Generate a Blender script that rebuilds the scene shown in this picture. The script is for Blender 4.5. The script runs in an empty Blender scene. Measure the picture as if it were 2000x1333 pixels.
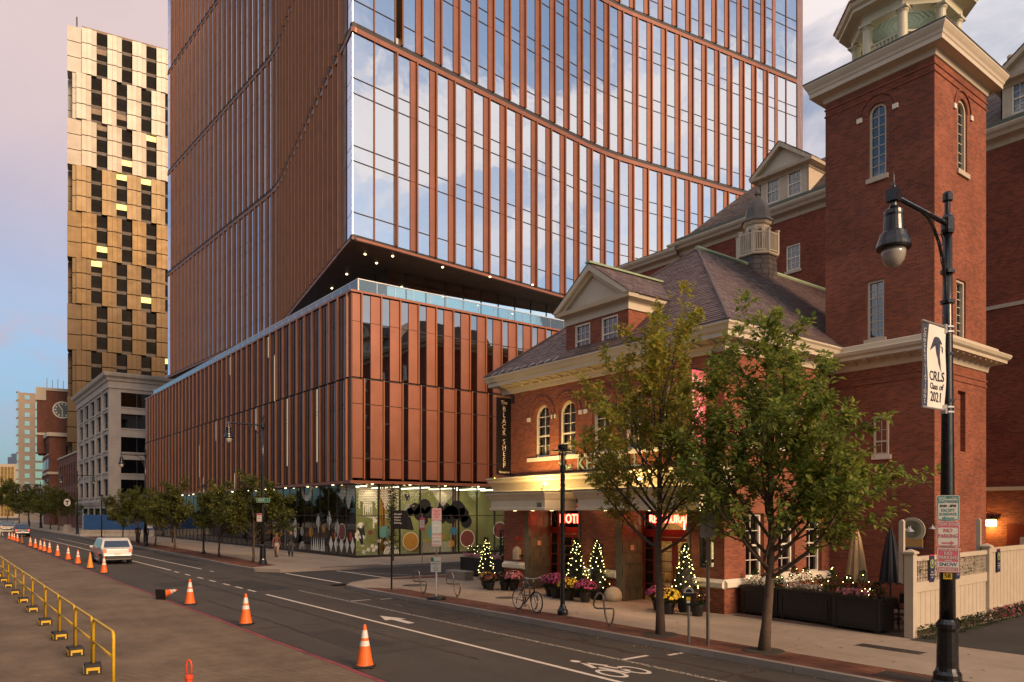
import bpy, math, random
from mathutils import Vector, Matrix, noise as mnoise
R = math.radians
rnd = random.Random(7)
sc = bpy.context.scene
C = sc.collection
# ------------------------------------------------------------------ camera
FPX, VH, CH = 1473.0, 1000.0, 3.35
AY = math.atan2(1130, 1473)
FW = Vector((-math.cos(AY), math.sin(AY), 0)); RT = Vector((math.sin(AY), math.cos(AY), 0))
cam = bpy.data.cameras.new('camera'); camo = bpy.data.objects.new('camera', cam); C.objects.link(camo)
camo.location = (0, 0, CH)
camo.rotation_euler = (R(90), 0, math.atan2(-FW.x, FW.y))
cam.sensor_width = 36; cam.lens = 36*FPX/2000
cam.shift_y = (VH-666.5)/2000
cam.clip_end = 4000; cam.clip_start = .1
sc.camera = camo
# ------------------------------------------------------------------ sky and sun
SUN_AZ = R(5)          # direction the light comes from: mostly +X, a little from the camera side
SUN_EL = R(24)
wd = bpy.data.worlds.new('World'); sc.world = wd; wd.use_nodes = True
nt = wd.node_tree; N = nt.nodes; L = nt.links
bg = N['Background']
sky = N.new('ShaderNodeTexSky'); sky.sky_type = 'NISHITA'; sky.sun_disc = False
sky.sun_elevation = SUN_EL; sky.sun_rotation = math.pi/2-SUN_AZ
sky.air_density = 1.0; sky.dust_density = .9; sky.ozone_density = 1.2
tc = N.new('ShaderNodeTexCoord'); sep = N.new('ShaderNodeSeparateXYZ'); L.new(tc.outputs['Generated'], sep.inputs[0])
def wmath(op, a, b=None, c=None):
    n = N.new('ShaderNodeMath'); n.operation = op
    for i, x in enumerate((a, b, c)):
        if x is None: continue
        if isinstance(x, (int, float)): n.inputs[i].default_value = x
        else: L.new(x, n.inputs[i])
    return n.outputs[0]
zz = wmath('MAXIMUM', sep.outputs[2], 0.0)
den = wmath('ADD', zz, 0.22)
comb = N.new('ShaderNodeCombineXYZ'); L.new(wmath('DIVIDE', sep.outputs[0], den), comb.inputs[0]); L.new(wmath('DIVIDE', sep.outputs[1], den), comb.inputs[1])
def wnoise(scale, detail, rough, dist, off=(0, 0, 0), sca=(1, 1, 1)):
    m = N.new('ShaderNodeMapping'); L.new(comb.outputs[0], m.inputs[0]); m.inputs['Location'].default_value = off; m.inputs['Scale'].default_value = sca
    n = N.new('ShaderNodeTexNoise'); n.inputs['Scale'].default_value = scale; n.inputs['Detail'].default_value = detail
    n.inputs['Roughness'].default_value = rough; n.inputs['Distortion'].default_value = dist
    L.new(m.outputs[0], n.inputs['Vector']); return n.outputs[0]
def wsmooth(x, a, b, lo=0., hi=1.):
    n = N.new('ShaderNodeMapRange'); n.interpolation_type = 'SMOOTHSTEP'; n.clamp = True
    L.new(x, n.inputs[0])
    for i, k in enumerate((a, b, lo, hi)): n.inputs[i+1].default_value = k
    return n.outputs[0]
n1 = wnoise(1.9, 7, .56, .35, (3.1, 1.7, 0), (1, 1.5, 1))
n2 = wnoise(.42, 3, .5, .2, (1.4, 5.2, 0))
cl = wmath('ADD', wmath('MULTIPLY', n1, .62), wmath('MULTIPLY', n2, .55))
# a broad pink veil fills the upper sky on the far side of the street, thinning towards the horizon
veil = wmath('MULTIPLY', wsmooth(sep.outputs[2], .10, .42), wmath('MULTIPLY', wsmooth(sep.outputs[0], -.35, -.80), wsmooth(sep.outputs[1], -.30, .05)))
mask = wmath('MAXIMUM', wmath('MULTIPLY', wsmooth(cl, .47, .70), wsmooth(sep.outputs[2], .02, .2)), wmath('MULTIPLY', veil, wsmooth(n2, .2, .55, .75, 1.0)))
mask = wmath('MAXIMUM', mask, wmath('MULTIPLY', wsmooth(sep.outputs[2], .06, .4), wsmooth(n1, .45, .56, .02, .95)))
mask = wmath('MULTIPLY', mask, .94)
warm = N.new('ShaderNodeMixRGB'); L.new(wsmooth(wmath('ADD', zz, wmath('MULTIPLY', n1, .25)), .22, .62), warm.inputs[0])
warm.inputs[1].default_value = (3.7, 3.05, 3.9, 1); warm.inputs[2].default_value = (6.2, 4.75, 4.5, 1)
mixc = N.new('ShaderNodeMixRGB'); L.new(mask, mixc.inputs[0])
gain = N.new('ShaderNodeMixRGB'); gain.blend_type = 'MULTIPLY'; gain.inputs[0].default_value = 1; 
hz = N.new('ShaderNodeMixRGB'); L.new(wsmooth(sep.outputs[2], .0, .34), hz.inputs[0]); hz.inputs[1].default_value = (.27, .40, .53, 1); hz.inputs[2].default_value = (1.1, 1.1, 1.1, 1)
L.new(hz.outputs[0], gain.inputs[2]); L.new(sky.outputs[0], gain.inputs[1])

side = wsmooth(sep.outputs[0], -.75, -.25)            # the veil on the far side is peach, the loose clouds elsewhere paler
pale = N.new('ShaderNodeMixRGB'); L.new(side, pale.inputs[0]); L.new(warm.outputs[0], pale.inputs[1]); pale.inputs[2].default_value = (8.3, 7.6, 7.4, 1)
L.new(gain.outputs[0], mixc.inputs[1]); L.new(pale.outputs[0], mixc.inputs[2])
L.new(mixc.outputs[0], bg.inputs[0]); bg.inputs[1].default_value = .10
sun = bpy.data.lights.new('sun', 'SUN'); suno = bpy.data.objects.new('sun', sun); C.objects.link(suno)
sun.energy = 3.2; sun.angle = R(22); sun.color = (1, .66, .40)
sd = Vector((math.cos(SUN_AZ)*math.cos(SUN_EL), math.sin(SUN_AZ)*math.cos(SUN_EL), math.sin(SUN_EL)))
suno.rotation_euler = sd.to_track_quat('Z', 'Y').to_euler()
suno.location = (20, -10, 40)
vs = sc.view_settings; vs.view_transform = 'Standard'; vs.look = 'None'; vs.gamma = 1; vs.use_curve_mapping = False
vs.exposure = 0.45
try: sc.cycles.max_bounces = 6; sc.cycles.transparent_max_bounces = 10; sc.cycles.glossy_bounces = 3; sc.cycles.diffuse_bounces = 3
except Exception: pass

# ------------------------------------------------------------------ helpers
def link(o): C.objects.link(o); return o
class MB:
    """collects faces for one mesh"""
    def __init__(s): s.v = []; s.f = []
    def add(s, vs, fs):
        b = len(s.v); s.v += [tuple(v) for v in vs]; s.f += [tuple(i+b for i in f) for f in fs]; return s
    def box(s, x0, x1, y0, y1, z0, z1):
        x0, x1 = min(x0, x1), max(x0, x1); y0, y1 = min(y0, y1), max(y0, y1)
        return s.add([(x0,y0,z0),(x1,y0,z0),(x1,y1,z0),(x0,y1,z0),(x0,y0,z1),(x1,y0,z1),(x1,y1,z1),(x0,y1,z1)],
                     [(3,2,1,0),(4,5,6,7),(0,1,5,4),(1,2,6,5),(2,3,7,6),(3,0,4,7)])
    def mbox(s, M):
        q = [M @ Vector(c) for c in ((-.5,-.5,-.5),(.5,-.5,-.5),(.5,.5,-.5),(-.5,.5,-.5),(-.5,-.5,.5),(.5,-.5,.5),(.5,.5,.5),(-.5,.5,.5))]
        return s.add(q, [(3,2,1,0),(4,5,6,7),(0,1,5,4),(1,2,6,5),(2,3,7,6),(3,0,4,7)])
    def prism(s, pts, z0, z1):
        n = len(pts); v = [(p[0], p[1], z0) for p in pts]+[(p[0], p[1], z1) for p in pts]
        return s.add(v, [tuple(range(n-1, -1, -1)), tuple(range(n, 2*n))]+[(i, (i+1) % n, n+(i+1) % n, n+i) for i in range(n)])
    def loft(s, rings, cap=True, closed=True):
        n = len(rings[0]); v = []; f = []
        for r in rings: v += [tuple(p) for p in r]
        for k in range(len(rings)-1):
            for i in range(n if closed else n-1):
                j = (i+1) % n; f.append((k*n+i, k*n+j, (k+1)*n+j, (k+1)*n+i))
        if cap and closed: f.append(tuple(range(n-1, -1, -1))); f.append(tuple((len(rings)-1)*n+i for i in range(n)))
        return s.add(v, f)
    def lathe(s, prof, n=16, c=(0, 0, 0), cap=True, ph=0.):
        return s.loft([[(c[0]+r*math.cos(ph+2*math.pi*i/n), c[1]+r*math.sin(ph+2*math.pi*i/n), c[2]+z) for i in range(n)] for r, z in prof], cap)
    def tube(s, pts, r, n=8, cap=True, flat=1.):
        pts = [Vector(p) for p in pts]; rs = r if isinstance(r, (list, tuple)) else [r]*len(pts)
        rings = []; t0 = None; u = None
        for i, p in enumerate(pts):
            t = (pts[min(i+1, len(pts)-1)]-pts[max(i-1, 0)])
            t = t.normalized() if t.length > 1e-9 else Vector((0, 0, 1))
            if u is None:
                a = Vector((0, 0, 1)) if abs(t.z) < .9 else Vector((1, 0, 0)); u = t.cross(a).normalized()
            else:
                u = (u-t*u.dot(t)); u = u.normalized() if u.length > 1e-6 else t.orthogonal().normalized()
            w = t.cross(u)
            rings.append([p+(u*math.cos(2*math.pi*k/n)+w*math.sin(2*math.pi*k/n)*flat)*rs[i] for k in range(n)])
        return s.loft(rings, cap)
    def bar(s, a, b, w, h):
        a = Vector(a); b = Vector(b); t = (b-a); l = t.length; t = t.normalized()
        up = Vector((0, 0, 1)) if abs(t.z) < .95 else Vector((0, 1, 0)); u = t.cross(up).normalized(); k = u.cross(t)
        M = Matrix(((t.x*l, u.x*w, k.x*h, (a.x+b.x)/2), (t.y*l, u.y*w, k.y*h, (a.y+b.y)/2), (t.z*l, u.z*w, k.z*h, (a.z+b.z)/2), (0, 0, 0, 1)))
        return s.mbox(M)
    def prof_x(s, prof, x0, x1):      # profile in (y,z) extruded along x
        return s.loft([[(x0, y, z) for y, z in prof], [(x1, y, z) for y, z in prof]])
    def prof_y(s, prof, y0, y1):
        return s.loft([[(x, y0, z) for x, z in prof], [(x, y1, z) for x, z in prof]])
    def mesh(s, name, mat=None, smooth=False):
        m = bpy.data.meshes.new(name); m.from_pydata(s.v, [], s.f)
        if mat: m.materials.append(mat)
        if smooth: m.polygons.foreach_set('use_smooth', [True]*len(m.polygons))
        m.update(); return m
def fixn(m):
    import bmesh
    b = bmesh.new(); b.from_mesh(m); bmesh.ops.recalc_face_normals(b, faces=b.faces); b.to_mesh(m); b.free(); return m
def tag(o, label=None, cat=None, group=None, kind=None):
    if label: o['label'] = label
    if cat: o['category'] = cat
    if group: o['group'] = group
    if kind: o['kind'] = kind
    return o
def thing(name, label, cat, loc=(0, 0, 0), rz=0., group=None):
    o = bpy.data.objects.new(name, None); link(o); o.empty_display_size = .2
    o.location = loc; o.rotation_euler = (0, 0, rz)
    return tag(o, label, cat, group)
def tmat(t): return Matrix.Translation(t.location) @ t.rotation_euler.to_matrix().to_4x4()
def part(t, name, mb, mat=None, world=False, smooth=False, M=None, fix=False, label=None, kind=None):
    me = mb.mesh(name, mat, smooth) if isinstance(mb, MB) else mb
    if fix: fixn(me)
    o = bpy.data.objects.new(name, me); link(o)
    if t is not None:
        o.parent = t
        if world:
            top = t
            m = Matrix.Identity(4)
            if t.type == 'EMPTY': m = tmat(t).inverted()
            elif t.parent is None: m = t.matrix_basis.inverted()
            else: m = wmatrix(t).inverted()
            o.matrix_parent_inverse = m
    if M is not None: o.matrix_basis = M
    if label: o['label'] = label
    if kind: o['kind'] = kind
    return o
def wmatrix(o):
    if o.parent is None: return o.matrix_basis.copy() if o.type != 'EMPTY' else tmat(o)
    return wmatrix(o.parent) @ o.matrix_parent_inverse @ o.matrix_basis
def single(name, mb, mat, label, cat, group=None, smooth=False, loc=None, rz=0., fix=False):
    o = part(None, name, mb, mat, smooth=smooth, fix=fix)
    if loc: o.location = loc
    o.rotation_euler[2] = rz
    return tag(o, label, cat, group)
def struct(name, mb, mat, kind='structure', parent=None, smooth=False):
    o = part(parent, name, mb, mat, smooth=smooth); o['kind'] = kind; return o
def copytree(o, loc, rz=None, label=None, group=None, scale=None):
    r = o.copy(); link(r); r.location = loc
    if rz is not None: r.rotation_euler = (0, 0, rz)
    if scale: r.scale = scale
    if label: r['label'] = label
    if group: r['group'] = group
    for ch in list(o.children):
        c = ch.copy(); link(c); c.parent = r
        for g in list(ch.children):
            d = g.copy(); link(d); d.parent = c
    return r
CUBES = {}
def cube(mat):
    if mat.name not in CUBES: CUBES[mat.name] = MB().box(-.5, .5, -.5, .5, -.5, .5).mesh('piece_'+mat.name, mat)
    return CUBES[mat.name]
class Frame:
    """vertical plane: origin o, along t, outward normal n"""
    def __init__(s, o, t, n): s.o = Vector((o[0], o[1], 0)); s.t = Vector((t[0], t[1], 0)).normalized(); s.n = Vector((n[0], n[1], 0)).normalized()
    def p(s, a, b, z): q = s.o+s.t*a+s.n*b; return Vector((q.x, q.y, z))
    def M(s, t0, t1, n0, n1, z0, z1):
        c = s.p((t0+t1)/2, (n0+n1)/2, (z0+z1)/2); dt, dn, dz = abs(t1-t0), abs(n1-n0), abs(z1-z0); t = s.t*dt; n = s.n*dn
        if s.t.cross(s.n).z < 0: t = -t
        return Matrix(((t.x, n.x, 0, c.x), (t.y, n.y, 0, c.y), (0, 0, dz, c.z), (0, 0, 0, 1)))
    def box(s, mb, t0, t1, n0, n1, z0, z1): return mb.mbox(s.M(t0, t1, n0, n1, z0, z1))
class Pieces:
    """box pieces of one thing: the largest 300 of a name are objects, the rest one stuff part"""
    def __init__(s, t, limit=300): s.t = t; s.d = {}; s.limit = limit
    def add(s, name, mat, M): s.d.setdefault(name, []).append((mat, M))
    def flush(s):
        eye = Vector((0, 0, CH))
        for name, L_ in s.d.items():
            def key(e):
                M = e[1]; c = M.translation; q = c-eye
                if q.dot(FW) < 1: return 0
                x = q.dot(RT)/q.dot(FW)*FPX+1000; y = VH-q.z/q.dot(FW)*FPX
                vis = 1 if -60 < x < 2060 and -150 < y < 1480 else .02
                return vis*M.col[2].length*(M.col[0].length+M.col[1].length)/q.length_squared
            L_.sort(key=key, reverse=True)
            inv = tmat(s.t).inverted()
            for mat, M in L_[:s.limit]:
                o = bpy.data.objects.new(name, cube(mat)); link(o); o.parent = s.t; o.matrix_parent_inverse = inv; o.matrix_basis = M
            rest = {}
            for mat, M in L_[s.limit:]: rest.setdefault(mat.name, (mat, MB()))[1].mbox(M)
            for mat, mb in rest.values(): part(s.t, name, mb, mat, world=True, kind='stuff')
def textmesh(txt, size, mat, ext=.004, align='CENTER', shear=0., bold=0., space=1., xs=1.):
    cu = bpy.data.curves.new('txt', 'FONT'); cu.body = txt; cu.size = size; cu.extrude = ext; cu.align_x = align; cu.align_y = 'CENTER'
    cu.shear = shear; cu.offset = bold; cu.space_character = space; cu.resolution_u = 3
    o = bpy.data.objects.new('txt', cu)
    me = bpy.data.meshes.new_from_object(o)
    bpy.data.objects.remove(o); bpy.data.curves.remove(cu)
    if xs != 1.: me.transform(Matrix.Diagonal((xs, 1, 1, 1)))
    me.materials.clear(); me.materials.append(mat); return me
def planeM(origin, right, up=(0, 0, 1)):
    r = Vector(right).normalized(); u = Vector(up).normalized(); n = r.cross(u); o = Vector(origin)
    return Matrix(((r.x, u.x, n.x, o.x), (r.y, u.y, n.y, o.y), (r.z, u.z, n.z, o.z), (0, 0, 0, 1)))
# ------------------------------------------------------------------ materials
MATS = {}
def newmat(name):
    m = bpy.data.materials.new(name); m.use_nodes = True; MATS[name] = m
    return m, m.node_tree.nodes, m.node_tree.links, m.node_tree.nodes['Principled BSDF']
def col4(c): return (c[0], c[1], c[2], 1)
def pm(name, col, rough=.6, metal=0., var=.18, scale=2., bump=0., bscale=30., spec=.5, island=0., var2=None, coat=0., emis=None, estr=0., streak=0.):
    m, n, l, b = newmat(name)
    b.inputs['Roughness'].default_value = rough; b.inputs['Metallic'].default_value = metal
    b.inputs['Specular IOR Level'].default_value = spec; b.inputs['Coat Weight'].default_value = coat
    geo = n.new('ShaderNodeNewGeometry')
    def noi(s, det=5, stretch=None):
        t = n.new('ShaderNodeTexNoise'); t.inputs['Scale'].default_value = s; t.inputs['Detail'].default_value = det; t.inputs['Roughness'].default_value = .62
        if stretch:
            mp = n.new('ShaderNodeMapping'); mp.inputs['Scale'].default_value = stretch; l.new(geo.outputs['Position'], mp.inputs[0]); l.new(mp.outputs[0], t.inputs['Vector'])
        else: l.new(geo.outputs['Position'], t.inputs['Vector'])
        return t.outputs[0]
    def rng(x, lo, hi, a=.25, bb=.75):
        t = n.new('ShaderNodeMapRange'); l.new(x, t.inputs[0])
        for i, k in enumerate((a, bb, lo, hi)): t.inputs[i+1].default_value = k
        return t.outputs[0]
    def mul(c, f):
        t = n.new('ShaderNodeMixRGB'); t.blend_type = 'MULTIPLY'; t.inputs[0].default_value = 1; 
        if isinstance(c, tuple): t.inputs[1].default_value = c
        else: l.new(c, t.inputs[1])
        l.new(f, t.inputs[2]); return t.outputs[0]
    c = col4(col)
    if var: c = mul(c, rng(noi(scale), 1-var, 1+var)); 
    if var2: c = mul(c, rng(noi(var2[0]), 1-var2[1], 1+var2[1]))
    if streak: c = mul(c, rng(noi(1.5, 4, (1, 1, .06)), 1-streak, 1+streak))
    if island: c = mul(c, rng(geo.outputs['Random Per Island'], 1-island, 1+island, 0, 1))
    if isinstance(c, tuple): b.inputs['Base Color'].default_value = c
    else: l.new(c, b.inputs['Base Color'])
    if var: l.new(rng(noi(scale*1.7), max(.02, rough-.08), min(1, rough+.1)), b.inputs['Roughness'])
    if bump:
        bp = n.new('ShaderNodeBump'); bp.inputs['Strength'].default_value = bump; bp.inputs['Distance'].default_value = .02
        l.new(noi(bscale, 3), bp.inputs['Height']); l.new(bp.outputs[0], b.inputs['Normal'])
    if emis: b.inputs['Emission Color'].default_value = col4(emis); b.inputs['Emission Strength'].default_value = estr
    return m
def em(name, col, s):
    m, n, l, b = newmat(name); b.inputs['Base Color'].default_value = col4(tuple(min(.8, x) for x in col)); b.inputs['Emission Color'].default_value = col4(col); b.inputs['Emission Strength'].default_value = s; return m
def brickmat(name, c1, c2, mortar, var=.25, bw=.205, rh=.067, ms=.008, rough=.85):
    m, n, l, b = newmat(name); b.inputs['Roughness'].default_value = rough; b.inputs['Specular IOR Level'].default_value = .25
    geo = n.new('ShaderNodeNewGeometry'); sp = n.new('ShaderNodeSeparateXYZ'); l.new(geo.outputs['Position'], sp.inputs[0])
    sn = n.new('ShaderNodeSeparateXYZ'); l.new(geo.outputs['True Normal'], sn.inputs[0])
    ab = n.new('ShaderNodeMath'); ab.operation = 'ABSOLUTE'; l.new(sn.outputs[0], ab.inputs[0])
    gt = n.new('ShaderNodeMath'); gt.operation = 'GREATER_THAN'; l.new(ab.outputs[0], gt.inputs[0]); gt.inputs[1].default_value = .7
    mx = n.new('ShaderNodeMix'); mx.data_type = 'FLOAT'; l.new(gt.outputs[0], mx.inputs[0]); l.new(sp.outputs[0], mx.inputs[2]); l.new(sp.outputs[1], mx.inputs[3])
    cb = n.new('ShaderNodeCombineXYZ'); l.new(mx.outputs[0], cb.inputs[0]); l.new(sp.outputs[2], cb.inputs[1])
    br = n.new('ShaderNodeTexBrick'); l.new(cb.outputs[0], br.inputs['Vector'])
    br.inputs['Scale'].default_value = 1; br.inputs['Brick Width'].default_value = bw; br.inputs['Row Height'].default_value = rh
    br.inputs['Mortar Size'].default_value = ms; br.inputs['Mortar Smooth'].default_value = .3; br.inputs['Bias'].default_value = -.1
    br.inputs['Color1'].default_value = col4(c1); br.inputs['Color2'].default_value = col4(c2); br.inputs['Mortar'].default_value = col4(mortar)
    no = n.new('ShaderNodeTexNoise'); no.inputs['Scale'].default_value = .55; no.inputs['Detail'].default_value = 7; no.inputs['Roughness'].default_value = .65; l.new(geo.outputs['Position'], no.inputs['Vector'])
    r = n.new('ShaderNodeMapRange'); l.new(no.outputs[0], r.inputs[0])
    for i, k in enumerate((.25, .75, 1-var, 1+var)): r.inputs[i+1].default_value = k
    mu = n.new('ShaderNodeMixRGB'); mu.blend_type = 'MULTIPLY'; mu.inputs[0].default_value = 1; l.new(br.outputs[0], mu.inputs[1]); l.new(r.outputs[0], mu.inputs[2])
    l.new(mu.outputs[0], b.inputs['Base Color'])
    bp = n.new('ShaderNodeBump'); bp.invert = True; bp.inputs['Strength'].default_value = .6; bp.inputs['Distance'].default_value = .012; l.new(br.outputs['Fac'], bp.inputs['Height']); l.new(bp.outputs[0], b.inputs['Normal'])
    return m
def glassmat(name, tint=(.9, .95, 1.), refl=.6, through=(.35, .38, .4), rough=.01, wave=.0, wscale=.6):
    """architectural glass: part mirror, part see-through"""
    m, n, l, b = newmat(name); n.remove(b)
    out = n['Material Output']; g = n.new('ShaderNodeBsdfGlossy'); g.inputs['Roughness'].default_value = rough; g.inputs['Color'].default_value = col4(tint)
    t = n.new('ShaderNodeBsdfTransparent'); t.inputs['Color'].default_value = col4(through)
    fr = n.new('ShaderNodeFresnel'); fr.inputs['IOR'].default_value = 1.5
    ad = n.new('ShaderNodeMath'); ad.operation = 'ADD'; ad.use_clamp = True; l.new(fr.outputs[0], ad.inputs[0]); ad.inputs[1].default_value = refl
    mx = n.new('ShaderNodeMixShader'); l.new(ad.outputs[0], mx.inputs[0]); l.new(t.outputs[0], mx.inputs[1]); l.new(g.outputs[0], mx.inputs[2])
    if wave:
        geo = n.new('ShaderNodeNewGeometry'); no = n.new('ShaderNodeTexNoise'); no.inputs['Scale'].default_value = wscale; no.inputs['Detail'].default_value = 2; l.new(geo.outputs['Position'], no.inputs['Vector'])
        bp = n.new('ShaderNodeBump'); bp.inputs['Strength'].default_value = wave; bp.inputs['Distance'].default_value = .05; l.new(no.outputs[0], bp.inputs['Height']); l.new(bp.outputs[0], g.inputs['Normal'])
    l.new(mx.outputs[0], out.inputs[0]); return m
def leafmat(name, cols, trans=.35, rough=.5):
    m, n, l, b = newmat(name); out = n['Material Output']
    geo = n.new('ShaderNodeNewGeometry'); rp = n.new('ShaderNodeValToRGB'); l.new(geo.outputs['Random Per Island'], rp.inputs[0])
    e = rp.color_ramp.elements; e[0].color = col4(cols[0]); e[0].position = 0; e[1].color = col4(cols[-1]); e[1].position = 1
    for i, c in enumerate(cols[1:-1]): q = e.new((i+1)/(len(cols)-1)); q.color = col4(c)
    l.new(rp.outputs[0], b.inputs['Base Color']); b.inputs['Roughness'].default_value = rough; b.inputs['Specular IOR Level'].default_value = .35
    tr = n.new('ShaderNodeBsdfTranslucent'); l.new(rp.outputs[0], tr.inputs['Color'])
    mx = n.new('ShaderNodeMixShader'); mx.inputs[0].default_value = trans; l.new(b.outputs[0], mx.inputs[1]); l.new(tr.outputs[0], mx.inputs[2]); l.new(mx.outputs[0], out.inputs[0])
    return m
M_copper = pm('copper', (.275, .098, .052), .42, .25, .12, .7, streak=.1, var2=(.18, .14))
M_copper_t = pm('tower_copper', (.235, .086, .048), .42, .25, .12, .7, streak=.1, var2=(.18, .14))
M_copper_d = pm('copper_dark', (.215, .076, .028), .45, .25, .12, .7)
M_copper_l = pm('copper_fin', (.40, .148, .058), .45, .12, .12, .9)
M_bronze = pm('bronze_panel', (.105, .045, .028), .42, .3, .15, .8)
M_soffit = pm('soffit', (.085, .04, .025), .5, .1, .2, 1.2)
M_seam = pm('dark_joint', (.028, .018, .014), .6, 0, 0)
M_glass = glassmat('tower_glass', (.97, .98, 1.), .68, (.62, .62, .62), .006, .2, .5)
M_glass_d = glassmat('podium_glass', (.72, .74, .78), .42, (.2, .2, .2), .008, .1, .6)
M_glass_l = glassmat('left_glass', (.74, .84, 1.), .62, (.14, .14, .16), .01, .1, .6)
M_shop = glassmat('shop_glass', (.9, .92, .95), .05, (.82, .86, .82), .005)
M_railg = glassmat('rail_glass', (.85, .93, .95), .12, (.62, .74, .74), .005)
M_win = glassmat('window_glass', (.8, .85, .9), .12, (.3, .3, .3), .01, .1, 2.)
M_dark = pm('dark_interior', (.035, .03, .026), .8, 0, .3, .8)
M_black = pm('black_metal', (.014, .013, .013), .38, .2, .2, 6., spec=.6)
M_brick = brickmat('red_brick', (.285, .080, .038), (.16, .045, .026), (.21, .115, .08), .30)
M_brick2 = brickmat('wing_brick', (.24, .056, .03), (.12, .03, .02), (.16, .08, .055), .34)
M_brickfar = brickmat('far_brick', (.17, .055, .032), (.12, .04, .025), (.15, .085, .06), .3, .5, .16, .02)
M_cream = pm('cream_paint', (.52, .445, .33), .55, 0, .07, 2., bump=.05)
M_white = pm('white_paint', (.68, .6, .48), .5, 0, .08, 3., var2=(.7, .06))
M_stone = pm('limestone', (.46, .38, .28), .75, 0, .12, 4.)
M_slate = pm('roof_slate', (.115, .078, .075), .48, 0, .12, 1.5, island=.30, var2=(.35, .12))
M_slate2 = pm('wing_slate', (.085, .062, .058), .6, 0, .12, 1.5, island=.28)
M_verd = pm('green_copper', (.26, .33, .20), .65, 0, .2, 3.)
M_lead = pm('lead', (.085, .078, .072), .5, .3, .2, 3.)
M_grey = pm('grey_concrete', (.40, .335, .28), .85, 0, .12, .7, streak=.08, bump=.1)
M_steel = pm('steel', (.30, .28, .26), .35, .85, .15, 8.)
M_alum = pm('aluminium', (.55, .54, .52), .35, .7, .1, 5.)
M_warm = em('warm_bulb', (1, .78, .35), 14.)
M_lampw = em('office_light', (1, .86, .62), 7.)
# ------------------------------------------------------------------ the ground, roads and pavements
SW = .15                                             # pavement height
def surf(name, base, fine, rough, patch, bump, bscale=60., cracks=0., groove=None, stain=None):
    m, n, l, b = newmat(name); b.inputs['Roughness'].default_value = rough; b.inputs['Specular IOR Level'].default_value = .3
    geo = n.new('ShaderNodeNewGeometry')
    def noi(s, d=6, r=.62, st=None):
        t = n.new('ShaderNodeTexNoise'); t.inputs['Scale'].default_value = s; t.inputs['Detail'].default_value = d; t.inputs['Roughness'].default_value = r
        mp = n.new('ShaderNodeMapping'); l.new(geo.outputs['Position'], mp.inputs[0]); mp.inputs['Scale'].default_value = st or (1, 1, 1); l.new(mp.outputs[0], t.inputs['Vector']); return t.outputs[0]
    def rng(x, a, bb, lo, hi):
        t = n.new('ShaderNodeMapRange'); l.new(x, t.inputs[0])
        for i, k in enumerate((a, bb, lo, hi)): t.inputs[i+1].default_value = k
        return t.outputs[0]
    def mul(c, f):
        t = n.new('ShaderNodeMixRGB'); t.blend_type = 'MULTIPLY'; t.inputs[0].default_value = 1
        if isinstance(c, tuple): t.inputs[1].default_value = c
        else: l.new(c, t.inputs[1])
        l.new(f, t.inputs[2]); return t.outputs[0]
    c = mul(col4(base), rng(noi(70), .3, .7, 1-fine, 1+fine))
    c = mul(c, rng(noi(.45), .3, .7, 1-patch, 1+patch)); c = mul(c, rng(noi(2.3, 5), .3, .7, 1-patch*.6, 1+patch*.6))
    c = mul(c, rng(noi(.8, 5, .6, (.12, 1, 1)), .3, .7, 1-patch*.7, 1+patch*.7))          # wear along the traffic direction
    if stain: c = mul(c, rng(noi(.9, 4, .7), .62, .70, 1, stain))
    if cracks:
        v = n.new('ShaderNodeTexVoronoi'); v.feature = 'DISTANCE_TO_EDGE'; v.inputs['Scale'].default_value = .33
        mp = n.new('ShaderNodeMixRGB'); mp.inputs[0].default_value = .25; l.new(geo.outputs['Position'], mp.inputs[1]); 
        tx = n.new('ShaderNodeTexNoise'); tx.inputs['Scale'].default_value = 1.4; l.new(geo.outputs['Position'], tx.inputs['Vector']); l.new(tx.outputs['Color'], mp.inputs[2]); l.new(mp.outputs[0], v.inputs['Vector'])
        c = mul(c, rng(v.outputs[0], .0, .006, 1-cracks, 1))
    cfin = c
    h = noi(bscale, 4)
    bp = n.new('ShaderNodeBump'); bp.inputs['Strength'].default_value = bump; bp.inputs['Distance'].default_value = .02; l.new(h, bp.inputs['Height']); nrm = bp.outputs[0]
    if groove:
        w = n.new('ShaderNodeTexWave'); w.wave_type = 'BANDS'; w.bands_direction = 'X'; w.inputs['Scale'].default_value = groove; w.inputs['Distortion'].default_value = 2.6; w.inputs['Detail'].default_value = 1.5; w.inputs['Detail Scale'].default_value = 1.2
        mp = n.new('ShaderNodeMapping'); mp.inputs['Rotation'].default_value = (0, 0, R(12)); l.new(geo.outputs['Position'], mp.inputs[0]); l.new(mp.outputs[0], w.inputs['Vector'])
        w2 = n.new('ShaderNodeTexWave'); w2.wave_type = 'BANDS'; w2.bands_direction = 'Y'; w2.inputs['Scale'].default_value = groove*.8; w2.inputs['Distortion'].default_value = 1.2; l.new(geo.outputs['Position'], w2.inputs['Vector'])
        mx = n.new('ShaderNodeMath'); mx.operation = 'MULTIPLY'; l.new(w.outputs['Fac'], mx.inputs[0]); mx.inputs[1].default_value = .8
        am = n.new('ShaderNodeMath'); am.operation = 'MULTIPLY'; l.new(mx.outputs[0], am.inputs[0]); l.new(rng(noi(.5, 3), .35, .65, .15, 1.), am.inputs[1])
        b2 = n.new('ShaderNodeBump'); b2.inputs['Strength'].default_value = 1.; b2.inputs['Distance'].default_value = .05; l.new(am.outputs[0], b2.inputs['Height']); l.new(nrm, b2.inputs['Normal']); nrm = b2.outputs[0]
    if groove: cfin = mul(cfin, rng(am.outputs[0], 0, .8, 1.04, .87))
    l.new(cfin, b.inputs['Base Color']); l.new(nrm, b.inputs['Normal']); return m
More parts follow.
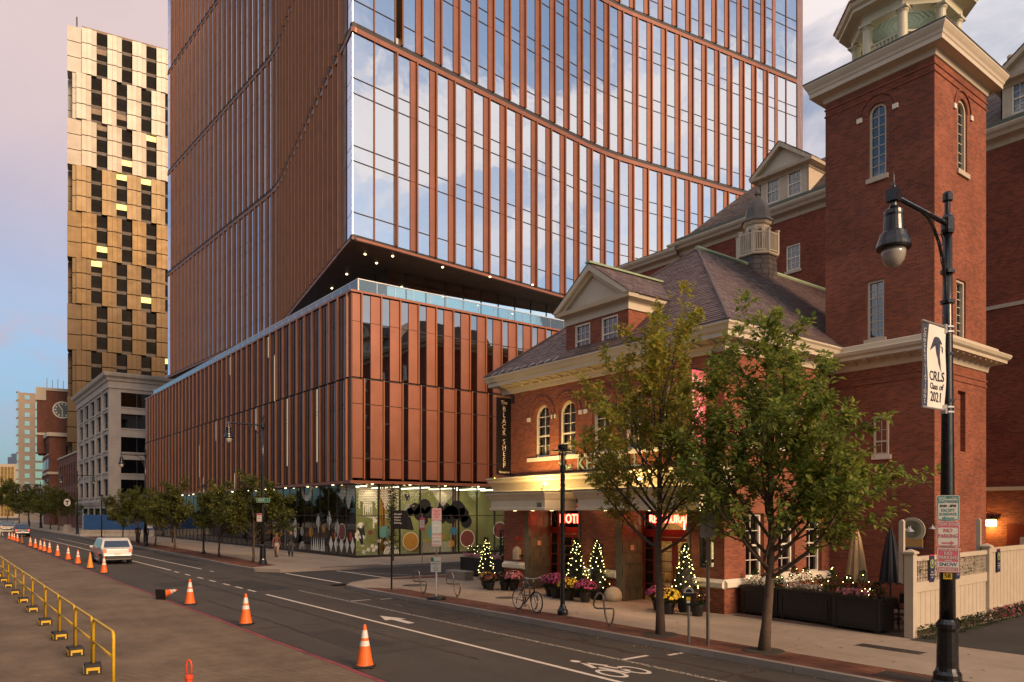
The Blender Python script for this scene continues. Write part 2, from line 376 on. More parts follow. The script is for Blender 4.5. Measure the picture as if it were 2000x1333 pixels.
M_asph = surf('asphalt', (.062, .052, .042), .35, .85, .14, .35, 90., .35, stain=.72)
M_asph2 = surf('side_asphalt', (.046, .041, .037), .35, .85, .16, .35, 90., .25)
M_mill = surf('milled_asphalt', (.165, .118, .078), .32, .85, .24, .7, 55., 0, groove=2.3)
M_conc = surf('pavement_concrete', (.31, .242, .18), .12, .8, .13, .15, 120., 0, stain=.86)
M_kerb = surf('granite', (.27, .225, .185), .3, .75, .12, .3, 80.)
M_earth = surf('earth', (.06, .048, .036), .3, .9, .2, .6)
M_paver = None
def brick_pave(name, c1, c2, mo, bw=.2, rh=.1):
    m, n, l, b = newmat(name); b.inputs['Roughness'].default_value = .85; b.inputs['Specular IOR Level'].default_value = .25
    geo = n.new('ShaderNodeNewGeometry'); br = n.new('ShaderNodeTexBrick'); l.new(geo.outputs['Position'], br.inputs['Vector']); br.inputs['Scale'].default_value = 1
    br.inputs['Brick Width'].default_value = bw; br.inputs['Row Height'].default_value = rh; br.inputs['Mortar Size'].default_value = .006; br.inputs['Bias'].default_value = -.2
    br.inputs['Color1'].default_value = col4(c1); br.inputs['Color2'].default_value = col4(c2); br.inputs['Mortar'].default_value = col4(mo)
    no = n.new('ShaderNodeTexNoise'); no.inputs['Scale'].default_value = 1.1; no.inputs['Detail'].default_value = 7; l.new(geo.outputs['Position'], no.inputs['Vector'])
    r = n.new('ShaderNodeMapRange'); l.new(no.outputs[0], r.inputs[0])
    for i, k in enumerate((.3, .7, .55, 1.4)): r.inputs[i+1].default_value = k
    mu = n.new('ShaderNodeMixRGB'); mu.blend_type = 'MULTIPLY'; mu.inputs[0].default_value = 1; l.new(br.outputs[0], mu.inputs[1]); l.new(r.outputs[0], mu.inputs[2]); l.new(mu.outputs[0], b.inputs['Base Color'])
    bp = n.new('ShaderNodeBump'); bp.invert = True; bp.inputs['Strength'].default_value = .5; bp.inputs['Distance'].default_value = .01; l.new(br.outputs['Fac'], bp.inputs['Height']); l.new(bp.outputs[0], b.inputs['Normal']); return m
M_paver = brick_pave('brick_paving', (.17, .062, .035), (.10, .042, .028), (.07, .045, .035))
M_paver2 = brick_pave('patio_paving', (.16, .10, .075), (.11, .075, .06), (.06, .045, .04))
M_line = pm('road_paint', (.62, .53, .43), .7, 0, .16, 9., var2=(40., .14))
def wornpaint():
    m, n, l, b = newmat('worn_paint'); b.inputs['Base Color'].default_value = (.52, .44, .35, 1); b.inputs['Roughness'].default_value = .75
    geo = n.new('ShaderNodeNewGeometry'); no = n.new('ShaderNodeTexNoise'); no.inputs['Scale'].default_value = 16; no.inputs['Detail'].default_value = 5; l.new(geo.outputs['Position'], no.inputs['Vector'])
    r = n.new('ShaderNodeMapRange'); l.new(no.outputs[0], r.inputs[0])
    for i, k in enumerate((.44, .56, 0, .85)): r.inputs[i+1].default_value = k
    l.new(r.outputs[0], b.inputs['Alpha']); return m
M_worn = wornpaint()
M_pink = pm('pink_paint', (.20, .038, .045), .75, 0, .55, 1.1, var2=(6., .4))
struct('ground', MB().add([(-2500, -2500, -.06), (2500, -2500, -.06), (2500, 2500, -.06), (-2500, 2500, -.06)], [(0, 1, 2, 3)]), M_earth)
struct('road', MB().add([(-330, -14, 0), (60, -14, 0), (60, 14.3, 0), (-330, 14.3, 0)], [(0, 1, 2, 3)]), M_asph)
# the milled strip this side of the cones, a thin raised course with a ragged edge
rr = random.Random(3); mb = MB(); top = []; xs = [-120+.4*i for i in range(401)]
ys = [7.05+rr.uniform(-.015, .015)+.02*math.sin(x*.7) for x in xs]
n_ = len(xs); v = []
for x, y in zip(xs, ys): v += [(x, -13.9, .035), (x, y-.05, .035), (x, y, .003)]
mb.add(v, [(3*i, 3*i+3, 3*i+4, 3*i+1) for i in range(n_-1)]+[(3*i+1, 3*i+4, 3*i+5, 3*i+2) for i in range(n_-1)])
struct('milled_road', mb, M_mill)
mb = MB()
for i in range(n_-1):
    if -88 < xs[i] < 0 and rr.random() < .93:
        mb.add([(xs[i], ys[i]-.17, .040), (xs[i+1], ys[i+1]-.17, .040), (xs[i+1], ys[i+1]-.045, .041), (xs[i], ys[i]-.045, .041), (xs[i+1], ys[i+1]+.01, .008), (xs[i], ys[i]+.01, .008)], [(0, 1, 2, 3), (3, 2, 4, 5)])
part(bpy.data.objects['milled_road'], 'edge_paint', mb, M_pink)
part(bpy.data.objects['milled_road'], 'edge_shadow_line', MB().add([q for x, y in zip(xs, ys) for q in ((x, y+.01, .004), (x, y+.10+.03*math.sin(x*1.3), .0032))], [(2*i, 2*i+2, 2*i+3, 2*i+1) for i in range(n_-1)]), pm('edge_shadow_line', (.022, .018, .016), .6, 0, .3, 4.))  # dark band, the shadow line below the milled lip put into colour
def stripe(x0, x1, y0, y1, mat=M_line, z=.004, name='lane_marking', lab=None):
    o = struct(name, MB().add([(x0, y0, z), (x1, y0, z), (x1, y1, z), (x0, y1, z)], [(0, 1, 2, 3)]), mat); return o
stripe(-111, -46.1, 10.72, 10.84); stripe(-30.3, 20, 10.64, 10.76)
for x in (-44.6, -42.3, -39.9, -37.8, -35.6, -33.8, -32.1): stripe(x-.5, x+.5, 10.66, 10.77)
stripe(-110, -45.9, 12.36, 12.46); stripe(-44.3, -43.6, 12.38, 12.48)
stripe(-31, 20, 12.28, 12.40, M_worn)
stripe(-26.15, -26.03, 12.42, 13.2); stripe(-26.0, -25.9, 13.55, 14.05, M_line); stripe(-12.08, -11.96, 12.40, 13.2); stripe(-11.80, -11.68, 13.6, 14.1)
# the turn arrow and the cyclist symbol in the cycle lane
def flat(name, polys, mat=M_line, z=.0045):
    mb = MB()
    for p in polys: mb.add([(x, y, z) for x, y in p], [tuple(range(len(p)))])
    return struct(name, mb, mat)
flat('arrow_marking', [[(-21.85, 11.40), (-20.83, 11.06), (-20.84, 11.28), (-19.80, 11.27), (-19.79, 11.50), (-20.75, 11.53), (-20.72, 11.74)]])
def ringpoly(cx, cy, rx, ry, w, n=26):
    o = []
    for i in range(n):
        a, b_ = 2*math.pi*i/n, 2*math.pi*(i+1)/n
        o.append([(cx+rx*math.cos(a), cy+ry*math.sin(a)), (cx+rx*math.cos(b_), cy+ry*math.sin(b_)), (cx+(rx-w)*math.cos(b_), cy+(ry-w*.6)*math.sin(b_)), (cx+(rx-w)*math.cos(a), cy+(ry-w*.6)*math.sin(a))])
    return o
bx, by = -11.45, 11.46
sy = ringpoly(bx+.32, by-.32, .44, .22, .12)+ringpoly(bx+.36, by+.30, .46, .22, .12)
sy += [[(bx+.5, by-.06), (bx-.25, by-.17), (bx-.30, by-.06), (bx+.52, by+.05)], [(bx-.25, by-.18), (bx-.80, by+.03), (bx-.88, by-.10), (bx-.32, by-.27)], [(bx-.88, by-.10), (bx-.80, by+.05), (bx-.32, by+.22), (bx-.28, by+.12)],
       [(bx-.3, by+.04), (bx+.35, by+.16), (bx+.35, by+.24), (bx-.33, by+.14)]]
sy.append([(bx-1.08+.15*math.cos(a*.52), by-.06+.09*math.sin(a*.52)) for a in range(12)])
flat('cycle_symbol', sy)
# pavements: concrete slabs and brick strips on a kerbed bed
def corner_path(pts): return pts
hot = [(-30.6, 14.35), (-28.5, 14.2), (60, 14.2), (60, 60), (-32.6, 60), (-32.6, 20), (-32.7, 17.6), (-32.3, 16.2), (-31.6, 15.1)]
far_ = [(-330, 15.2), (-95, 15.2), (-76, 15.1), (-58, 14.7), (-46, 14.3), (-42.6, 14.4), (-41.2, 15.3), (-40.6, 17.5), (-40.4, 22), (-40.4, 60), (-330, 60)]
def inset_bed(name, pts, kerb_idx, mat):
    struct(name, MB().prism(pts, -.05, SW-.012), mat)
inset_bed('pavement', hot, None, M_conc); pv_hot = bpy.data.objects['pavement']
o = struct('pavement', MB().prism(far_, -.05, SW), M_conc); pv_far = o
pv_hot.data.transform(Matrix.Translation((0, 0, 0)))
def kerb_line(pts, parent, w=.16, ln=1.9):
    """granite kerb stones along a polyline, each its own piece"""
    pts = [Vector((p[0], p[1], 0)) for p in pts]; out = []
    seg = [(a, b, (b-a).length) for a, b in zip(pts, pts[1:])]
    for a, b, l_ in seg:
        k = max(1, round(l_/ln)) if l_ > 1.2*ln else 1
        for i in range(k):
            p, q = a.lerp(b, i/k), a.lerp(b, (i+1)/k); t = (q-p).normalized(); nrm = Vector((t.y, -t.x, 0))
            fr = Frame((p.x, p.y), (t.x, t.y), (nrm.x, nrm.y)); ll = (q-p).length
            out.append(fr.M(.006, ll-.006, -.004-w+.03, .03, -.04, SW+.004+rr.uniform(0, .004)))
    for M in out[:300]:
        o = bpy.data.objects.new('kerb_stone', cube(M_kerb)); link(o); o.parent = parent; o.matrix_basis = M
kerb_line([(-32.6, 34), (-32.6, 20), (-32.7, 17.6), (-32.3, 16.2), (-31.6, 15.1), (-30.6, 14.35), (-28.5, 14.2), (-3, 14.2)], pv_hot)
kerb_line([(-130, 15.2), (-95, 15.2), (-76, 15.1), (-58, 14.7), (-46, 14.3), (-42.6, 14.4), (-41.2, 15.3), (-40.6, 17.5), (-40.4, 22), (-40.4, 36)], pv_far)
# brick strip by the kerb, and the concrete flags behind it
def sheet(name, pts, mat, z, parent): return part(parent, name, MB().add([(x, y, z) for x, y in pts], [tuple(range(len(pts)))]), mat)
sheet('brick_strip', [(-29.3, 14.34), (-28.5, 14.36), (10, 14.36), (10, 15.45), (-27.6, 15.45)], M_paver, SW+.001, pv_hot)
sheet('brick_strip', [(-110, 15.36), (-76, 15.26), (-58, 14.86), (-46, 14.46), (-43.5, 14.5), (-44.4, 16.3), (-58, 16.9), (-76, 17.2), (-110, 17.3)], M_paver, SW+.004, pv_far)
sheet('brick_ramp', [(-41.1, 17.6), (-40.7, 17.5), (-40.55, 21.5), (-41.4, 21.5)], M_paver, SW+.004, pv_far)
sheet('brick_ramp', [(-32.4, 17.5), (-31.7, 17.3), (-31.2, 20.5), (-32.4, 20.5)], M_paver, SW+.001, pv_hot)
xx = -27.6; k = 0
for x0 in [-31+1.75*i for i in range(18)]:
    for y0, y1 in ((15.46, 17.5), (17.5, 19.55)):
        if x0 < -30 and y0 < 16: continue
        o = bpy.data.objects.new('paving_slab', cube(M_conc)); link(o); o.parent = pv_hot
        o.matrix_basis = Matrix.Translation((x0+.875, (y0+y1)/2, SW-.03)) @ Matrix.Diagonal((1.738, y1-y0-.012, .064+rr.uniform(-.001, .001), 1))
struct('driveway', MB().add([(-8.9, 19.3, SW+.006), (30, 19.3, SW+.006), (30, 36, SW+.006), (-8.9, 36, SW+.006)], [(0, 1, 2, 3)]), M_asph2)
struct('patio', MB().add([(-14.4, 19.6, SW+.005), (-9.1, 19.6, SW+.005), (-9.1, 34, SW+.005), (-14.4, 34, SW+.005)], [(0, 1, 2, 3)]), M_paver2)
struct('side_road', MB().add([(-40.6, 14.3, .004), (-32.4, 14.3, .004), (-32.4, 90, .004), (-40.6, 90, .004)], [(0, 1, 2, 3)]), M_asph2)
flat('crossing_line', [[(-39.9, 17.9), (-39.75, 17.9), (-33.3, 20.6), (-33.45, 20.6)]], z=.009)
stripe(-40, -33, 15.1, 15.25, M_line, .009, 'crossing_line'); stripe(-40, -33, 18.1, 18.25, M_line, .009, 'crossing_line')
M_iron = pm('cast_iron', (.05, .045, .04), .6, .4, .3, 8.)
def cover(x, y, r, z, sq=None):
    mb = MB()
    if sq: mb.box(x-sq[0], x+sq[0], y-sq[1], y+sq[1], z-.02, z+.004)
    else: mb.lathe([(r, -.02), (r, .004), (r-.03, .006), (r-.05, .003), (.01, .004)], 20, (x, y, z))
    return mb
for x, y, r, z in ((-28.6, 16.6, .55, SW), (-22.4, 16.9, .4, SW), (-39, 11.6, .4, .004), (-20, 12.9, .35, .004)): struct('manhole_cover', cover(x, y, r, z), M_iron)
struct('utility_cover', cover(-8.6, 17.7, 0, SW, (.75, .22)), M_iron); struct('utility_cover', cover(-6.9, 14.9, 0, SW+.002, (.55, .3)), M_iron); struct('drain_grate', cover(-27.4, 13.75, 0, .0, (.5, .22)), M_iron)

# repairs, tar seams and stains on the carriageway, fallen leaves in the gutter
M_patch = surf('asphalt_patch', (.040, .035, .030), .35, .8, .12, .35, 90.); M_tar = pm('tar_seam', (.018, .016, .014), .45, 0, .2, 6.); M_oil = pm('oil_stain', (.030, .026, .022), .55, 0, .2, 6.)
def ragged(cx, cy, rx, ry, n, rsd, sq=False):
    o = []
    for i in range(n):
        a = 2*math.pi*i/n; c, s_ = math.cos(a), math.sin(a)
        if sq: k = 1/max(abs(c), abs(s_)); o.append((cx+rx*c*k*rsd.uniform(.97, 1.02), cy+ry*s_*k*rsd.uniform(.95, 1.03)))
        else: k = rsd.uniform(.6, 1.1); o.append((cx+rx*c*k, cy+ry*s_*k))
    return o
rp = random.Random(15)
for cx, cy, rx, ry in ((-34.5, 11.6, 2.6, .8), (-18.5, 8.7, 1.6, .55), (-52, 12.9, 3.5, .6), (-37, 8.9, 1.2, .9)): flat('road_patch', [ragged(cx, cy, rx, ry, 24, rp, True)], M_patch, .0022)
for cx, cy, rx, ry in ((-19.4, 13.2, .35, .2), (-14.6, 13.4, .3, .12), (-12.6, 13.1, .28, .1), (-13.2, 13.25, .2, .1), (-8.9, 13.0, .5, .16), (-16.8, 13.1, .5, .15), (-24, 13.2, .6, .2), (-21, 13.5, .4, .12), (-17.2, 9.4, .3, .2)): flat('oil_stain', [ragged(cx, cy, rx, ry, 14, rp)], M_oil, .003)
for x0, x1, y, w in ((-60, -14, 9.75, .05), (-40, 5, 13.15, .035), (-30, -16, 8.2, .03)):
    pts = []; x = x0; yy = y
    while x < x1: pts.append((x, yy)); x += rp.uniform(.3, .8); yy = y+(yy-y)*.8+rp.uniform(-.05, .05)
    mb = MB(); v = []
    for px, py in pts: ww = w*rp.uniform(.5, 1.3); v += [(px, py-ww, .0028), (px, py+ww, .0028)]
    mb.add(v, [(2*i, 2*i+2, 2*i+3, 2*i+1) for i in range(len(pts)-1)]); struct('tar_seam', mb, M_tar)
for x in (-33.5, -21.5, -16.2, -9.5):
    pts = []; y = 7.3; xx_ = x
    while y < 14: pts.append((xx_, y)); y += rp.uniform(.2, .5); xx_ += rp.uniform(-.1, .1)
    v = []; mb = MB()
    for px, py in pts: ww = .022*rp.uniform(.4, 1.3); v += [(px-ww, py, .0034), (px+ww, py, .0034)]
    mb.add(v, [(2*i, 2*i+1, 2*i+3, 2*i+2) for i in range(len(pts)-1)]); struct('tar_seam', mb, M_tar)
mb = MB()
for _ in range(260):
    x = rp.uniform(-30, -3); y, z = (14.2-abs(rp.gauss(0, .22))-.06, .008) if rp.random() < .5 else (rp.uniform(14.4, 19), SW+.006)
    a = rp.uniform(0, 6.3); s_ = rp.uniform(.03, .06); c, d_ = math.cos(a)*s_, math.sin(a)*s_
    mb.add([(x-c, y-d_, z), (x+d_*.5, y-c*.5, z+.01), (x+c, y+d_, z+.004), (x-d_*.5, y+c*.5, z+.012)], [(0, 1, 2, 3)])
struct('fallen_leaves', mb, pm('dry_leaf', (.26, .15, .04), .8, 0, .1, 3., island=.6), 'stuff')
# ------------------------------------------------------------------ the copper clad office tower on its podium
def CW(d, x): q = FW*d+RT*x; return (q.x, q.y)
T0, FL_, EL, FR_, ER = CW(49, -10.38), CW(73.2, -22.71), CW(100.07, -45.69), CW(66.37, 8.33), CW(78.5, 29.67)
ZS, TIERS = 21.1, [21.1, 34.93, 48.27, 61.6, 75.]
tw = thing('office_tower', 'tall copper-finned glass office tower folding out over its lower copper podium', 'building', (-60, 40, 0))
pc = Pieces(tw)
def smooth_path(a, f, b, r=2.6):
    a, f, b = (Vector(p).to_2d() for p in (a, f, b)); d1 = (a-f).normalized(); d2 = (b-f).normalized(); pts = [a]
    for i in range(7):
        t = i/6; p = f+d1*r; q = f+d2*r; pts.append(p*(1-t)**2+f*2*t*(1-t)+q*t*t)
    pts.append(b); return pts
def at_len(pts, s):
    for p, q in zip(pts, pts[1:]):
        l_ = (q-p).length
        if s <= l_+1e-6: return p.lerp(q, s/l_)
        s -= l_
    return pts[-1].copy()
def plen(pts): return sum((q-p).length for p, q in zip(pts, pts[1:]))
def bays(pts, b, flip):
    n = round(plen(pts)/b); b = plen(pts)/n; out = []
    for i in range(n):
        p, q = at_len(pts, i*b), at_len(pts, (i+1)*b); t = (q-p).normalized(); nn = Vector((t.y, -t.x)) if not flip else Vector((-t.y, t.x))
        out.append((Frame(p, t, nn), (q-p).length, i))
    return out
RP = smooth_path(T0, FR_, ER); LP = smooth_path(T0, FL_, EL)
RB = bays(RP, 1.65, False); LB = bays(LP, 1.5, True)
assert RB[0][0].n.dot(Vector((1, -1, 0))) > 0 and LB[0][0].n.dot(Vector((0, -1, 0))) > 0
def zsplit(z0, h):           # pane heights inside one tier of three storeys
    return [z0+.30, z0+1.75, z0+5.1, z0+6.1, z0+9.5, z0+10.5, z0+h-.42]
rl = random.Random(5)
for ti in range(4):
    z0 = TIERS[ti]; h = TIERS[ti+1]-z0; zs = zsplit(z0, h); off = (0, .45, .1, .55)[ti]
    for fr, b, i in RB:
        plain = i < 2 or i >= len(RB)-2
        if plain:
            g0, g1 = .03, b-.03
            pc.add('mullion', M_copper_d, fr.M(b-.03, b+.03, -.12, .07, z0+.25, z0+h-.4))
        else:
            f0 = off-.0 if off+.95 < b else off
            fx = (off) % b
            g0, g1 = fx+.14, fx+.14+1.06
            pc.add('fin', M_copper_d, fr.M(fx, fx+.12, -.1, .20, z0+.28, z0+h-.36))
            pn0, pn1 = g1+.02, fx+b
            for a, c in ((zs[0], zs[2]), (zs[2], zs[4]), (zs[4], zs[6])): pc.add('copper_panel', M_copper_t, fr.M(pn0, pn1, -.1, .04, a+.012, c-.012))
        for k in range(6):
            pc.add('pane', M_glass, fr.M(g0, g1, -.04, -.015, zs[k]+.025, zs[k+1]-.025))
        for k in range(1, 6): pc.add('transom', M_seam, fr.M(g0, g1, -.09, .02, zs[k]-.028, zs[k]+.028))
        pc.add('ledge', M_copper_t, fr.M(0, b, -.3, .05, z0+h-.34, z0+h-.02)); 
        pc.add('base_rail', M_seam, fr.M(0, b, -.3, .0, z0+.0, z0+.28))
    for fr, b, i in LB:
        last = i >= len(LB)-1 or i < 1
        f0 = b-.16 if ti % 2 == 0 else b-.40
        if not last:
            pc.add('fin', M_copper_l, fr.M(f0, f0+.13, -.1, .24 if i < 17 else .15, z0+.2, z0+h-.25))
            for a, c in ((zs[0], zs[2]), (zs[2], zs[4]), (zs[4], zs[6])):
                pc.add('copper_panel', M_bronze, fr.M(f0+.15-b, f0-.72, -.1, .03, a+.012, c-.012))
            g0, g1 = f0-.70, f0-.02
        else: g0, g1 = .02, b-.02
        g0 = max(g0, .0) if i == 0 else g0
        for k in range(6): pc.add('pane', M_glass_l, fr.M(g0, g1, -.05, -.02, zs[k]+.025, zs[k+1]-.025))
        pc.add('base_rail', M_seam, fr.M(0, b, -.3, .0, z0-.02, z0+.26)); pc.add('ledge', M_copper_d, fr.M(0, b, -.3, .04, z0+h-.34, z0+h-.03))
# bodies: storey slabs, a core, soffit, unseen back walls
def ringpts(ins):
    def offp(bb, ins): return [(f.o.x-f.n.x*ins, f.o.y-f.n.y*ins) for f, b, i in bb]
    r = offp(RB, ins); l_ = offp(LB, ins); e = RB[-1]; q = e[0].p(e[1], -ins, 0); e2 = LB[-1]; q2 = e2[0].p(e2[1], -ins, 0)
    back = Vector((ER[0], ER[1], 0))+Vector((-14, 24, 0)); back2 = Vector((EL[0], EL[1], 0))+Vector((8, 26, 0))
    return [(p[0], p[1]) for p in l_[::-1]][:0] + [(q2.x, q2.y)]+l_[::-1][:-1]+[((r[0][0]+l_[0][0])/2, (r[0][1]+l_[0][1])/2)]+r[1:]+[(q.x, q.y), (back.x, back.y), (back2.x, back2.y)]
out0 = ringpts(.30); outs = ringpts(.02)
M_slab = pm('slab_edge', (.20, .19, .17), .8, 0, .1, 1.); M_core = pm('core_wall', (.30, .28, .25), .8, 0, .1, .5); M_ceil = pm('ceiling_white', (.62, .60, .55), .8, 0, .05, 1.)
part(tw, 'soffit', MB().prism(ringpts(.0), ZS-.06, ZS+.02), M_soffit, world=True, fix=True)
part(tw, 'soffit_edge', MB().prism(ringpts(-.07), ZS-.02, ZS+.14), M_copper, world=True, fix=True)
for ti in range(4):
    z0 = TIERS[ti]
    for dz in (.15, 5.2, 9.6):
        part(tw, 'floor_slab', MB().prism(out0, z0+dz, z0+dz+.75), M_ceil, world=True, fix=True)
part(tw, 'core', MB().prism([CW(62,-8),CW(76,6),CW(88,25),CW(98,10),CW(112,-34),CW(103,-38),CW(80,-18)], ZS+.1, 74.5), M_core, world=True, fix=True)
part(tw, 'roof', MB().prism(out0, 74.6, 75.2), M_slab, world=True, fix=True)
bp = ringpts(.3); q, b1, b2, e_ = bp[-3], bp[-2], bp[-1], bp[0]
mb = MB()
for a, c in ((q, b1), (b1, b2), (b2, e_)): mb.add([(a[0], a[1], ZS), (c[0], c[1], ZS), (c[0], c[1], 75), (a[0], a[1], 75)], [(0, 1, 2, 3)])
part(tw, 'rear_wall', mb, M_copper_d, world=True)
for ti in range(3):           # rows of office lights under the ceilings
    z0 = TIERS[ti]
    for dz in (5.2, 9.6, 13.6):
        for fr, b, i in RB:
            if i % 2 == 0 and i > 3 and rl.random() < .6:
                n0 = rl.uniform(1.2, 2.5); pc.add('strip_light', M_lampw, fr.M(.5, .58, -n0-1.3, -n0, z0+dz-.09, z0+dz-.03))
            if i % 4 == 1: pc.add('column', M_ceil, fr.M(.3, .8, -1.9, -1.4, z0+dz-3.5, z0+dz+.1))
            if rl.random() < .3: pc.add('roller_blind', M_ceil, fr.M(.25, 1.05, -.22, -.2, z0+dz-rl.uniform(.5, 2.2), z0+dz-.02))
# podium --------------------------------------------------------------
PX, PY = -47.5, 22.65
fl = Frame((PX, PY), (-1, 0), (0, -1)); frr = Frame((PX, PY), (0, 1), (1, 0))
ZA, ZB, ZC = 5.42, 12.55, 18.3
nb = 42
pl = random.Random(11)
M_slot = pm('lit_slot', (.3, .26, .2), .3, 0, .2, 1., emis=(1, .8, .5), estr=.5)
for i in range(nb):
    a = i*1.49+.55
    for z0, z1, o_ in ((ZA+.1, ZB-.06, 0), (ZB+.06, ZC+.1, -.12)):
        pc.add('fin', M_copper_l, fl.M(a+o_, a+o_+.16, -.05, .17, z0, z1))
        zc = [z0, z0+1.5, z0+5.0, z1] if z0 < 8 else [z0, z0+3.9, z1-.1]
        for c, d_ in zip(zc, zc[1:]):
            pc.add('bronze_panel', M_bronze, fl.M(a+o_+.17, a+o_+.72, -.05, .02, c+.015, d_-.015))
            pc.add('bronze_panel', M_bronze, fl.M(a+o_+1.0, a+o_+1.49, -.05, .03, c+.015, d_-.015))
            pc.add('pane', M_glass_d if pl.random() < .95 else M_slot, fl.M(a+o_+.74, a+o_+.98, -.06, -.03, c+.02, d_-.02))
pc.add('copper_panel', M_bronze, fl.M(.0, .5, -.05, .03, ZA+.05, ZB-.03)); pc.add('copper_panel', M_bronze, fl.M(.0, .42, -.05, .03, ZB+.03, ZC+.05))
M_blind = pm('cream_blind', (.42, .36, .26), .8, 0, .1, 2.)
for i in range(22):
    a = .9+i*1.5
    if i == 0:
        for c, d_ in ((ZB+.06, 16.4), (16.43, ZC)): pc.add('copper_panel', M_copper, frr.M(.04, .62, -.05, .03, c, d_))
        for c, d_ in ((ZA+.26, 7.0), (7.05, 10.75), (10.8, ZB-.08)): pc.add('copper_panel', M_copper, frr.M(.04, .8, -.05, .03, c, d_))
    b_ = a-.18
    pc.add('fin', M_copper_l, frr.M(b_-.06, b_-.03, -.05, .17, ZB+.02, ZC+.05)); pc.add('fin', M_copper_d, frr.M(b_-.03, b_+.03, -.05, .16, ZB+.02, ZC+.05))
    pc.add('pane', M_glass_d, frr.M(b_+.04, b_+.68, -.06, -.03, ZB+.08, 16.36)); pc.add('pane', M_glass_d, frr.M(b_+.04, b_+.68, -.06, -.03, 16.42, ZC))
    pc.add('transom', M_seam, frr.M(b_+.04, b_+.68, -.08, .0, 16.36, 16.42))
    for c, d_ in ((ZB+.06, 16.4), (16.43, ZC)): pc.add('copper_panel', M_copper, frr.M(b_+.70, b_+1.43, -.05, .03, c, d_))
    if pl.random() < .8: pc.add('roller_blind', M_blind, frr.M(b_+.06, b_+.6, -.35, -.32, 16.3-pl.choice((.6, 2.2, 3.0, 3.3)), 16.3))
    pc.add('fin', M_copper_l, frr.M(a-.05, a-.02, -.05, .17, ZA+.15, ZB-.02)); pc.add('fin', M_copper_d, frr.M(a-.02, a+.04, -.05, .16, ZA+.15, ZB-.02))
    for c, d_ in ((ZA+.26, 7.0), (7.05, 10.75), (10.8, ZB-.08)):
        pc.add('pane', M_glass_d, frr.M(a+.05, a+.47, -.06, -.03, c, d_)); pc.add('copper_panel', M_copper, frr.M(a+.50, a+1.45, -.05, .03, c, d_))
part(tw, 'podium_core', MB().box(-110.5, PX-.5, PY+.5, 60, ZA+.1, ZC-.1), M_dark, world=True)
mb = MB()
for z in (ZA+.02, 7.0, 10.75, ZB-.05, 16.38): mb.box(-110.2, PX+.0-.02, PY+.03, PY+.5, z, z+.06); mb.box(PX-.5, PX-.03, PY+.0, 56, z, z+.06)
part(tw, 'podium_transom', mb, M_seam, world=True)
part(tw, 'podium_soffit', MB().box(-110.4, PX+.12, PY-.15, 56, ZA-.12, ZA+.08), M_copper, world=True)
part(tw, 'roof_terrace', MB().box(-110.4, PX+.14, PY-.12, 56, ZC+.08, ZC+.22), M_copper, world=True)
part(tw, 'terrace_deck', MB().box(-110, PX-.5, PY+.4, 56, ZC+.2, ZC+.24), M_slab, world=True)
# glass balustrade and the recessed terrace storey
for fr2, n_, l_ in ((Frame((PX-.55, PY+.75), (-1, 0), (0, -1)), 42, 1.46), (Frame((PX-.55, PY+.75), (0, 1), (1, 0)), 20, 1.46)):
    for i in range(n_):
        pc.add('balustrade_pane', M_railg, fr2.M(i*l_+.02, i*l_+l_-.02, -.01, .01, ZC+.22, ZC+1.2)); pc.add('baluster', M_alum, fr2.M(i*l_-.02, i*l_+.02, -.05, -.01, ZC+.2, ZC+1.2))
    part(tw, 'handrail', MB().mbox(fr2.M(-.02, n_*l_, -.03, .03, ZC+1.2, ZC+1.26)), M_alum, world=True)
M_teal = glassmat('terrace_glass', (.82, .95, .97), .85, (.25, .33, .33), .008)
gx, gy = -49.3, 26.2
for fr2, n_ in ((Frame((gx, gy), (0, 1), (1, 0)), 18), (Frame((gx, gy), (-1, 0), (0, -1)), 20)):
    for i in range(n_):
        pc.add('terrace_pane', M_teal, fr2.M(i*1.7+.04, i*1.7+1.66, -.02, .0, ZC+.24, ZS-.75)); pc.add('terrace_pane', M_teal, fr2.M(i*1.7+.04, i*1.7+1.66, -.02, .0, ZS-.7, ZS-.07)); pc.add('mullion', M_seam, fr2.M(i*1.7-.04, i*1.7+.04, -.1, .04, ZC+.24, ZS-.06))
part(tw, 'terrace_core', MB().box(-108, gx-3.5, gy+3.5, 56, ZC+.24, ZS-.1), M_core, world=True)
M_spot = em('downlight', (1, .75, .35), 8.)
def downlight(x, y, z):
    o = part(tw, 'downlight', MB().lathe([(.06, 0), (.075, .02), (.075, .05)], 10, (x, y, z-.05)), M_spot, world=True)
for x, y in ((-47.2, 23.5), (-48.4, 25.), (-46.4, 25.2), (-46.3, 29.2), (-46., 33.2), (-45.6, 37), (-45.2, 41), (-52, 24.4), (-56, 25.)): downlight(x, y, ZS-.06)
for i in range(12): downlight(-51-i*4.6, PY+.2, ZA-.12)
for i in range(6): downlight(PX-.1, PY+1.6+i*3., ZA-.12)
pc.flush()
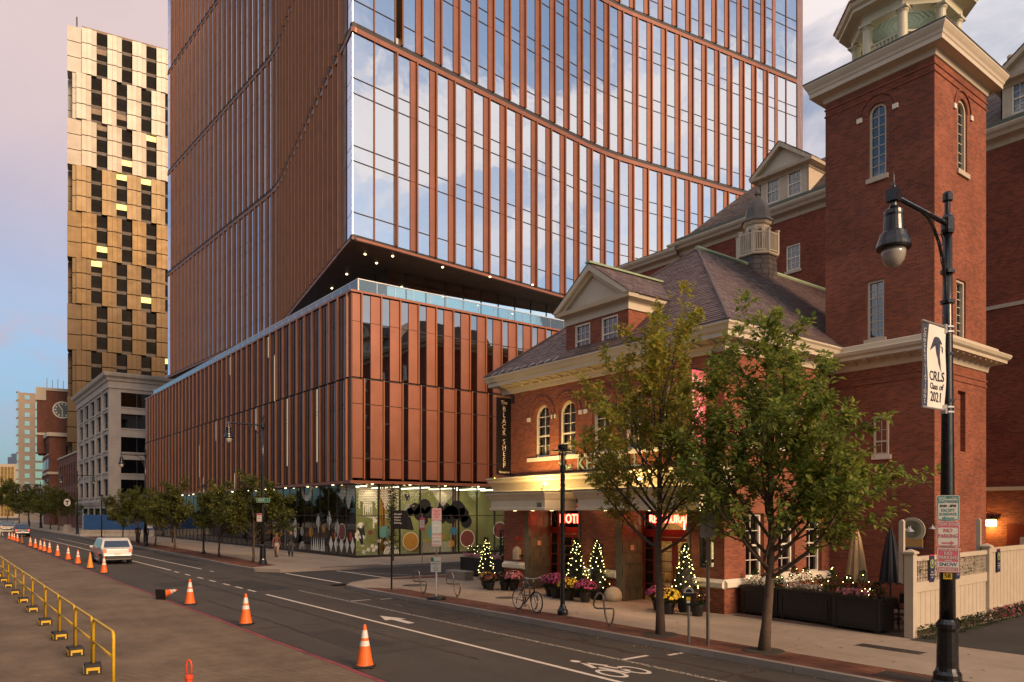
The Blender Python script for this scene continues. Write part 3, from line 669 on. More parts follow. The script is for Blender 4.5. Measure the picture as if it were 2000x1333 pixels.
# ------------------------------------------------------------------ helpers for masonry buildings
def wall_open(mb, fr, t0, t1, z0, z1, ops, depth=.22):
    """wall face with real openings (a,b,zb,zt,arched); openings in one column share a,b"""
    def q(*p): mb.add([fr.p(*v) for v in p], [(0, 1, 2, 3)])
    cols = {}
    for o in ops: cols.setdefault((o[0], o[1]), []).append(o)
    cur = t0
    for (a, b), L_ in sorted(cols.items()):
        if a > cur+1e-4: q((cur, 0, z0), (a, 0, z0), (a, 0, z1), (cur, 0, z1))
        L_.sort(key=lambda o: o[2]); zc = z0
        for (_, _, zb, zt, ar) in L_:
            if zb > zc+1e-4: q((a, 0, zc), (b, 0, zc), (b, 0, zb), (a, 0, zb))
            r = (b-a)/2; zs = zt-r if ar else zt
            q((a, 0, zb), (a, -depth, zb), (a, -depth, zs), (a, 0, zs)); q((b, -depth, zb), (b, 0, zb), (b, 0, zs), (b, -depth, zs)); q((a, -depth, zb), (a, 0, zb), (b, 0, zb), (b, -depth, zb))
            if ar:
                n = 12; P_ = [((a+b)/2-r*math.cos(math.pi*i/n), zs+r*math.sin(math.pi*i/n)) for i in range(n+1)]; ztop = zt+.02
                for (x0, y0), (x1, y1) in zip(P_, P_[1:]):
                    q((x0, 0, y0), (x1, 0, y1), (x1, 0, ztop), (x0, 0, ztop)); q((x0, -depth, y0), (x0, 0, y0), (x1, 0, y1), (x1, -depth, y1)) if False else q((x0, 0, y0), (x0, -depth, y0), (x1, -depth, y1), (x1, 0, y1))
                zc = ztop
            else: q((a, 0, zt), (a, -depth, zt), (b, -depth, zt), (b, 0, zt)); zc = zt
        if zc < z1-1e-4: q((a, 0, zc), (b, 0, zc), (b, 0, z1), (a, 0, z1))
        cur = b
    if cur < t1-1e-4: q((cur, 0, z0), (t1, 0, z0), (t1, 0, z1), (cur, 0, z1))
    return mb
def outline(a, b, zb, zt, ar, ins=0., n=14):
    a += ins; b -= ins; zb += ins; zt -= ins
    if not ar: return [(a, zb), (b, zb), (b, zt), (a, zt)]
    r = (b-a)/2; zs = zt-r
    return [(a, zb), (b, zb)]+[((a+b)/2+r*math.cos(math.pi*i/n), zs+r*math.sin(math.pi*i/n)) for i in range(n+1)]
def ring_mesh(fr, o1, o2, n0, n1):
    mb = MB(); n = len(o1)
    A = [fr.p(x, n1, z) for x, z in o1]; B = [fr.p(x, n1, z) for x, z in o2]; A0 = [fr.p(x, n0, z) for x, z in o1]; B0 = [fr.p(x, n0, z) for x, z in o2]
    v = A+B+A0+B0; f = []
    for i in range(n):
        j = (i+1) % n; f += [(i, j, n+j, n+i), (2*n+i, 2*n+j, j, i), (n+i, n+j, 3*n+j, 3*n+i)]
    return mb.add(v, f)
def window(t, fr, a, b, zb, zt, ar=False, depth=.22, fw=.07, cols=2, rows=4, mat=None, glass=None, sill=None, back=M_dark, hung=True, curtain=None, fproud=0.):
    mat = mat or M_white; glass = glass or M_win
    w = part(t, 'window', ring_mesh(fr, outline(a, b, zb, zt, ar), outline(a, b, zb, zt, ar, fw), -depth, -depth+.10+fproud), mat, world=True)
    g = outline(a, b, zb, zt, ar, fw*.9); mb = MB().add([fr.p(x, -depth+.03, z) for x, z in g], [tuple(range(len(g)))])
    part(w, 'pane', mb, glass, world=True)
    mb = MB(); r = (b-a)/2; zs = zt-r if ar else zt
    for i in range(1, cols):
        x = a+fw+(b-a-2*fw)*i/cols; zz_ = zt-fw if not ar else zs+math.sqrt(max(0, (r-fw)**2-(x-(a+b)/2)**2))
        fr.box(mb, x-.012, x+.012, -depth+.02, -depth+.055, zb+fw, zz_)
    for k in range(1, rows):
        z = zb+fw+(zt-zb-2*fw)*k/rows; hw = (b-a)/2-fw if z < zs else math.sqrt(max(0, (r-fw)**2-(z-zs)**2)); th = .03 if hung and k == rows//2 else .012
        fr.box(mb, (a+b)/2-hw, (a+b)/2+hw, -depth+.02, -depth+.055+(.02 if th > .02 else 0), z-th, z+th)
    if cols > 1 or rows > 1: part(w, 'muntins', mb, mat, world=True)
    if sill: part(w, 'sill', MB().mbox(fr.M(a-.08, b+.08, -depth, .07, zb-.16, zb-.001)), sill, world=True)
    bk = outline(a, b, zb, zt, ar); part(w, 'dark_room', MB().add([fr.p(x, -depth-.5, z) for x, z in bk], [tuple(range(len(bk)))]), back, world=True)
    if curtain:
        mb = MB()
        for s_ in (0, 1):
            x0 = a+fw if s_ == 0 else b-fw-.43*(b-a); x1 = x0+.43*(b-a); n = 8; P_ = [(x0+(x1-x0)*i/n, -depth-.1-.03*(i % 2)) for i in range(n+1)]
            for (p, d0), (p1, d1) in zip(P_, P_[1:]): mb.add([fr.p(p, d0, zb+.05), fr.p(p1, d1, zb+.05), fr.p(p1, d1, zt-fw-.1), fr.p(p, d0, zt-fw-.1)], [(0, 1, 2, 3)])
        part(w, 'curtain', mb, curtain, world=True)
    return w
def arch_trim(t, fr, a, b, zt, w1=.14, w2=.34, mat=None, impost=True):
    r = (b-a)/2; zs = zt-r; c = (a+b)/2; mb = MB(); n = 14
    for k in range(n):
        for (ri, ro, pr) in ((r+.01, r+w1, .02), (r+w1+.01, r+w2-.06, .0), (r+w2-.05, r+w2, .045)):
            if pr == 0: continue
            a0, a1 = math.pi*k/n+.006, math.pi*(k+1)/n-.006
            P_ = [(ri, a0), (ro, a0), (ro, a1), (ri, a1)]
            q = [fr.p(c+rr_*math.cos(an), pr, zs+rr_*math.sin(an)) for rr_, an in P_]; q0 = [fr.p(c+rr_*math.cos(an), -.01, zs+rr_*math.sin(an)) for rr_, an in P_]
            mb.add(q+q0, [(0, 1, 2, 3), (0, 4, 5, 1), (1, 5, 6, 2), (2, 6, 7, 3), (3, 7, 4, 0)])
    part(t, 'brick_arch', mb, mat or M_brick, world=True, fix=True)
    if impost:
        for s_ in (-1, 1): part(t, 'impost_block', MB().mbox(fr.M(c+s_*(r+w2-.02)-.09, c+s_*(r+w2-.02)+.09, -.02, .06, zs-.14, zs+.02)), M_white, world=True)
def cornice_ring(x0, x1, y0, y1, prof, back=True):
    """moulding round a rectangle, mitred: prof = [(offset, z)...]"""
    mb = MB(); rings = [[(x0-o, y0-o, z), (x1+o, y0-o, z), (x1+o, y1+o, z), (x0-o, y1+o, z)] for o, z in prof]
    return mb.loft(rings, cap=False)
def slates(A, B, Cc, D, course=.16, w=.28, seed=1, lift=.02):
    A, B, Cc, D = (Vector(p) for p in (A, B, Cc, D)); rs = random.Random(seed); mb = MB()
    up = ((D+Cc)/2-(A+B)/2); nrm = (B-A).cross(up).normalized()
    if nrm.z < 0: nrm = -nrm
    L_ = up.length; n = max(1, int(L_/course)); e = (B-A).normalized(); eo = A.dot(e)
    for k in range(n):
        v0, v1 = k/n, min(1, (k+1.25)/n); l0, r0 = A.lerp(D, v0), B.lerp(Cc, v0); l1, r1 = A.lerp(D, v1), B.lerp(Cc, v1)
        s0, s1 = l0.dot(e), r0.dot(e)
        if s1-s0 < .05: continue
        upv = (l1-l0)-e*((l1-l0).dot(e)); x = s0-((s0-eo+(k % 2)*w/2) % w)
        while x < s1:
            a, b = max(s0, x+.004), min(s1, x+w-.004); x += w
            if b-a < .02: continue
            lf = lift*rs.uniform(.7, 1.4); p = l0+e*(a-s0)+nrm*lf; q = l0+e*(b-s0)+nrm*lf*rs.uniform(.9, 1.1)
            t0 = max(a, l1.dot(e)); t1 = min(b, r1.dot(e))
            if t1-t0 < .01: t0 = t1 = (a+b)/2
            P1 = l0+e*(t0-s0)+upv; Q1 = l0+e*(t1-s0)+upv
            mb.add([p, q, Q1+nrm*.004, P1+nrm*.004, p-nrm*lf, q-nrm*lf], [(0, 1, 2, 3), (4, 5, 1, 0)])
    return mb
def glow(name, loc, energy, col=(1, .72, .38), r=.05, spot=None, aim=None):
    l_ = bpy.data.lights.new(name, 'SPOT' if spot else 'POINT'); l_.energy = energy; l_.color = col; l_.shadow_soft_size = r
    if spot: l_.spot_size = spot; l_.spot_blend = .7
    o = bpy.data.objects.new(name, l_); link(o); o.location = loc
    if aim: o.rotation_euler = (Vector(loc)-Vector(aim)).to_track_quat('Z', 'Y').to_euler()
    return o
# ------------------------------------------------------------------ the old fire station hotel: front block
HX0, HX1, HY = -26.1, -14.65, 19.6
M_brick_u = brickmat('upper_tower_brick', (.225, .062, .033), (.12, .034, .022), (.17, .095, .07), .30)
ht = thing('brick_hotel', 'old red brick corner hotel with arched windows, slate hip roof and twin entrance canopies', 'building', (-20.4, 22, 0))
ff = Frame((HX0, HY), (1, 0), (0, -1)); fs = Frame((HX1, HY), (0, 1), (1, 0))
def fx(x): return x-HX0
wins = [(-24.05, -23.07), (-22.52, -21.54), (-20.62, -19.64), (-18.95, -17.97), (-17.2, -16.22)]
P1, P2 = (-24.36, -21.34), (-19.07, -16.1)
mb = MB(); wall_open(mb, ff, 0, HX1-HX0, 4.3, 8.5, [(fx(a), fx(b), 5.56, 7.7, True) for a, b in wins], .24)
part(ht, 'upper_wall', mb, M_brick, world=True)
mb = MB(); wall_open(mb, ff, 0, HX1-HX0, .1, 4.3, [(fx(a), fx(b), .1, 3.62, False) for a, b in (P1, P2)]+[(fx(-15.62), fx(-15.05), 1.55, 2.55, False)], .12)
part(ht, 'lower_wall', mb, M_brick, world=True)
sidew = [(1.1, 2.1), (2.9, 3.9), (4.6, 5.6)]
mb = MB(); wall_open(mb, fs, 0, 16.4, .1, 8.5, [(a, b, 5.56, 7.7, True) for a, b in sidew]+[(a, b, 1.2, 3.3, False) for a, b in sidew], .24)
part(ht, 'side_wall', mb, M_brick, world=True)
mb = MB(); mb.box(HX0, HX0+.2, HY+.01, 36, .1, 8.5); part(ht, 'rear_wall', mb, M_brick, world=True)
M_clear = glassmat('door_glass', (.9, .9, .9), .04, (.85, .85, .82), .005)
M_curt = pm('net_curtain', (.52, .49, .42), .9, 0, .1, 3.)
for a, b in wins:
    window(ht, ff, fx(a), fx(b), 5.56, 7.7, True, .24, .09, 2, 5, sill=None, curtain=M_curt, glass=M_clear); arch_trim(ht, ff, fx(a), fx(b), 7.7)
for a, b in sidew:
    window(ht, fs, a, b, 5.56, 7.7, True, .24, .09, 2, 5, sill=M_white, curtain=M_curt); arch_trim(ht, fs, a, b, 7.7); window(ht, fs, a, b, 1.2, 3.3, False, .24, .09, 2, 4, sill=M_white)
for a, b in ((-24.4, -21.2), (-20.95, -15.9)): part(ht, 'window_sill', MB().mbox(ff.M(fx(a), fx(b), -.02, .10, 5.40, 5.555)), M_white, world=True)
for x0, x1 in ((-26.1, P1[0]-.25), (P1[1]+.08, P2[0]-.25), (P2[1]+.08, HX1)): part(ht, 'stone_course', MB().prof_x([(HY+.01, .92), (HY-.12, .98), (HY-.12, 1.12), (HY+.01, 1.24)], x0, x1), M_white, world=True)
part(ht, 'stone_course', MB().prof_y([(HX1-.01, .92), (HX1+.12, .98), (HX1+.12, 1.12), (HX1-.01, 1.24)], HY, 25.6), M_white, world=True)
# eaves cornice with brackets, hip roof
E0, E1 = 8.5, 9.15
part(ht, 'eaves_cornice', cornice_ring(HX0, HX1, HY, 36, [(-.02, 8.36), (.07, 8.38), (.09, 8.52), (.14, 8.60), (.14, 8.68), (.50, 8.72), (.50, 8.86), (.56, 8.90), (.60, 9.02), (.66, 9.08), (.66, 9.14), (.3, 9.15)]), M_cream, world=True, fix=True)
def brackets(fr, n, l_, z, nm='eaves_bracket', s=.42, t_=ht, mat=M_cream):
    for i in range(n):
        a = .25+i*(l_-.5)/(n-1)
        mb = MB(); pr = [(0.08, z-.13), (s, z-.03), (s, z+.01), (.08, z+.01)]
        mb.loft([[fr.p(a-.055, b, c) for b, c in pr], [fr.p(a+.055, b, c) for b, c in pr]]); part(t_, nm, mb, mat, world=True, fix=True)
brackets(ff, 19, HX1-HX0, 8.70); brackets(fs, 10, 6., 8.70)
AP, AB = (-20.4, 25.5, 14.4), (-20.4, 36.6, 14.4); ex0, ex1, ey = -26.75, -14.0, 18.95; ez = 9.12
part(ht, 'roof', MB().add([(ex0, ey, ez), (ex1, ey, ez), (ex1, 36.6, ez), (ex0, 36.6, ez), AP, AB], [(0, 1, 4), (1, 2, 5, 4), (3, 0, 4, 5), (2, 3, 5), (3, 2, 1, 0)]), M_slate, world=True)
part(ht, 'roof_slates', slates((ex0, ey, ez), (ex1, ey, ez), AP, AP, seed=1), M_slate, world=True, kind='stuff')
part(ht, 'roof_slates', slates((ex1, ey, ez), (ex1, 36.6, ez), AB, AP, seed=2), M_slate, world=True, kind='stuff')
part(ht, 'roof_slates', slates((ex0, 36.6, ez), (ex0, ey, ez), AP, AB, seed=3), M_slate, world=True, kind='stuff')
part(ht, 'ridge_cap', MB().tube([(-20.4, 25.4, 14.42), (-20.4, 36.6, 14.42)], .11, 6), M_verd, world=True)
for e0 in ((ex1, ey, ez), (ex0, ey, ez)): part(ht, 'hip_cap', MB().tube([Vector(e0)+Vector((0, 0, .04)), Vector(AP)+Vector((0, 0, .03))], .05, 6), M_slate2, world=True)
part(ht, 'gutter', cornice_ring(HX0, HX1, HY, 36, [(.58, 9.13), (.60, 9.22), (.42, 9.27), (.36, 9.22)]), M_lead, world=True)
for i in range(9): part(ht, 'snow_guard', MB().bar((ex0+.6+i*.5, ey+.02, ez+.06), (ex0+.75+i*.5, ey+.18, ez+.22), .03, .02), M_alum, world=True)
# gabled front dormer
DX0, DX1 = -22.05, -18.75; fd = Frame((DX0, HY-.02), (1, 0), (0, -1)); dc = (DX0+DX1)/2
mb = MB(); wall_open(mb, fd, 0, DX1-DX0, 9.1, 10.62, [(.5, 1.35, 9.25, 10.5, False), (1.95, 2.8, 9.25, 10.5, False)], .12)
mb.box(DX0, DX0+.05, HY, 24, 9.1, 10.62); mb.box(DX1-.05, DX1, HY, 24, 9.1, 10.62); part(ht, 'dormer_wall', mb, M_brick, world=True)
for a in (.5, 1.95): window(ht, fd, a, a+.85, 9.25, 10.5, False, .12, .07, 3, 4)
part(ht, 'dormer_entablature', cornice_ring(DX0, DX1, HY, 24, [(.0, 10.55), (.06, 10.56), (.06, 10.8), (.1, 10.86), (.32, 10.92), (.36, 11.05), (.2, 11.08)]), M_cream, world=True, fix=True)
gz, gw = 12.52, (DX1-DX0)/2+.40
def gable(y0, y1, o, z0, z1, w, t_=.16):   # raking mouldings
    mb = MB()
    for s_ in (-1, 1):
        pr = [(dc+s_*w, z0), (dc, z1), (dc, z1-t_*1.35), (dc+s_*(w-t_*1.5), z0)]
        mb.loft([[(x, y0, z) for x, z in pr], [(x, y1, z) for x, z in pr]])
    return mb
part(ht, 'pediment_board', MB().prism([(0, 0)], 0, 0) if False else MB().loft([[(dc-gw+.2, HY-.12, 11.05), (dc+gw-.2, HY-.12, 11.05), (dc, HY-.12, gz-.15)], [(dc-gw+.2, HY+.1, 11.05), (dc+gw-.2, HY+.1, 11.05), (dc, HY+.1, gz-.15)]]), M_cream, world=True, fix=True)
part(ht, 'raking_cornice', gable(HY-.40, HY-.1, 0, 11.05, gz, gw, .17), M_cream, world=True, fix=True)
part(ht, 'raking_cornice', gable(HY-.26, HY-.1, 0, 11.05, gz-.2, gw-.3, .13), M_cream, world=True, fix=True)
for s_ in (-1, 1):
    A, B, Cc, D = (dc+s_*gw, HY-.42, 11.06), (dc+s_*gw, 24.5, 11.06), (dc, 24.5, gz+.02), (dc, HY-.42, gz+.02)
    if s_ < 0: A, B, Cc, D = B, A, D, Cc
    part(ht, 'dormer_slates', slates(A, B, Cc, D, .16, .28, 5+s_), M_slate, world=True, kind='stuff')
part(ht, 'dormer_roof', MB().loft([[(dc-gw, HY+.15, 11.04), (dc, HY+.15, gz), (dc+gw, HY+.15, 11.04)], [(dc-gw, 24.5, 11.04), (dc, 24.5, gz), (dc+gw, 24.5, 11.04)]]), M_slate, world=True, fix=True)
part(ht, 'ridge_cap', MB().bar((dc, HY-.44, gz+.05), (dc, 23.4, gz+.05), .24, .07), M_verd, world=True)
# cupola on the ridge
cu = (-20.4, 29.7)
cp = part(ht, 'cupola', MB().lathe([(.86, 13.2), (.80, 14.82)], 8, (cu[0], cu[1], 0), ph=R(22.5)), M_slate2, world=True)
M_slate3 = pm('cupola_slate', (.085, .066, .063), .6, 0, .1, 2., island=.3)
mb = MB()
for k in range(5):
    for j in range(8):
        for s_ in (0, 1):
            r0 = .87-.055*k/4*.9; a0, a1 = R(22.5+45*j), R(67.5+45*j); z0_ = 13.7+k*.23
            p, q = Vector((r0*math.cos(a0), r0*math.sin(a0), 0)), Vector((r0*math.cos(a1), r0*math.sin(a1), 0)); u0, u1 = (.0, .48+.1*(k % 2)) if s_ == 0 else (.5+.1*(k % 2), 1.)
            pp, qq = p.lerp(q, u0+.01), p.lerp(q, u1-.01); o_ = Vector((cu[0], cu[1], 0))
            mb.add([o_+pp*1.03+Vector((0, 0, z0_)), o_+qq*1.03+Vector((0, 0, z0_)), o_+qq*1.0+Vector((0, 0, z0_+.22)), o_+pp*1.0+Vector((0, 0, z0_+.22))], [(0, 1, 2, 3)])
part(cp, 'slate_skirt', mb, M_slate3, world=True, kind='stuff')
part(cp, 'cupola_deck', MB().lathe([(.9, 14.80), (.94, 14.84), (.94, 14.9), (.88, 14.93)], 8, (cu[0], cu[1], 0), ph=R(22.5)), M_cream, world=True)
part(cp, 'drum', MB().lathe([(.52, 14.9), (.52, 16.25), (.60, 16.3), (.66, 16.42), (.70, 16.46)], 8, (cu[0], cu[1], 0), ph=R(22.5)), M_cream, world=True)
part(cp, 'dome', MB().lathe([(.74, 16.44), (.70, 16.50), (.60, 16.62), (.56, 16.82), (.52, 17.06), (.42, 17.3), (.26, 17.5), (.12, 17.62), (.07, 17.68), (.07, 17.72), (.12, 17.75), (.13, 17.82), (.1, 17.92), (.0, 17.95)], 8, (cu[0], cu[1], 0), ph=R(22.5)), M_lead, world=True)
for j in range(8):
    a = R(45*j); fr = Frame((cu[0]+.485*math.cos(a), cu[1]+.485*math.sin(a)), (-math.sin(a), math.cos(a)), (math.cos(a), math.sin(a)))
    if math.cos(a)*.8+math.sin(a)*-.6 < -.3: continue
    ol = outline(-.11, .11, 15.2, 16.15, True); part(cp, 'louvre', ring_mesh(fr, outline(-.13, .13, 15.18, 16.18, True), outline(-.09, .09, 15.2, 16.12, True), 0, .03), M_cream, world=True)
    mb = MB()
    for k in range(9): fr.box(mb, -.09, .09, .0, .018, 15.22+k*.095, 15.265+k*.095)
    part(cp, 'louvre_slats', mb, M_seam, world=True)
for j in range(8):
    a0, a1 = R(22.5+45*j), R(67.5+45*j); r_ = .88; p, q = Vector((cu[0]+r_*math.cos(a0), cu[1]+r_*math.sin(a0), 0)), Vector((cu[0]+r_*math.cos(a1), cu[1]+r_*math.sin(a1), 0))
    part(cp, 'baluster_post', MB().box(p.x-.055, p.x+.055, p.y-.055, p.y+.055, 14.9, 15.9).box(p.x-.075, p.x+.075, p.y-.075, p.y+.075, 15.9, 15.95), M_cream, world=True)
    mb = MB(); mb.bar((p.x, p.y, 15.78), (q.x, q.y, 15.78), .05, .06); mb.bar((p.x, p.y, 15.0), (q.x, q.y, 15.0), .05, .05)
    for k in range(1, 7): w_ = p.lerp(q, k/7); mb.box(w_.x-.018, w_.x+.018, w_.y-.018, w_.y+.018, 15.0, 15.76)
    part(cp, 'balustrade', mb, M_cream, world=True)
# entrances: tiled jambs, red doors, transoms, warm lobby
M_tile = pm('glazed_tile', (.115, .105, .075), .35, 0, .25, 2.5, var2=(14., .12)); M_tgrout = pm('tile_grout', (.12, .10, .075), .8, 0, .1, 3.)
M_red = pm('red_door', (.115, .018, .012), .35, 0, .12, 4., coat=.3)
M_lobby = pm('lobby_wall', (.52, .38, .2), .8, 0, .15, 1.); M_lobbyf = pm('lobby_floor', (.16, .10, .06), .5, 0, .15, 2.)
M_lobbylight = em('lobby_lamp', (1, .74, .36), 7.)
for pi, (a, b) in enumerate((P1, P2)):
    yb = 20.75
    part(ht, 'jamb', MB().box(a-.02, a+.0, HY+.02, yb, .12, 3.62), M_tgrout, world=True); part(ht, 'jamb', MB().box(b, b+.02, HY+.02, yb, .12, 3.62), M_tgrout, world=True)
    part(ht, 'jamb_pilaster', MB().box(a-.26, a+.0, HY-.05, HY+.02, .12, 3.62), M_tile, world=True); part(ht, 'jamb_pilaster', MB().box(b, b+.10, HY-.05, HY+.02, .12, 3.62), M_tile, world=True)
    for k in range(8):
        for j in range(3):
            y0 = HY+.02+j*.37-(.18 if k % 2 else 0); y1 = y0+.355; y0 = max(y0, HY-.04); y1 = min(y1, yb)
            if y1-y0 > .03: pcs = bpy.data.objects.new('tile', cube(M_tile)); link(pcs); pcs.parent = ht; pcs.matrix_parent_inverse = tmat(ht).inverted(); pcs.matrix_basis = Matrix.Translation((a+.01, (y0+y1)/2, .14+k*.435+.21)) @ Matrix.Diagonal((.03, y1-y0, .42, 1))
    part(ht, 'entrance_ceiling', MB().box(a, b, HY-.02, yb, 3.6, 3.7), M_cream, world=True)
    fd_ = Frame((a, yb), (1, 0), (0, -1)); w_ = b-a
    mb = MB()
    for x0, x1 in ((0, .12), (.52, .62), (1.06, 1.12), (2.38, 2.48), (2.88, w_)):
        pass
    fr_ = part(ht, 'door_frame', MB().mbox(fd_.M(0, .10, 0, .08, .15, 3.6)).mbox(fd_.M(w_-.10, w_, 0, .08, .15, 3.6)).mbox(fd_.M(.52, .62, 0, .08, .15, 3.6)).mbox(fd_.M(w_-.62, w_-.52, 0, .08, .15, 3.6)).mbox(fd_.M(.1, w_-.1, 0, .081, 2.45, 2.72)).mbox(fd_.M(.1, w_-.1, 0, .081, 3.45, 3.6)), M_red, world=True)
    for x0, x1, leaf in ((.1, .52, False), (.62, w_/2-.005, True), (w_/2+.005, w_-.62, True), (w_-.52, w_-.1, False)):
        if leaf:
            d_ = part(ht, 'door', MB().mbox(fd_.M(x0, x0+.11, .0, .06, .16, 2.44)).mbox(fd_.M(x1-.11, x1, .0, .06, .16, 2.44)).mbox(fd_.M(x0+.11, x1-.11, .0, .059, .16, .5)).mbox(fd_.M(x0+.11, x1-.11, .0, .059, 2.3, 2.44)), M_red, world=True)
            part(d_, 'door_handle', MB().mbox(fd_.M(*((x1-.07, x1-.04) if x0 < w_/2-.1 else (x0+.04, x0+.07)), .06, .10, 1.0, 1.45)), pm('brass', (.55, .38, .14), .3, .9, .05) if 'brass' not in MATS else MATS['brass'], world=True)
            x0, x1 = x0+.11, x1-.11; par = d_; z0_ = .5; z1_ = 2.3
        else: par = fr_; z0_ = .3; z1_ = 2.45
        part(par, 'pane', MB().mbox(fd_.M(x0, x1, .02, .03, z0_, z1_)), M_clear, world=True)
        for k in range(1, 5): part(par, 'glazing_bar', MB().mbox(fd_.M(x0, x1, .015, .045, z0_+(z1_-z0_)*k/5-.015, z0_+(z1_-z0_)*k/5+.015)), M_red, world=True)
    for x0, x1, cross in ((.1, .52, 1), (.62, w_-.62, 0), (w_-.52, w_-.1, 1)):
        part(fr_, 'transom_pane', MB().mbox(fd_.M(x0, x1, .02, .03, 2.72, 3.45)), M_clear, world=True)
        if cross: part(fr_, 'transom_cross', MB().bar(fd_.p(x0, .04, 2.72), fd_.p(x1, .04, 3.45), .03, .03).bar(fd_.p(x1, .041, 2.72), fd_.p(x0, .041, 3.45), .03, .03), M_black, world=True)
    # lobby behind
    part(ht, 'lobby', MB().add([(a, 24.5, .15), (b, 24.5, .15), (b, 24.5, 3.6), (a, 24.5, 3.6), (a, yb+.1, .15), (b, yb+.1, .15), (b, yb+.1, 3.6), (a, yb+.1, 3.6)], [(0, 1, 2, 3), (4, 0, 3, 7), (1, 5, 6, 2), (4, 5, 1, 0), (3, 2, 6, 7)]), M_lobby, world=True)
    for k in range(3): part(ht, 'pendant_lamp', MB().lathe([(.02, .5), (.02, .16), (.1, .12), (.13, .0), (.1, -.05)], 10, (a+.6+k*.9, 22.3+.5*(k % 2), 2.5)), M_lobbylight, world=True)
    part(ht, 'reception_desk', MB().box(a+.5, b-.4, 23.4, 23.9, .15, 1.2), M_lobbyf, world=True)
    glow('lobby_light', ((a+b)/2, 22.6, 2.9), 60 if pi == 0 else 38, (1, .72, .36), .25)
M_neon = em('neon_red', (1, .06, .03), 9.)
M_neonw = em('neon_core', (1, .13, .08), 6.)
fd_ = Frame((P1[0], 20.65), (1, 0), (0, -1))
nm = part(None, 'neon_sign', textmesh('HOTEL', .52, M_neonw, .012, xs=.92, bold=-.006)); nm.matrix_basis = planeM((-22.78, 20.52, 3.05), (1, 0, 0)); tag(nm, 'red neon HOTEL sign glowing over the left-hand red doors of the brick hotel', 'neon sign')
part(nm, 'neon_glow', textmesh('HOTEL', .52, M_neon, .006, xs=.92, bold=.012), M=Matrix.Translation((0, 0, -.03)))
nm = part(None, 'neon_sign', textmesh('RESTAURANT', .40, M_neonw, .012, xs=.86, bold=-.004)); nm.matrix_basis = planeM((-17.55, 20.52, 3.08), (1, 0, 0)); tag(nm, 'red neon RESTAURANT sign glowing over the right-hand red doors behind the tree', 'neon sign')
part(nm, 'neon_glow', textmesh('RESTAURANT', .40, M_neon, .006, xs=.86, bold=.010), M=Matrix.Translation((0, 0, -.03)))
glow('neon_light', (-22.8, 20.3, 3.0), 9, (1, .08, .03), .2); glow('neon_light', (-17.6, 20.3, 3.0), 9, (1, .08, .03), .2)
# canopies and the lit cove above them
for (x0, x1) in ((-24.97, -21.47), (-19.75, -14.35)):
    part(ht, 'canopy', MB().loft([[(x0+o, 18.0+o, z), (x1-o, 18.0+o, z), (x1-o, HY, z), (x0+o, HY, z)] for o, z in ((.06, 3.39), (.0, 3.41), (.0, 3.50), (.05, 3.52), (.05, 3.78), (.02, 3.82), (-.06, 3.96), (-.12, 4.04), (-.12, 4.10))]), pm('canopy_cream', (.64, .54, .37), .55, 0, .07, 2., streak=.06) if 'canopy_cream' not in MATS else MATS['canopy_cream'], world=True, fix=True)
    part(ht, 'canopy_roof', MB().loft([[(x0-.14, 17.86, 4.10), (x1+.14, 17.86, 4.10), (x1+.14, HY, 4.10), (x0-.14, HY, 4.10)], [(x0-.14, 17.86, 4.13), (x1+.14, 17.86, 4.13), (x1+.14, HY, 4.18), (x0-.14, HY, 4.18)]]), M_lead, world=True, fix=True)
    for k in range(3):
        lx = x0+.6+k*(x1-x0-1.2)/2
        part(ht, 'canopy_downlight', MB().lathe([(.07, 0), (.09, .03)], 12, (lx, 18.85, 3.386)), M_warm, world=True)
    glow('canopy_light', ((x0+x1)/2, 18.7, 3.2), 90, (1, .72, .34), .2, R(150), ((x0+x1)/2, 18.9, 0))
pc_ = [(HY+.02, 4.16), (HY-.30, 4.18), (HY-.30, 4.26), (HY-.36, 4.36), (HY-.46, 4.48), (HY-.60, 4.58), (HY-.62, 4.66), (HY-.70, 4.72), (HY-.70, 4.78), (HY+.02, 4.84)]
part(ht, 'cove_cornice', MB().prof_x(pc_, -26.5, -14.3), M_cream, world=True, fix=True)
part(ht, 'cove_flashing', MB().prof_x([(HY-.71, 4.785), (HY-.71, 4.80), (HY+.0, 4.89), (HY+.0, 4.86)], -26.5, -14.3), M_lead, world=True, fix=True)
for lx in (-22.3, -17.4):
    fl_ = thing('flood_lamp', 'small white floodlight on the %s entrance canopy shining up at the cornice' % ('left' if lx < -20 else 'right'), 'floodlight', (lx, 18.55, 4.13))
    part(fl_, 'lamp_bracket', MB().tube([(0, 0, 0), (0, 0, .12), (.1, .03, .2)], .02, 6), M_white); part(fl_, 'lamp_head', MB().lathe([(.05, 0), (.08, .03), (.09, .12)], 10, (.14, .05, .16)), M_white)
    part(fl_, 'bulb', MB().lathe([(.075, 0), (.06, .03), (.0, .05)], 10, (.14, .05, .285)), em('flood_bulb', (1, .82, .4), 40.) if 'flood_bulb' not in MATS else MATS['flood_bulb'])
    glow('flood_light', (lx-.5, 17.95, 4.5), 300 if lx < -20 else 120, (1, .64, .22), .1, R(150), (lx-1.3, 19.6, 5.0))
    glow('flood_light', (lx+.6, 17.95, 4.5), 150 if lx < -20 else 90, (1, .64, .22), .1, R(150), (lx+1.2, 19.6, 5.0))
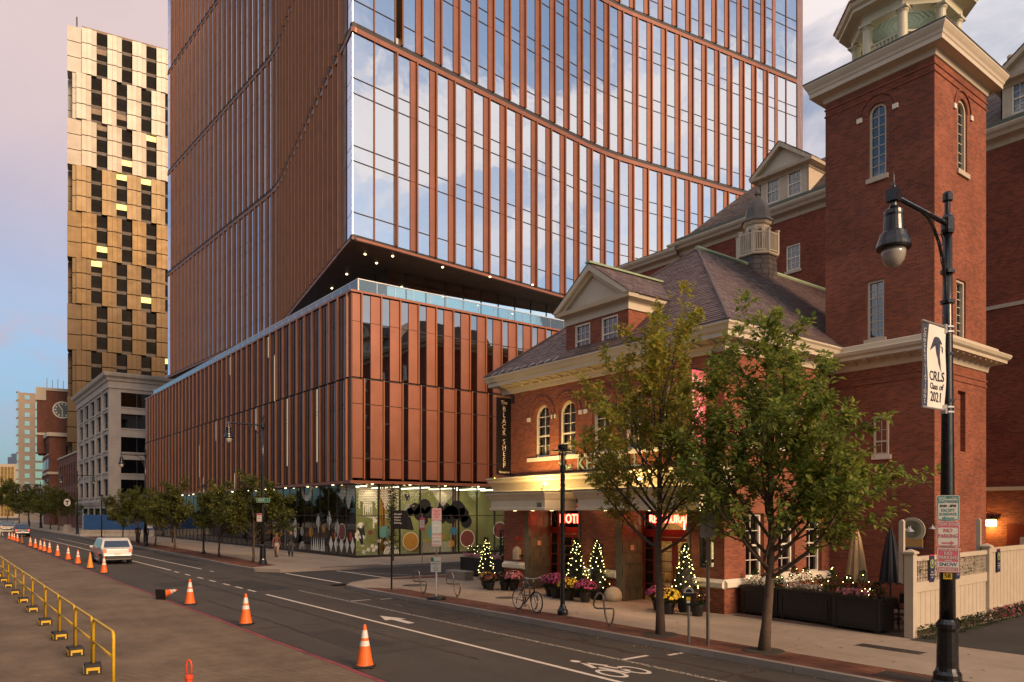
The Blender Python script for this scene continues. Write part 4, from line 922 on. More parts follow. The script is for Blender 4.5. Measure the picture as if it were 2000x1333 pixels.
# lettering on the brick and the house number
M_sign = pm('pale_green_sign', (.30, .36, .26), .5, .1, .12, 3.)
for txt, x, z, s, w_ in (('The', -22.05, 5.1, .52, .95), ('KENDALL', -19.75, 5.16, .76, 1.0)):
    o = part(ht, 'letters', textmesh(txt, s, M_sign, .03, xs=w_)); o.parent = ht; o.matrix_parent_inverse = tmat(ht).inverted(); o.matrix_basis = planeM((x, HY-.06, z), (1, 0, 0))
o = part(ht, 'house_number', textmesh('350', .24, M_black, .006, xs=.8)); o.matrix_parent_inverse = tmat(ht).inverted(); o.matrix_basis = planeM((-21.85, 18.03, 3.60), (1, 0, 0))
# lit display case by the right door
window(ht, ff, fx(-15.62), fx(-15.05), 1.55, 2.55, False, .12, .03, 1, 1, mat=M_black, glass=M_clear, back=em('display_case', (1, .85, .42), .55))
part(ht, 'menu_shelf', MB().box(-15.6, -15.07, HY+.15, HY+.3, 1.72, 1.74).box(-15.5, -15.4, HY+.18, HY+.25, 1.74, 1.86).box(-15.3, -15.2, HY+.18, HY+.25, 1.74, 1.83), M_black, world=True)
# wall plates
M_plate = pm('plate_enamel', (.55, .34, .22), .5, 0, .2, 20.)
for x, y, z in ((P1[0]+.03, 20.1, 2.05), (P2[0]+.03, 20.1, 2.05)):
    part(ht, 'tile_emblem', MB().box(x-.005, x+.005, y-.09, y+.09, z-.09, z+.09), M_plate, world=True); 
part(ht, 'wall_plaque', MB().box(-20.5, -20.05, HY-.03, HY, 1.75, 2.15), M_black, world=True)
# ------------------------------------------------------------------ the corner tower of the hotel
TX0, TX1, TY0, TY1 = -14.8, -11.04, 25.7, 29.76
tt = thing('hotel_tower', 'square red brick tower of the hotel with arched windows and open columned belvedere', 'tower', (-12.92, 27.7, 0))
ft = Frame((TX0, TY0), (1, 0), (0, -1)); fr_t = Frame((TX1, TY0), (0, 1), (1, 0)); f2 = lambda x: x-TX0; f3 = lambda y: y-TY0
mb = MB(); wall_open(mb, ft, 0, 3.76, .1, 12.45, [(f2(-13.27), f2(-12.67), 9.3, 11.32, False)], .16); part(tt, 'wall', mb, M_brick, world=True)
mb = MB(); wall_open(mb, ft, 0, 3.76, 12.45, 18.3, [(f2(-13.2), f2(-12.6), 14.85, 17.36, True)], .16); part(tt, 'wall', mb, M_brick_u, world=True)
mb = MB()
for za, zb_, ops in ((.1, 8.3, [(f3(27.44), f3(28.04), 5.4, 7.45, False)]), (8.3, 12.4, [(f3(27.32), f3(28.06), 9.2, 11.22, False)]), (12.4, 18.3, [(f3(27.42), f3(28.18), 14.92, 17.38, True)])): wall_open(mb, fr_t, 0, 4.06, za, zb_, ops, .2)
part(tt, 'wall', mb, M_brick, world=True)
part(tt, 'wall', MB().box(TX0, TX0+.1, TY0+.01, TY1, .1, 18.3).box(TX0, TX1-.01, TY1-.1, TY1, .1, 18.3), M_brick, world=True)
part(tt, 'blind_niche', MB().box(TX1-.24, TX1-.16, 27.4, 28.1, 5.35, 7.5), M_brick, world=True)
window(tt, ft, f2(-13.2), f2(-12.6), 14.85, 17.36, True, .16, .07, 2, 7, M_cream, sill=M_stone, hung=False); arch_trim(tt, ft, f2(-13.2), f2(-12.6), 17.36, .1, .34, M_brick_u)
window(tt, ft, f2(-13.27), f2(-12.67), 9.3, 11.32, False, .16, .07, 2, 7, M_cream, sill=M_stone, hung=False)
window(tt, fr_t, f3(27.42), f3(28.18), 14.92, 17.38, True, .2, .08, 2, 7, M_cream, sill=M_stone, hung=False, fproud=.04); arch_trim(tt, fr_t, f3(27.42), f3(28.18), 17.38, .1, .3)
window(tt, fr_t, f3(27.32), f3(28.06), 9.2, 11.22, False, .2, .08, 2, 7, M_cream, sill=M_stone, hung=False, fproud=.04)
w_ = window(tt, ft, f2(-13.0), f2(-12.5), 5.3, 6.6, False, .04, .06, 2, 3, M_cream, sill=M_white)
for z in (17.62, 17.86): part(tt, 'string_course', cornice_ring(TX0, TX1, TY0, TY1, [(0, z), (.03, z+.01), (.03, z+.06), (0, z+.07)]), M_brick, world=True)
part(tt, 'upper_cornice', cornice_ring(TX0, TX1, TY0, TY1, [(-.01, 18.12), (.05, 18.14), (.07, 18.28), (.10, 18.34), (.40, 18.36), (.40, 18.50), (.43, 18.54), (.45, 18.62), (.50, 18.70), (.55, 18.80), (.55, 18.86), (.52, 18.88)]), M_cream, world=True, fix=True)
part(tt, 'cornice_roof', cornice_ring(TX0, TX1, TY0, TY1, [(.57, 18.86), (.57, 18.90), (-1.2, 19.2)]), M_lead, world=True, fix=True)
part(tt, 'lower_cornice', cornice_ring(TX0, TX1, TY0, TY1, [(-.01, 8.28), (.05, 8.3), (.08, 8.46), (.12, 8.52), (.50, 8.60), (.50, 8.70), (.58, 8.76), (.62, 8.86), (.60, 8.90), (.30, 8.92), (.30, 9.10), (.28, 9.13), (-.01, 9.18)]), M_cream, world=True, fix=True)
brackets(ft, 8, 3.76, 8.58, 'cornice_bracket', .42, tt); brackets(fr_t, 9, 4.06, 8.58, 'cornice_bracket', .42, tt)
for z in (7.95, 7.75): part(tt, 'string_course', cornice_ring(TX0, TX1, TY0, TY1, [(0, z), (.03, z+.01), (.03, z+.06), (0, z+.07)]), M_brick, world=True)
# belvedere
tcx, tcy = -12.92, 27.73
part(tt, 'belvedere_floor', MB().lathe([(2.0, 18.95), (2.0, 19.0)], 8, (tcx, tcy, 0), ph=R(22.5)), M_lead, world=True)
M_belv = pm('belvedere_cream', (.50, .46, .32), .5, 0, .06, 2.); M_ceilg = pm('green_ceiling', (.26, .31, .28), .6, 0, .1, 4.)
for j in range(8):
    a = R(22.5+45*j); x, y = tcx+1.6*math.cos(a), tcy+1.6*math.sin(a)
    part(tt, 'column', MB().lathe([(.22, 18.98), (.22, 19.06), (.18, 19.12), (.165, 19.2), (.15, 20.3), (.16, 20.36), (.2, 20.42), (.2, 20.46), (.16, 20.47)], 16, (x, y, 0)).box(x-.22, x+.22, y-.22, y+.22, 20.46, 20.54), M_belv, world=True, smooth=False)
    a1 = a+R(45); p, q = Vector((x, y, 0)), Vector((tcx+1.6*math.cos(a1), tcy+1.6*math.sin(a1), 0)); mb = MB(); mb.bar((p.x, p.y, 19.75), (q.x, q.y, 19.75), .07, .06); mb.bar((p.x, p.y, 19.1), (q.x, q.y, 19.1), .06, .06)
    for k in range(1, 9): w_ = p.lerp(q, k/9); mb.box(w_.x-.025, w_.x+.025, w_.y-.025, w_.y+.025, 19.1, 19.72)
    part(tt, 'railing', mb, M_belv, world=True)
part(tt, 'belvedere_beam', MB().loft([[(tcx+r*math.cos(R(22.5+45*j)), tcy+r*math.sin(R(22.5+45*j)), z) for j in range(8)] for r, z in ((1.35, 20.95), (1.35, 20.54), (1.78, 20.54), (1.78, 20.80), (1.86, 20.86), (2.2, 20.92), (2.2, 21.02), (2.3, 21.08), (2.36, 21.2), (2.36, 21.24))], cap=False), M_belv, world=True)
part(tt, 'belvedere_ceiling', MB().lathe([(1.5, 20.9), (1.5, 20.95)], 8, (tcx, tcy, 0), ph=R(22.5)), M_ceilg, world=True)
mb = MB()
for j in range(8):
    a = R(45*j); n_ = Vector((math.cos(a), math.sin(a), 0)); t_ = Vector((-math.sin(a), math.cos(a), 0))
    for k in range(1, 10): r_ = .14*k; hw = r_*math.tan(R(22.5)); c_ = Vector((tcx, tcy, 20.893))+n_*r_; mb.bar(c_-t_*hw, c_+t_*hw, .015, .012)
part(tt, 'ceiling_boards', mb, M_ceilg, world=True)
part(tt, 'belvedere_roof', MB().lathe([(2.40, 21.22), (2.40, 21.27), (2.0, 21.7), (1.5, 22.5), (1.1, 23.4), (.6, 24.3), (.1, 25), (.0, 25.6)], 8, (tcx, tcy, 0), ph=R(22.5)), M_copper_d, world=True)
glow('belvedere_light', (tcx, tcy, 20.0), 16, (1, .95, .72), .3)
# ------------------------------------------------------------------ the rear wing
wg = thing('hotel_wing', 'tall plain red brick wing behind the hotel with mansard roof and pedimented dormers', 'building', (-15, 40, 0))
WY = 36.; fw_ = Frame((-35.5, WY), (1, 0), (0, -1)); f4 = lambda x: x+35.5
wn = [(-22.95, -22.15, 16.1, 17.45), (-27.2, -26.4, 16.1, 17.45), (-31.5, -30.7, 16.1, 17.45), (-22.95, -22.15, 12.2, 13.6)]
mb = MB(); wall_open(mb, fw_, 0, 52, .1, 18.95, [(f4(a), f4(b), c, d, False) for a, b, c, d in wn], .12); mb.box(-35.5, -35.4, WY+.01, 48, .1, 18.95); part(wg, 'wall', mb, M_brick2, world=True)
for a, b, c, d in wn: window(wg, fw_, f4(a), f4(b), c, d, False, .12, .06, 3, 4, sill=M_stone)
pr = [(0, 18.85), (.05, 18.87), (.08, 19.02), (.14, 19.08), (.40, 19.18), (.46, 19.3), (.56, 19.40), (.60, 19.5), (.60, 19.56), (.2, 19.6)]
part(wg, 'eaves_cornice', MB().loft([[(-30.1-o, WY-o, z), (16, WY-o, z)] for o, z in pr], closed=False), M_stone, world=True)
part(wg, 'eaves_cornice', MB().loft([[(-35.5-o, 48, z-.22), (-35.5-o, WY-o*.9, z-.22), (-30.1, WY-o*.9, z-.22)] for o, z in pr], closed=False), M_stone, world=True)
part(wg, 'flat_roof', MB().box(-36, -29.8, WY-.5, 48, 19.3, 19.42), M_lead, world=True)
part(wg, 'gutter', MB().box(-30.1, 16, WY-.45, WY-.1, 19.56, 19.8), pm('green_gutter', (.06, .075, .055), .5, 0, .2, 3.), world=True)
RA, RBb = (-30., WY-.35, 19.62), (16, WY-.35, 19.62); RC, RD = (16, 39.6, 23.2), (-27.2, 39.6, 23.2)
part(wg, 'roof', MB().add([RA, RBb, RC, RD, (-30, 48, 19.6), (16, 48, 23.2), (-27.2, 48, 23.2)], [(0, 1, 2, 3), (0, 3, 6, 4), (3, 2, 5, 6)]), M_slate2, world=True)
part(wg, 'roof_slates', slates(RA, RBb, RC, RD, .19, .3, 9), M_slate2, world=True, kind='stuff')
for dx0, dx1 in ((-24.5, -21.6), (-12.75, -9.6)):
    c = (dx0+dx1)/2; fdd = Frame((dx0, WY-.1), (1, 0), (0, -1)); w_ = dx1-dx0
    mb = MB(); wall_open(mb, fdd, 0, w_, 19.75, 21.35, [(.42, 1.2, 20.0, 21.25, False), (w_-1.2, w_-.42, 20.0, 21.25, False)], .1); mb.box(dx0, dx0+.05, WY-.1, 40, 19.75, 21.35); mb.box(dx1-.05, dx1, WY-.1, 40, 19.75, 21.35); part(wg, 'dormer_wall', mb, M_stone, world=True)
    for a in (.42, w_-1.2): window(wg, fdd, a, a+.78, 20.0, 21.25, False, .1, .05, 3, 4, M_white)
    part(wg, 'dormer_cornice', cornice_ring(dx0, dx1, WY-.1, 40, [(0, 21.2), (.05, 21.22), (.08, 21.34), (.38, 21.38), (.42, 21.52), (.2, 21.55)]), M_stone, world=True, fix=True)
    g_ = w_/2+.42; zt = 22.95
    mb = MB()
    for s_ in (-1, 1):
        p_ = [(c+s_*g_, 21.5), (c, zt), (c, zt-.24), (c+s_*(g_-.28), 21.5)]; mb.loft([[(x, WY-.52, z) for x, z in p_], [(x, WY-.12, z) for x, z in p_]])
    part(wg, 'raking_cornice', mb, M_stone, world=True, fix=True)
    part(wg, 'pediment_board', MB().add([(c-g_+.2, WY-.2, 21.5), (c+g_-.2, WY-.2, 21.5), (c, WY-.2, zt-.12)], [(0, 1, 2)]), M_cream, world=True)
    for s_ in (-1, 1):
        A, B, Cc, D = (c+s_*g_, WY-.54, 21.54), (c+s_*g_, 39.8, 21.54), (c, 39.8, zt+.04), (c, WY-.54, zt+.04)
        if s_ < 0: A, B, Cc, D = B, A, D, Cc
        part(wg, 'dormer_slates', slates(A, B, Cc, D, .19, .3, 12+s_), M_slate2, world=True, kind='stuff')
    part(wg, 'dormer_roof', MB().loft([[(c-g_, WY+.15, 21.52), (c, WY+.15, zt), (c+g_, WY+.15, 21.52)], [(c-g_, 39.8, 21.52), (c, 39.8, zt), (c+g_, 39.8, 21.52)]]), M_slate2, world=True, fix=True)
part(wg, 'vent_stack', MB().lathe([(.14, 21.), (.14, 23.3)], 12, (-12.9, 37.4, 0)), M_stone, world=True)
for z in (4.25, 12.0): part(wg, 'stone_band', MB().box(-30, 16, WY-.05, WY, z, z+.16), M_stone, world=True)
part(wg, 'red_door', MB().box(-12.55, -11.2, WY-.04, WY, .15, 2.85), M_red, world=True)
part(wg, 'downpipe', MB().tube([(-18.9, WY-.06, 19), (-18.9, WY-.06, .2)], .05, 8), M_brick2, world=True)
wl = thing('wall_lamp', 'square wall lantern glowing amber beside the dark red door on the brick wing', 'wall lamp', (-13.12, WY-.1, 2.87))
part(wl, 'lamp_housing', MB().box(-.2, .2, -.08, .1, .13, .2).box(-.03, .03, .0, .1, .2, .3), M_black); part(wl, 'lens', MB().box(-.17, .17, -.1, .08, -.13, .13), em('amber_lens', (1, .68, .16), 22.))
glow('wall_light', (-13.12, WY-.35, 2.8), 70, (1, .58, .14), .1)
# ------------------------------------------------------------------ buildings down the street
# grey concrete office block
gb = thing('grey_office', 'grey concrete five storey office with deep cornice and rows of dark windows', 'building', (-150, 40, 0))
GX, GY = -133.2, 22.; fg = Frame((GX, GY), (-1, 0), (0, -1)); fg2 = Frame((GX, GY), (0, 1), (1, 0))
rows = [(5.9, 8.6), (9.7, 12.3), (13.1, 15.75), (16.6, 19.25), (19.9, 22.5)]
cols = [(1.2+i*6.3, 5.0+i*6.3) for i in range(5)]
mb = MB(); wall_open(mb, fg, 0, 33.6, .1, 24., [(a, b, c, d, False) for a, b in cols for c, d in rows]+[], .5)
bandr = [(6.1, 8.5), (9.5, 11.7), (12.9, 15.3), (16.7, 19.), (20.1, 22.4)]
wall_open(mb, fg2, 0, 40, .1, 24., [(1.7, 16, c, d, False) for c, d in bandr]+[(18, 36, c, d, False) for c, d in bandr], .5); mb.box(GX-33.6, GX-33.5, GY, 60, .1, 24)
part(gb, 'wall', mb, M_grey, world=True)
M_gwin = glassmat('office_window', (.6, .62, .65), .25, (.35, .35, .33), .01)
for a, b in cols:
    for c, d in rows:
        w_ = part(gb, 'window', MB().mbox(fg.M(a, b, -.45, -.4, c, d)), M_gwin, world=True)
        mb = MB(); 
        for k in range(5): x = a+(b-a)*k/4; mb.mbox(fg.M(x-.05, x+.05, -.4, -.33, c, d))
        for z in (c+.04, c+(d-c)*.4, d-.04): mb.mbox(fg.M(a, b, -.39, -.34, z-.05, z+.05))
        part(w_, 'window_bars', mb, M_black, world=True); part(w_, 'sill', MB().mbox(fg.M(a-.2, b+.2, -.3, .15, c-.25, c)), M_grey, world=True)
    part(gb, 'pilaster', MB().mbox(fg.M(b+.5, b+.9, -.1, .18, 5, 23)), M_grey, world=True)
for a, b in ((1.7, 16), (18, 36)):
    for i, (c, d) in enumerate(bandr):
        w_ = part(gb, 'window', MB().mbox(fg2.M(a, b, -.45, -.4, c, d)), M_gwin, world=True); mb = MB()
        for k in range(7): x = a+(b-a)*k/6; mb.mbox(fg2.M(x-.06, x+.06, -.4, -.3, c, d))
        part(w_, 'window_bars', mb, M_black, world=True); part(w_, 'sill', MB().mbox(fg2.M(a-.1, b+.1, -.3, .12, c-.2, c)), M_grey, world=True)
        if i in (2, 4) and a < 5:
            for x, q in ((2.6, .2), (4.5, 1.2), (7., .8)): part(gb, 'strip_light', MB().bar(fg2.p(x, -1.5, d-.5-.5*q), fg2.p(x+1.6, -3.2, d-.35), .1, .1), M_lampw, world=True)
part(gb, 'dark_interior', MB().box(-166.4, GX-.9, GY+.9, 58, .2, 23.8), M_dark, world=True)
part(gb, 'cornice', cornice_ring(-166.8, GX, GY, 60, [(0, 22.9), (.2, 22.95), (.2, 23.2), (.1, 23.3), (.1, 24), (.3, 24.1), (.4, 24.5), (.8, 24.8), (.9, 25.2), (.9, 25.35), (-1, 25.4)]), M_grey, world=True, fix=True)
part(gb, 'base_cornice', cornice_ring(-166.8, GX, GY, 60, [(0, 4.3), (.15, 4.4), (.3, 4.9), (.3, 5.1), (0, 5.2)]), M_grey, world=True, fix=True)
for i in range(6):
    part(gb, 'ground_pier', MB().mbox(fg.M(.2+i*6.3, 1.2+i*6.3, 0, .12, .1, 4.3)), M_grey, world=True)
    if i < 5: part(gb, 'shopfront', MB().mbox(fg.M(1.3+i*6.3, 6.3+i*6.3, .02, .05, .3, 3.9)), M_gwin, world=True)
part(gb, 'roof_plant', MB().loft([[(-150, 34, 25), (-134.5, 34, 25), (-134.5, 56, 25), (-150, 56, 25)], [(-150, 34, 28.6), (-134.5, 34, 28.6), (-134.5, 56, 28.6), (-150, 56, 28.6)]]), M_grey, world=True)
# gold and cream panelled tower
gt_ = thing('gold_tower', 'slim high-rise with staggered cream and gold metal panels and dark window strips', 'tower', (-203, 42, 0))
ga = R(8.5); tdir = Vector((math.sin(ga), math.cos(ga))); ndir = Vector((math.cos(ga), -math.sin(ga)))
fgo = Frame(CW(173, (160-1000)/FPX*173), tdir, ndir); fgl = Frame(fgo.o, -ndir, -tdir)
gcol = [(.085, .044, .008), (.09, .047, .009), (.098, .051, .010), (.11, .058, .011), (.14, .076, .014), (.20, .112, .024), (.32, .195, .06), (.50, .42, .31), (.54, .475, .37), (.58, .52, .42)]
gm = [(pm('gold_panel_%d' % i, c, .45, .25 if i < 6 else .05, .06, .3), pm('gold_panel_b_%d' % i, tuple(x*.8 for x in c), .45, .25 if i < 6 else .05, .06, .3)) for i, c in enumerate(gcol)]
M_dkwin = pm('gold_tower_glass', (.014, .012, .010), .6, 0, .3, .4, spec=.06)
M_lit = em('lit_office', (1, .76, .22), .75)
M_spand = pm('spandrel', (.16, .105, .06), .5, .2, .15, .5); M_spand2 = pm('spandrel_dark', (.055, .038, .025), .5, .2, .15, .5)
pg = Pieces(gt_); rg = random.Random(4)
TH = 10.57
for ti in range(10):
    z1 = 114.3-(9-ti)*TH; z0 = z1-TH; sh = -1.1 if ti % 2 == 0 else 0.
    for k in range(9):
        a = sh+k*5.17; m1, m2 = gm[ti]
        for j in range(3):
            zz0, zz1 = z0+.15+j*TH/3, z0+j*TH/3+TH/3-.06
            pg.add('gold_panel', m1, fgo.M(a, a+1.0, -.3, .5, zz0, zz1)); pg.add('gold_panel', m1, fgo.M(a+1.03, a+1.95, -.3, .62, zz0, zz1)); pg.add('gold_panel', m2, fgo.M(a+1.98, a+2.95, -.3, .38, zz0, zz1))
            zz = z0+j*TH/3; lit = rg.random() < .13 and 1 < ti < 9
            for h0, h1, mm in ((0, .22, M_spand2), (.22, .62, M_dkwin), (.62, .99, M_lit if lit else (M_spand if ti > 6 and rg.random() < .3 else M_dkwin))):
                pg.add('window', mm, fgo.M(a+2.98, a+5.14, -.5, -.3, zz+h0*TH/3+.03, zz+h1*TH/3))
    for k in range(3):       # narrow street side
        a = (.0, 4.2, 9.)[k]; o_ = 2.9 if (ti+k) % 2 else 1.9
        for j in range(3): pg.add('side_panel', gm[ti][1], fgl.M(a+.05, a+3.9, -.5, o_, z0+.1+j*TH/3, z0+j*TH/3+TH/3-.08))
part(gt_, 'tower_core', MB().prism([fgo.p(0, -.5, 0)[:2], fgo.p(92, -.5, 0)[:2], fgo.p(92, -13, 0)[:2], fgo.p(0, -13, 0)[:2]], 0, 114), M_dark, world=True, fix=True)
pg.flush()
part(gt_, 'roof_rail', MB().bar(fgo.p(0, -.3, 114.6), fgo.p(90, -.3, 114.6), .2, .6), M_spand, world=True)
part(gt_, 'window_washing_arm', MB().bar(fgl.p(9, 1, 112), fgl.p(13.5, 1, 113.2), .3, .3).bar(fgl.p(1, 1, 114), fgl.p(-1, 1, 116), .3, .3), M_alum, world=True)
# low brick building with arched windows
lb = thing('brick_warehouse', 'low red brick building with two rows of tall arched windows beside the grey office', 'building', (-182, 28, 0))
fb = Frame((-167.6, 22.4), (-1, 0), (0, -1)); aw = [(1.3+i*3.5, 3.2+i*3.5) for i in range(8)]
mb = MB(); wall_open(mb, fb, 0, 30, .1, 15., [(a, b, 8.8, 13.4, True) for a, b in aw]+[(a, b, 3.8, 7.4, True) for a, b in aw], .3); mb.box(-197.6, -197.4, 22.4, 26.8, .1, 15); part(lb, 'wall', mb, M_brickfar, world=True)
for a, b in aw:
    for c, d in ((8.8, 13.4), (3.8, 7.4)): window(lb, fb, a, b, c, d, True, .3, .12, 2, 3, M_black, M_gwin)
part(lb, 'coping', MB().box(-197.8, -167.4, 22.2, 23, 15, 15.3), M_stone, world=True); part(lb, 'roof', MB().box(-197.5, -167.7, 22.6, 26.8, 14.5, 14.9), M_dark, world=True)
# clock tower building
ck = thing('clock_building', 'dark red brick building with curved end and square clock tower down the street', 'building', (-235, 35, 0))
CX_, CY_ = -212., 22.2; curve = [(CX_, CY_+14), (CX_, CY_)]+[(CX_-5*i, CY_+.04*i*i*1.2) for i in range(1, 11)]
def prism_wall(pts, z0, z1): 
    mb = MB()
    for (a, b), (c, d) in zip(pts, pts[1:]): mb.add([(a, b, z0), (c, d, z0), (c, d, z1), (a, b, z1)], [(0, 1, 2, 3)])
    return mb
part(ck, 'wall', prism_wall(curve, .1, 22.0), M_brickfar, world=True)
part(ck, 'roof', MB().add([(x, y, 21.9) for x, y in curve]+[(curve[-1][0], CY_+14, 21.9)], [tuple(range(len(curve)+1))]), M_dark, world=True)
for z0_, z1_, o_ in ((21.6, 22.5, .5), (12.4, 13., .4)):
    mb = MB()
    for (a, b), (c, d) in zip(curve, curve[1:]): mb.bar((a+(o_ if b > CY_+1 and a == CX_ else 0)*.5, b-o_*.5, (z0_+z1_)/2), (c+.25, d-o_*.5, (z0_+z1_)/2), o_, z1_-z0_)
    part(ck, 'cornice', mb, M_stone, world=True)
ckf = Frame((CX_, CY_), (-1, 0), (0, -1)); ckr = Frame((CX_, CY_), (0, 1), (1, 0))
for i in range(9):
    a = 2.+i*4.9; dy = .048*((a+1)/5)**2+.0
    for z0_, z1_ in ((4.5, 7.5), (8.3, 11.3), (14, 16.3), (17.4, 20.2)):
        y = CY_+.04*((a+1.2)/5)**2*1.2-.06
        w_ = part(ck, 'window', MB().box(CX_-a-2.4, CX_-a, y, y+.3, z0_, z1_), M_gwin, world=True); part(w_, 'sill', MB().box(CX_-a-2.5, CX_-a+.1, y-.15, y+.25, z0_-.25, z0_), M_stone, world=True)
for z0_, z1_, y0 in ((16.3, 19.4, 3.5), (12.6, 14.6, 3.5)): w_ = part(ck, 'window', MB().mbox(ckr.M(y0, y0+2.0, -.2, .05, z0_, z1_)), M_gwin, world=True); part(w_, 'sill', MB().mbox(ckr.M(y0-.2, y0+2.2, -.1, .2, z0_-.3, z0_)), M_stone, world=True)
for i in range(3): part(ck, 'stone_portal', MB().box(CX_-9-i*14, CX_-4-i*14, CY_-.5+.3*i*i, CY_+.2+.3*i*i, 7.2, 10.2), M_stone, world=True)
# the clock tower itself stands back on the roof
kx, ky = CW(189, (72-1000)/FPX*189); kf = Frame((kx, ky), tdir, ndir); kl = Frame((kx, ky), -ndir, -tdir); kw = 11.5
part(ck, 'clock_tower', MB().prism([kf.p(0, 0, 0)[:2], kf.p(kw, 0, 0)[:2], kf.p(kw, -9, 0)[:2], kf.p(0, -9, 0)[:2]], 18, 34.2), M_brickfar, world=True, fix=True)
part(ck, 'parapet', MB().mbox(kf.M(-.2, kw+.2, -9.2, .25, 33.9, 34.6)).mbox(kf.M(-.25, 2, -2, .3, 31.4, 33.9)).mbox(kf.M(kw-1.4, kw+.2, -2, .3, 31.4, 33.9)).mbox(kf.M(0, 2.4, 0, .3, 22.6, 23.2)).mbox(kf.M(kw-2, kw, 0, .3, 22.6, 23.2)), M_stone, world=True)
M_face = pm('clock_dial', (.10, .11, .10), .5, 0, .05, 2.)
zc = 29.2; tc_ = 5.5
cf = part(ck, 'clock_face', MB().loft([[kf.p(tc_+r*math.cos(2*math.pi*i/28), n_, zc+r*math.sin(2*math.pi*i/28)) for i in range(28)] for r, n_ in ((1.9, .05), (1.9, .14))]), M_face, world=True)
part(cf, 'dial_rim', MB().loft([[kf.p(tc_+r*math.cos(2*math.pi*i/28), n_, zc+r*math.sin(2*math.pi*i/28)) for i in range(28)] for r, n_ in ((2.15, .0), (2.15, .22), (1.88, .22), (1.88, .1))], cap=False), M_white, world=True)
mb = MB()
for i in range(12): an = math.pi*i/6; mb.bar(kf.p(tc_+1.3*math.cos(an), .17, zc+1.3*math.sin(an)), kf.p(tc_+1.72*math.cos(an), .17, zc+1.72*math.sin(an)), .08, .26)
mb.bar(kf.p(tc_, .19, zc), kf.p(tc_, .19, zc-1.35), .06, .2); mb.bar(kf.p(tc_, .2, zc), kf.p(tc_-.75, .2, zc+1.15), .06, .2); part(cf, 'clock_hands', mb, M_white, world=True)
for i in range(4): part(ck, 'antenna', MB().tube([kf.p(2+i*1.2, -3, 34.4), kf.p(2+i*1.2, -3, 37.5-.4*(i % 2))], .08, 5), M_steel, world=True)
# pale residential tower and gold mirrored block at the end of the street
rt_ = thing('pale_tower', 'pale stone and green glass apartment tower rising behind the clock building', 'tower', (-300, 30, 0))
rx, ry = CW(285, (36-1000)/FPX*285); rf = Frame((rx, ry), tdir, ndir); rl_ = Frame((rx, ry), -ndir, -tdir)
M_pale = pm('pale_stone', (.45, .32, .21), .7, 0, .08, .3); M_grn = glassmat('green_glass', (.6, .8, .75), .5, (.1, .15, .14), .02)
part(rt_, 'wall', MB().prism([rf.p(0, 0, 0)[:2], rf.p(14, 0, 0)[:2], rf.p(14, -14, 0)[:2], rf.p(0, -14, 0)[:2]], 0, 48.5), M_pale, world=True, fix=True)
pr_ = Pieces(rt_)
for k in range(14):
    z = 3+k*3.3
    pr_.add('window', M_grn, rf.M(2, 3.6, -.1, .15, z, z+1.7)); pr_.add('window', M_grn, rf.M(5.4, 13.9, -.1, .25, z, z+2.5)); pr_.add('window', M_grn, rl_.M(.8, 5.2, -.1, .6, z, z+2.6)); pr_.add('balcony_slab', M_pale, rl_.M(.6, 5.4, -.1, .9, z+2.7, z+3.1))
pr_.flush()
eb = thing('mirror_block', 'distant golden mirrored office block at the end of the street', 'building', (-420, 20, 0))
ex_, ey_ = CW(420, (-40-1000)/FPX*420); ef = Frame((ex_, ey_), RT[:2], (-FW)[:2]); M_goldg = pm('gold_glass', (.62, .33, .07), .15, .8, .3, .06); M_pier = pm('pale_pier', (.45, .36, .25), .7)
part(eb, 'wall', MB().mbox(ef.M(0, 19.5, -14, -.2, 0, 30)), M_pier, world=True)
pe = Pieces(eb)
for i in range(10):
    for k in range(12): pe.add('window', M_goldg, ef.M(.5+i*1.9, 1.95+i*1.9, -.3, -.05, 1+k*2.3, 3.1+k*2.3))
pe.flush()
sb = thing('slate_block', 'small dark blue office block peeping above the golden mirrored block', 'building', (-520, 0, 0))
bx_, by_ = CW(520, (15-1000)/FPX*520); bf = Frame((bx_, by_), RT[:2], (-FW)[:2]); part(sb, 'wall', MB().mbox(bf.M(0, 6, -14, 0, 0, 41)).mbox(bf.M(2.2, 8, -14, -.5, 0, 43.5)), pm('blue_cladding', (.07, .10, .16), .5), world=True)
part(sb, 'roof_mast', MB().tube([bf.p(1, -1, 41), bf.p(1, -1, 43)], .15, 5), M_steel, world=True)
# ------------------------------------------------------------------ the podium's glazed ground floor with its window art
sf = tw
SXp, SYp = -48.0, 23.2
fsr = Frame((SXp, SYp), (0, 1), (1, 0)); fsl = Frame((SXp, SYp), (-1, 0), (0, -1))
M_lime = pm('lime_wall', (.54, .50, .25), .8, 0, .06, .5); M_sfloor = pm('shop_floor', (.24, .24, .14), .35, 0, .1, 1.); M_dkceil = pm('dark_ceiling', (.05, .045, .04), .8)
p5 = Pieces(sf)
ym = [0]+[1.77+1.69*i for i in range(14)]
for a, b in zip(ym, ym[1:]):
    p5.add('shop_pane', M_shop, fsr.M(a+.03, b-.03, -.02, 0, .32, 3.03)); p5.add('shop_pane', M_shop, fsr.M(a+.03, b-.03, -.02, 0, 3.09, 5.28)); p5.add('shop_mullion', M_seam, fsr.M(b-.03, b+.03, -.12, .05, .2, 5.3)); p5.add('shop_transom', M_seam, fsr.M(a+.03, b-.03, -.1, .04, 3.03, 3.09))
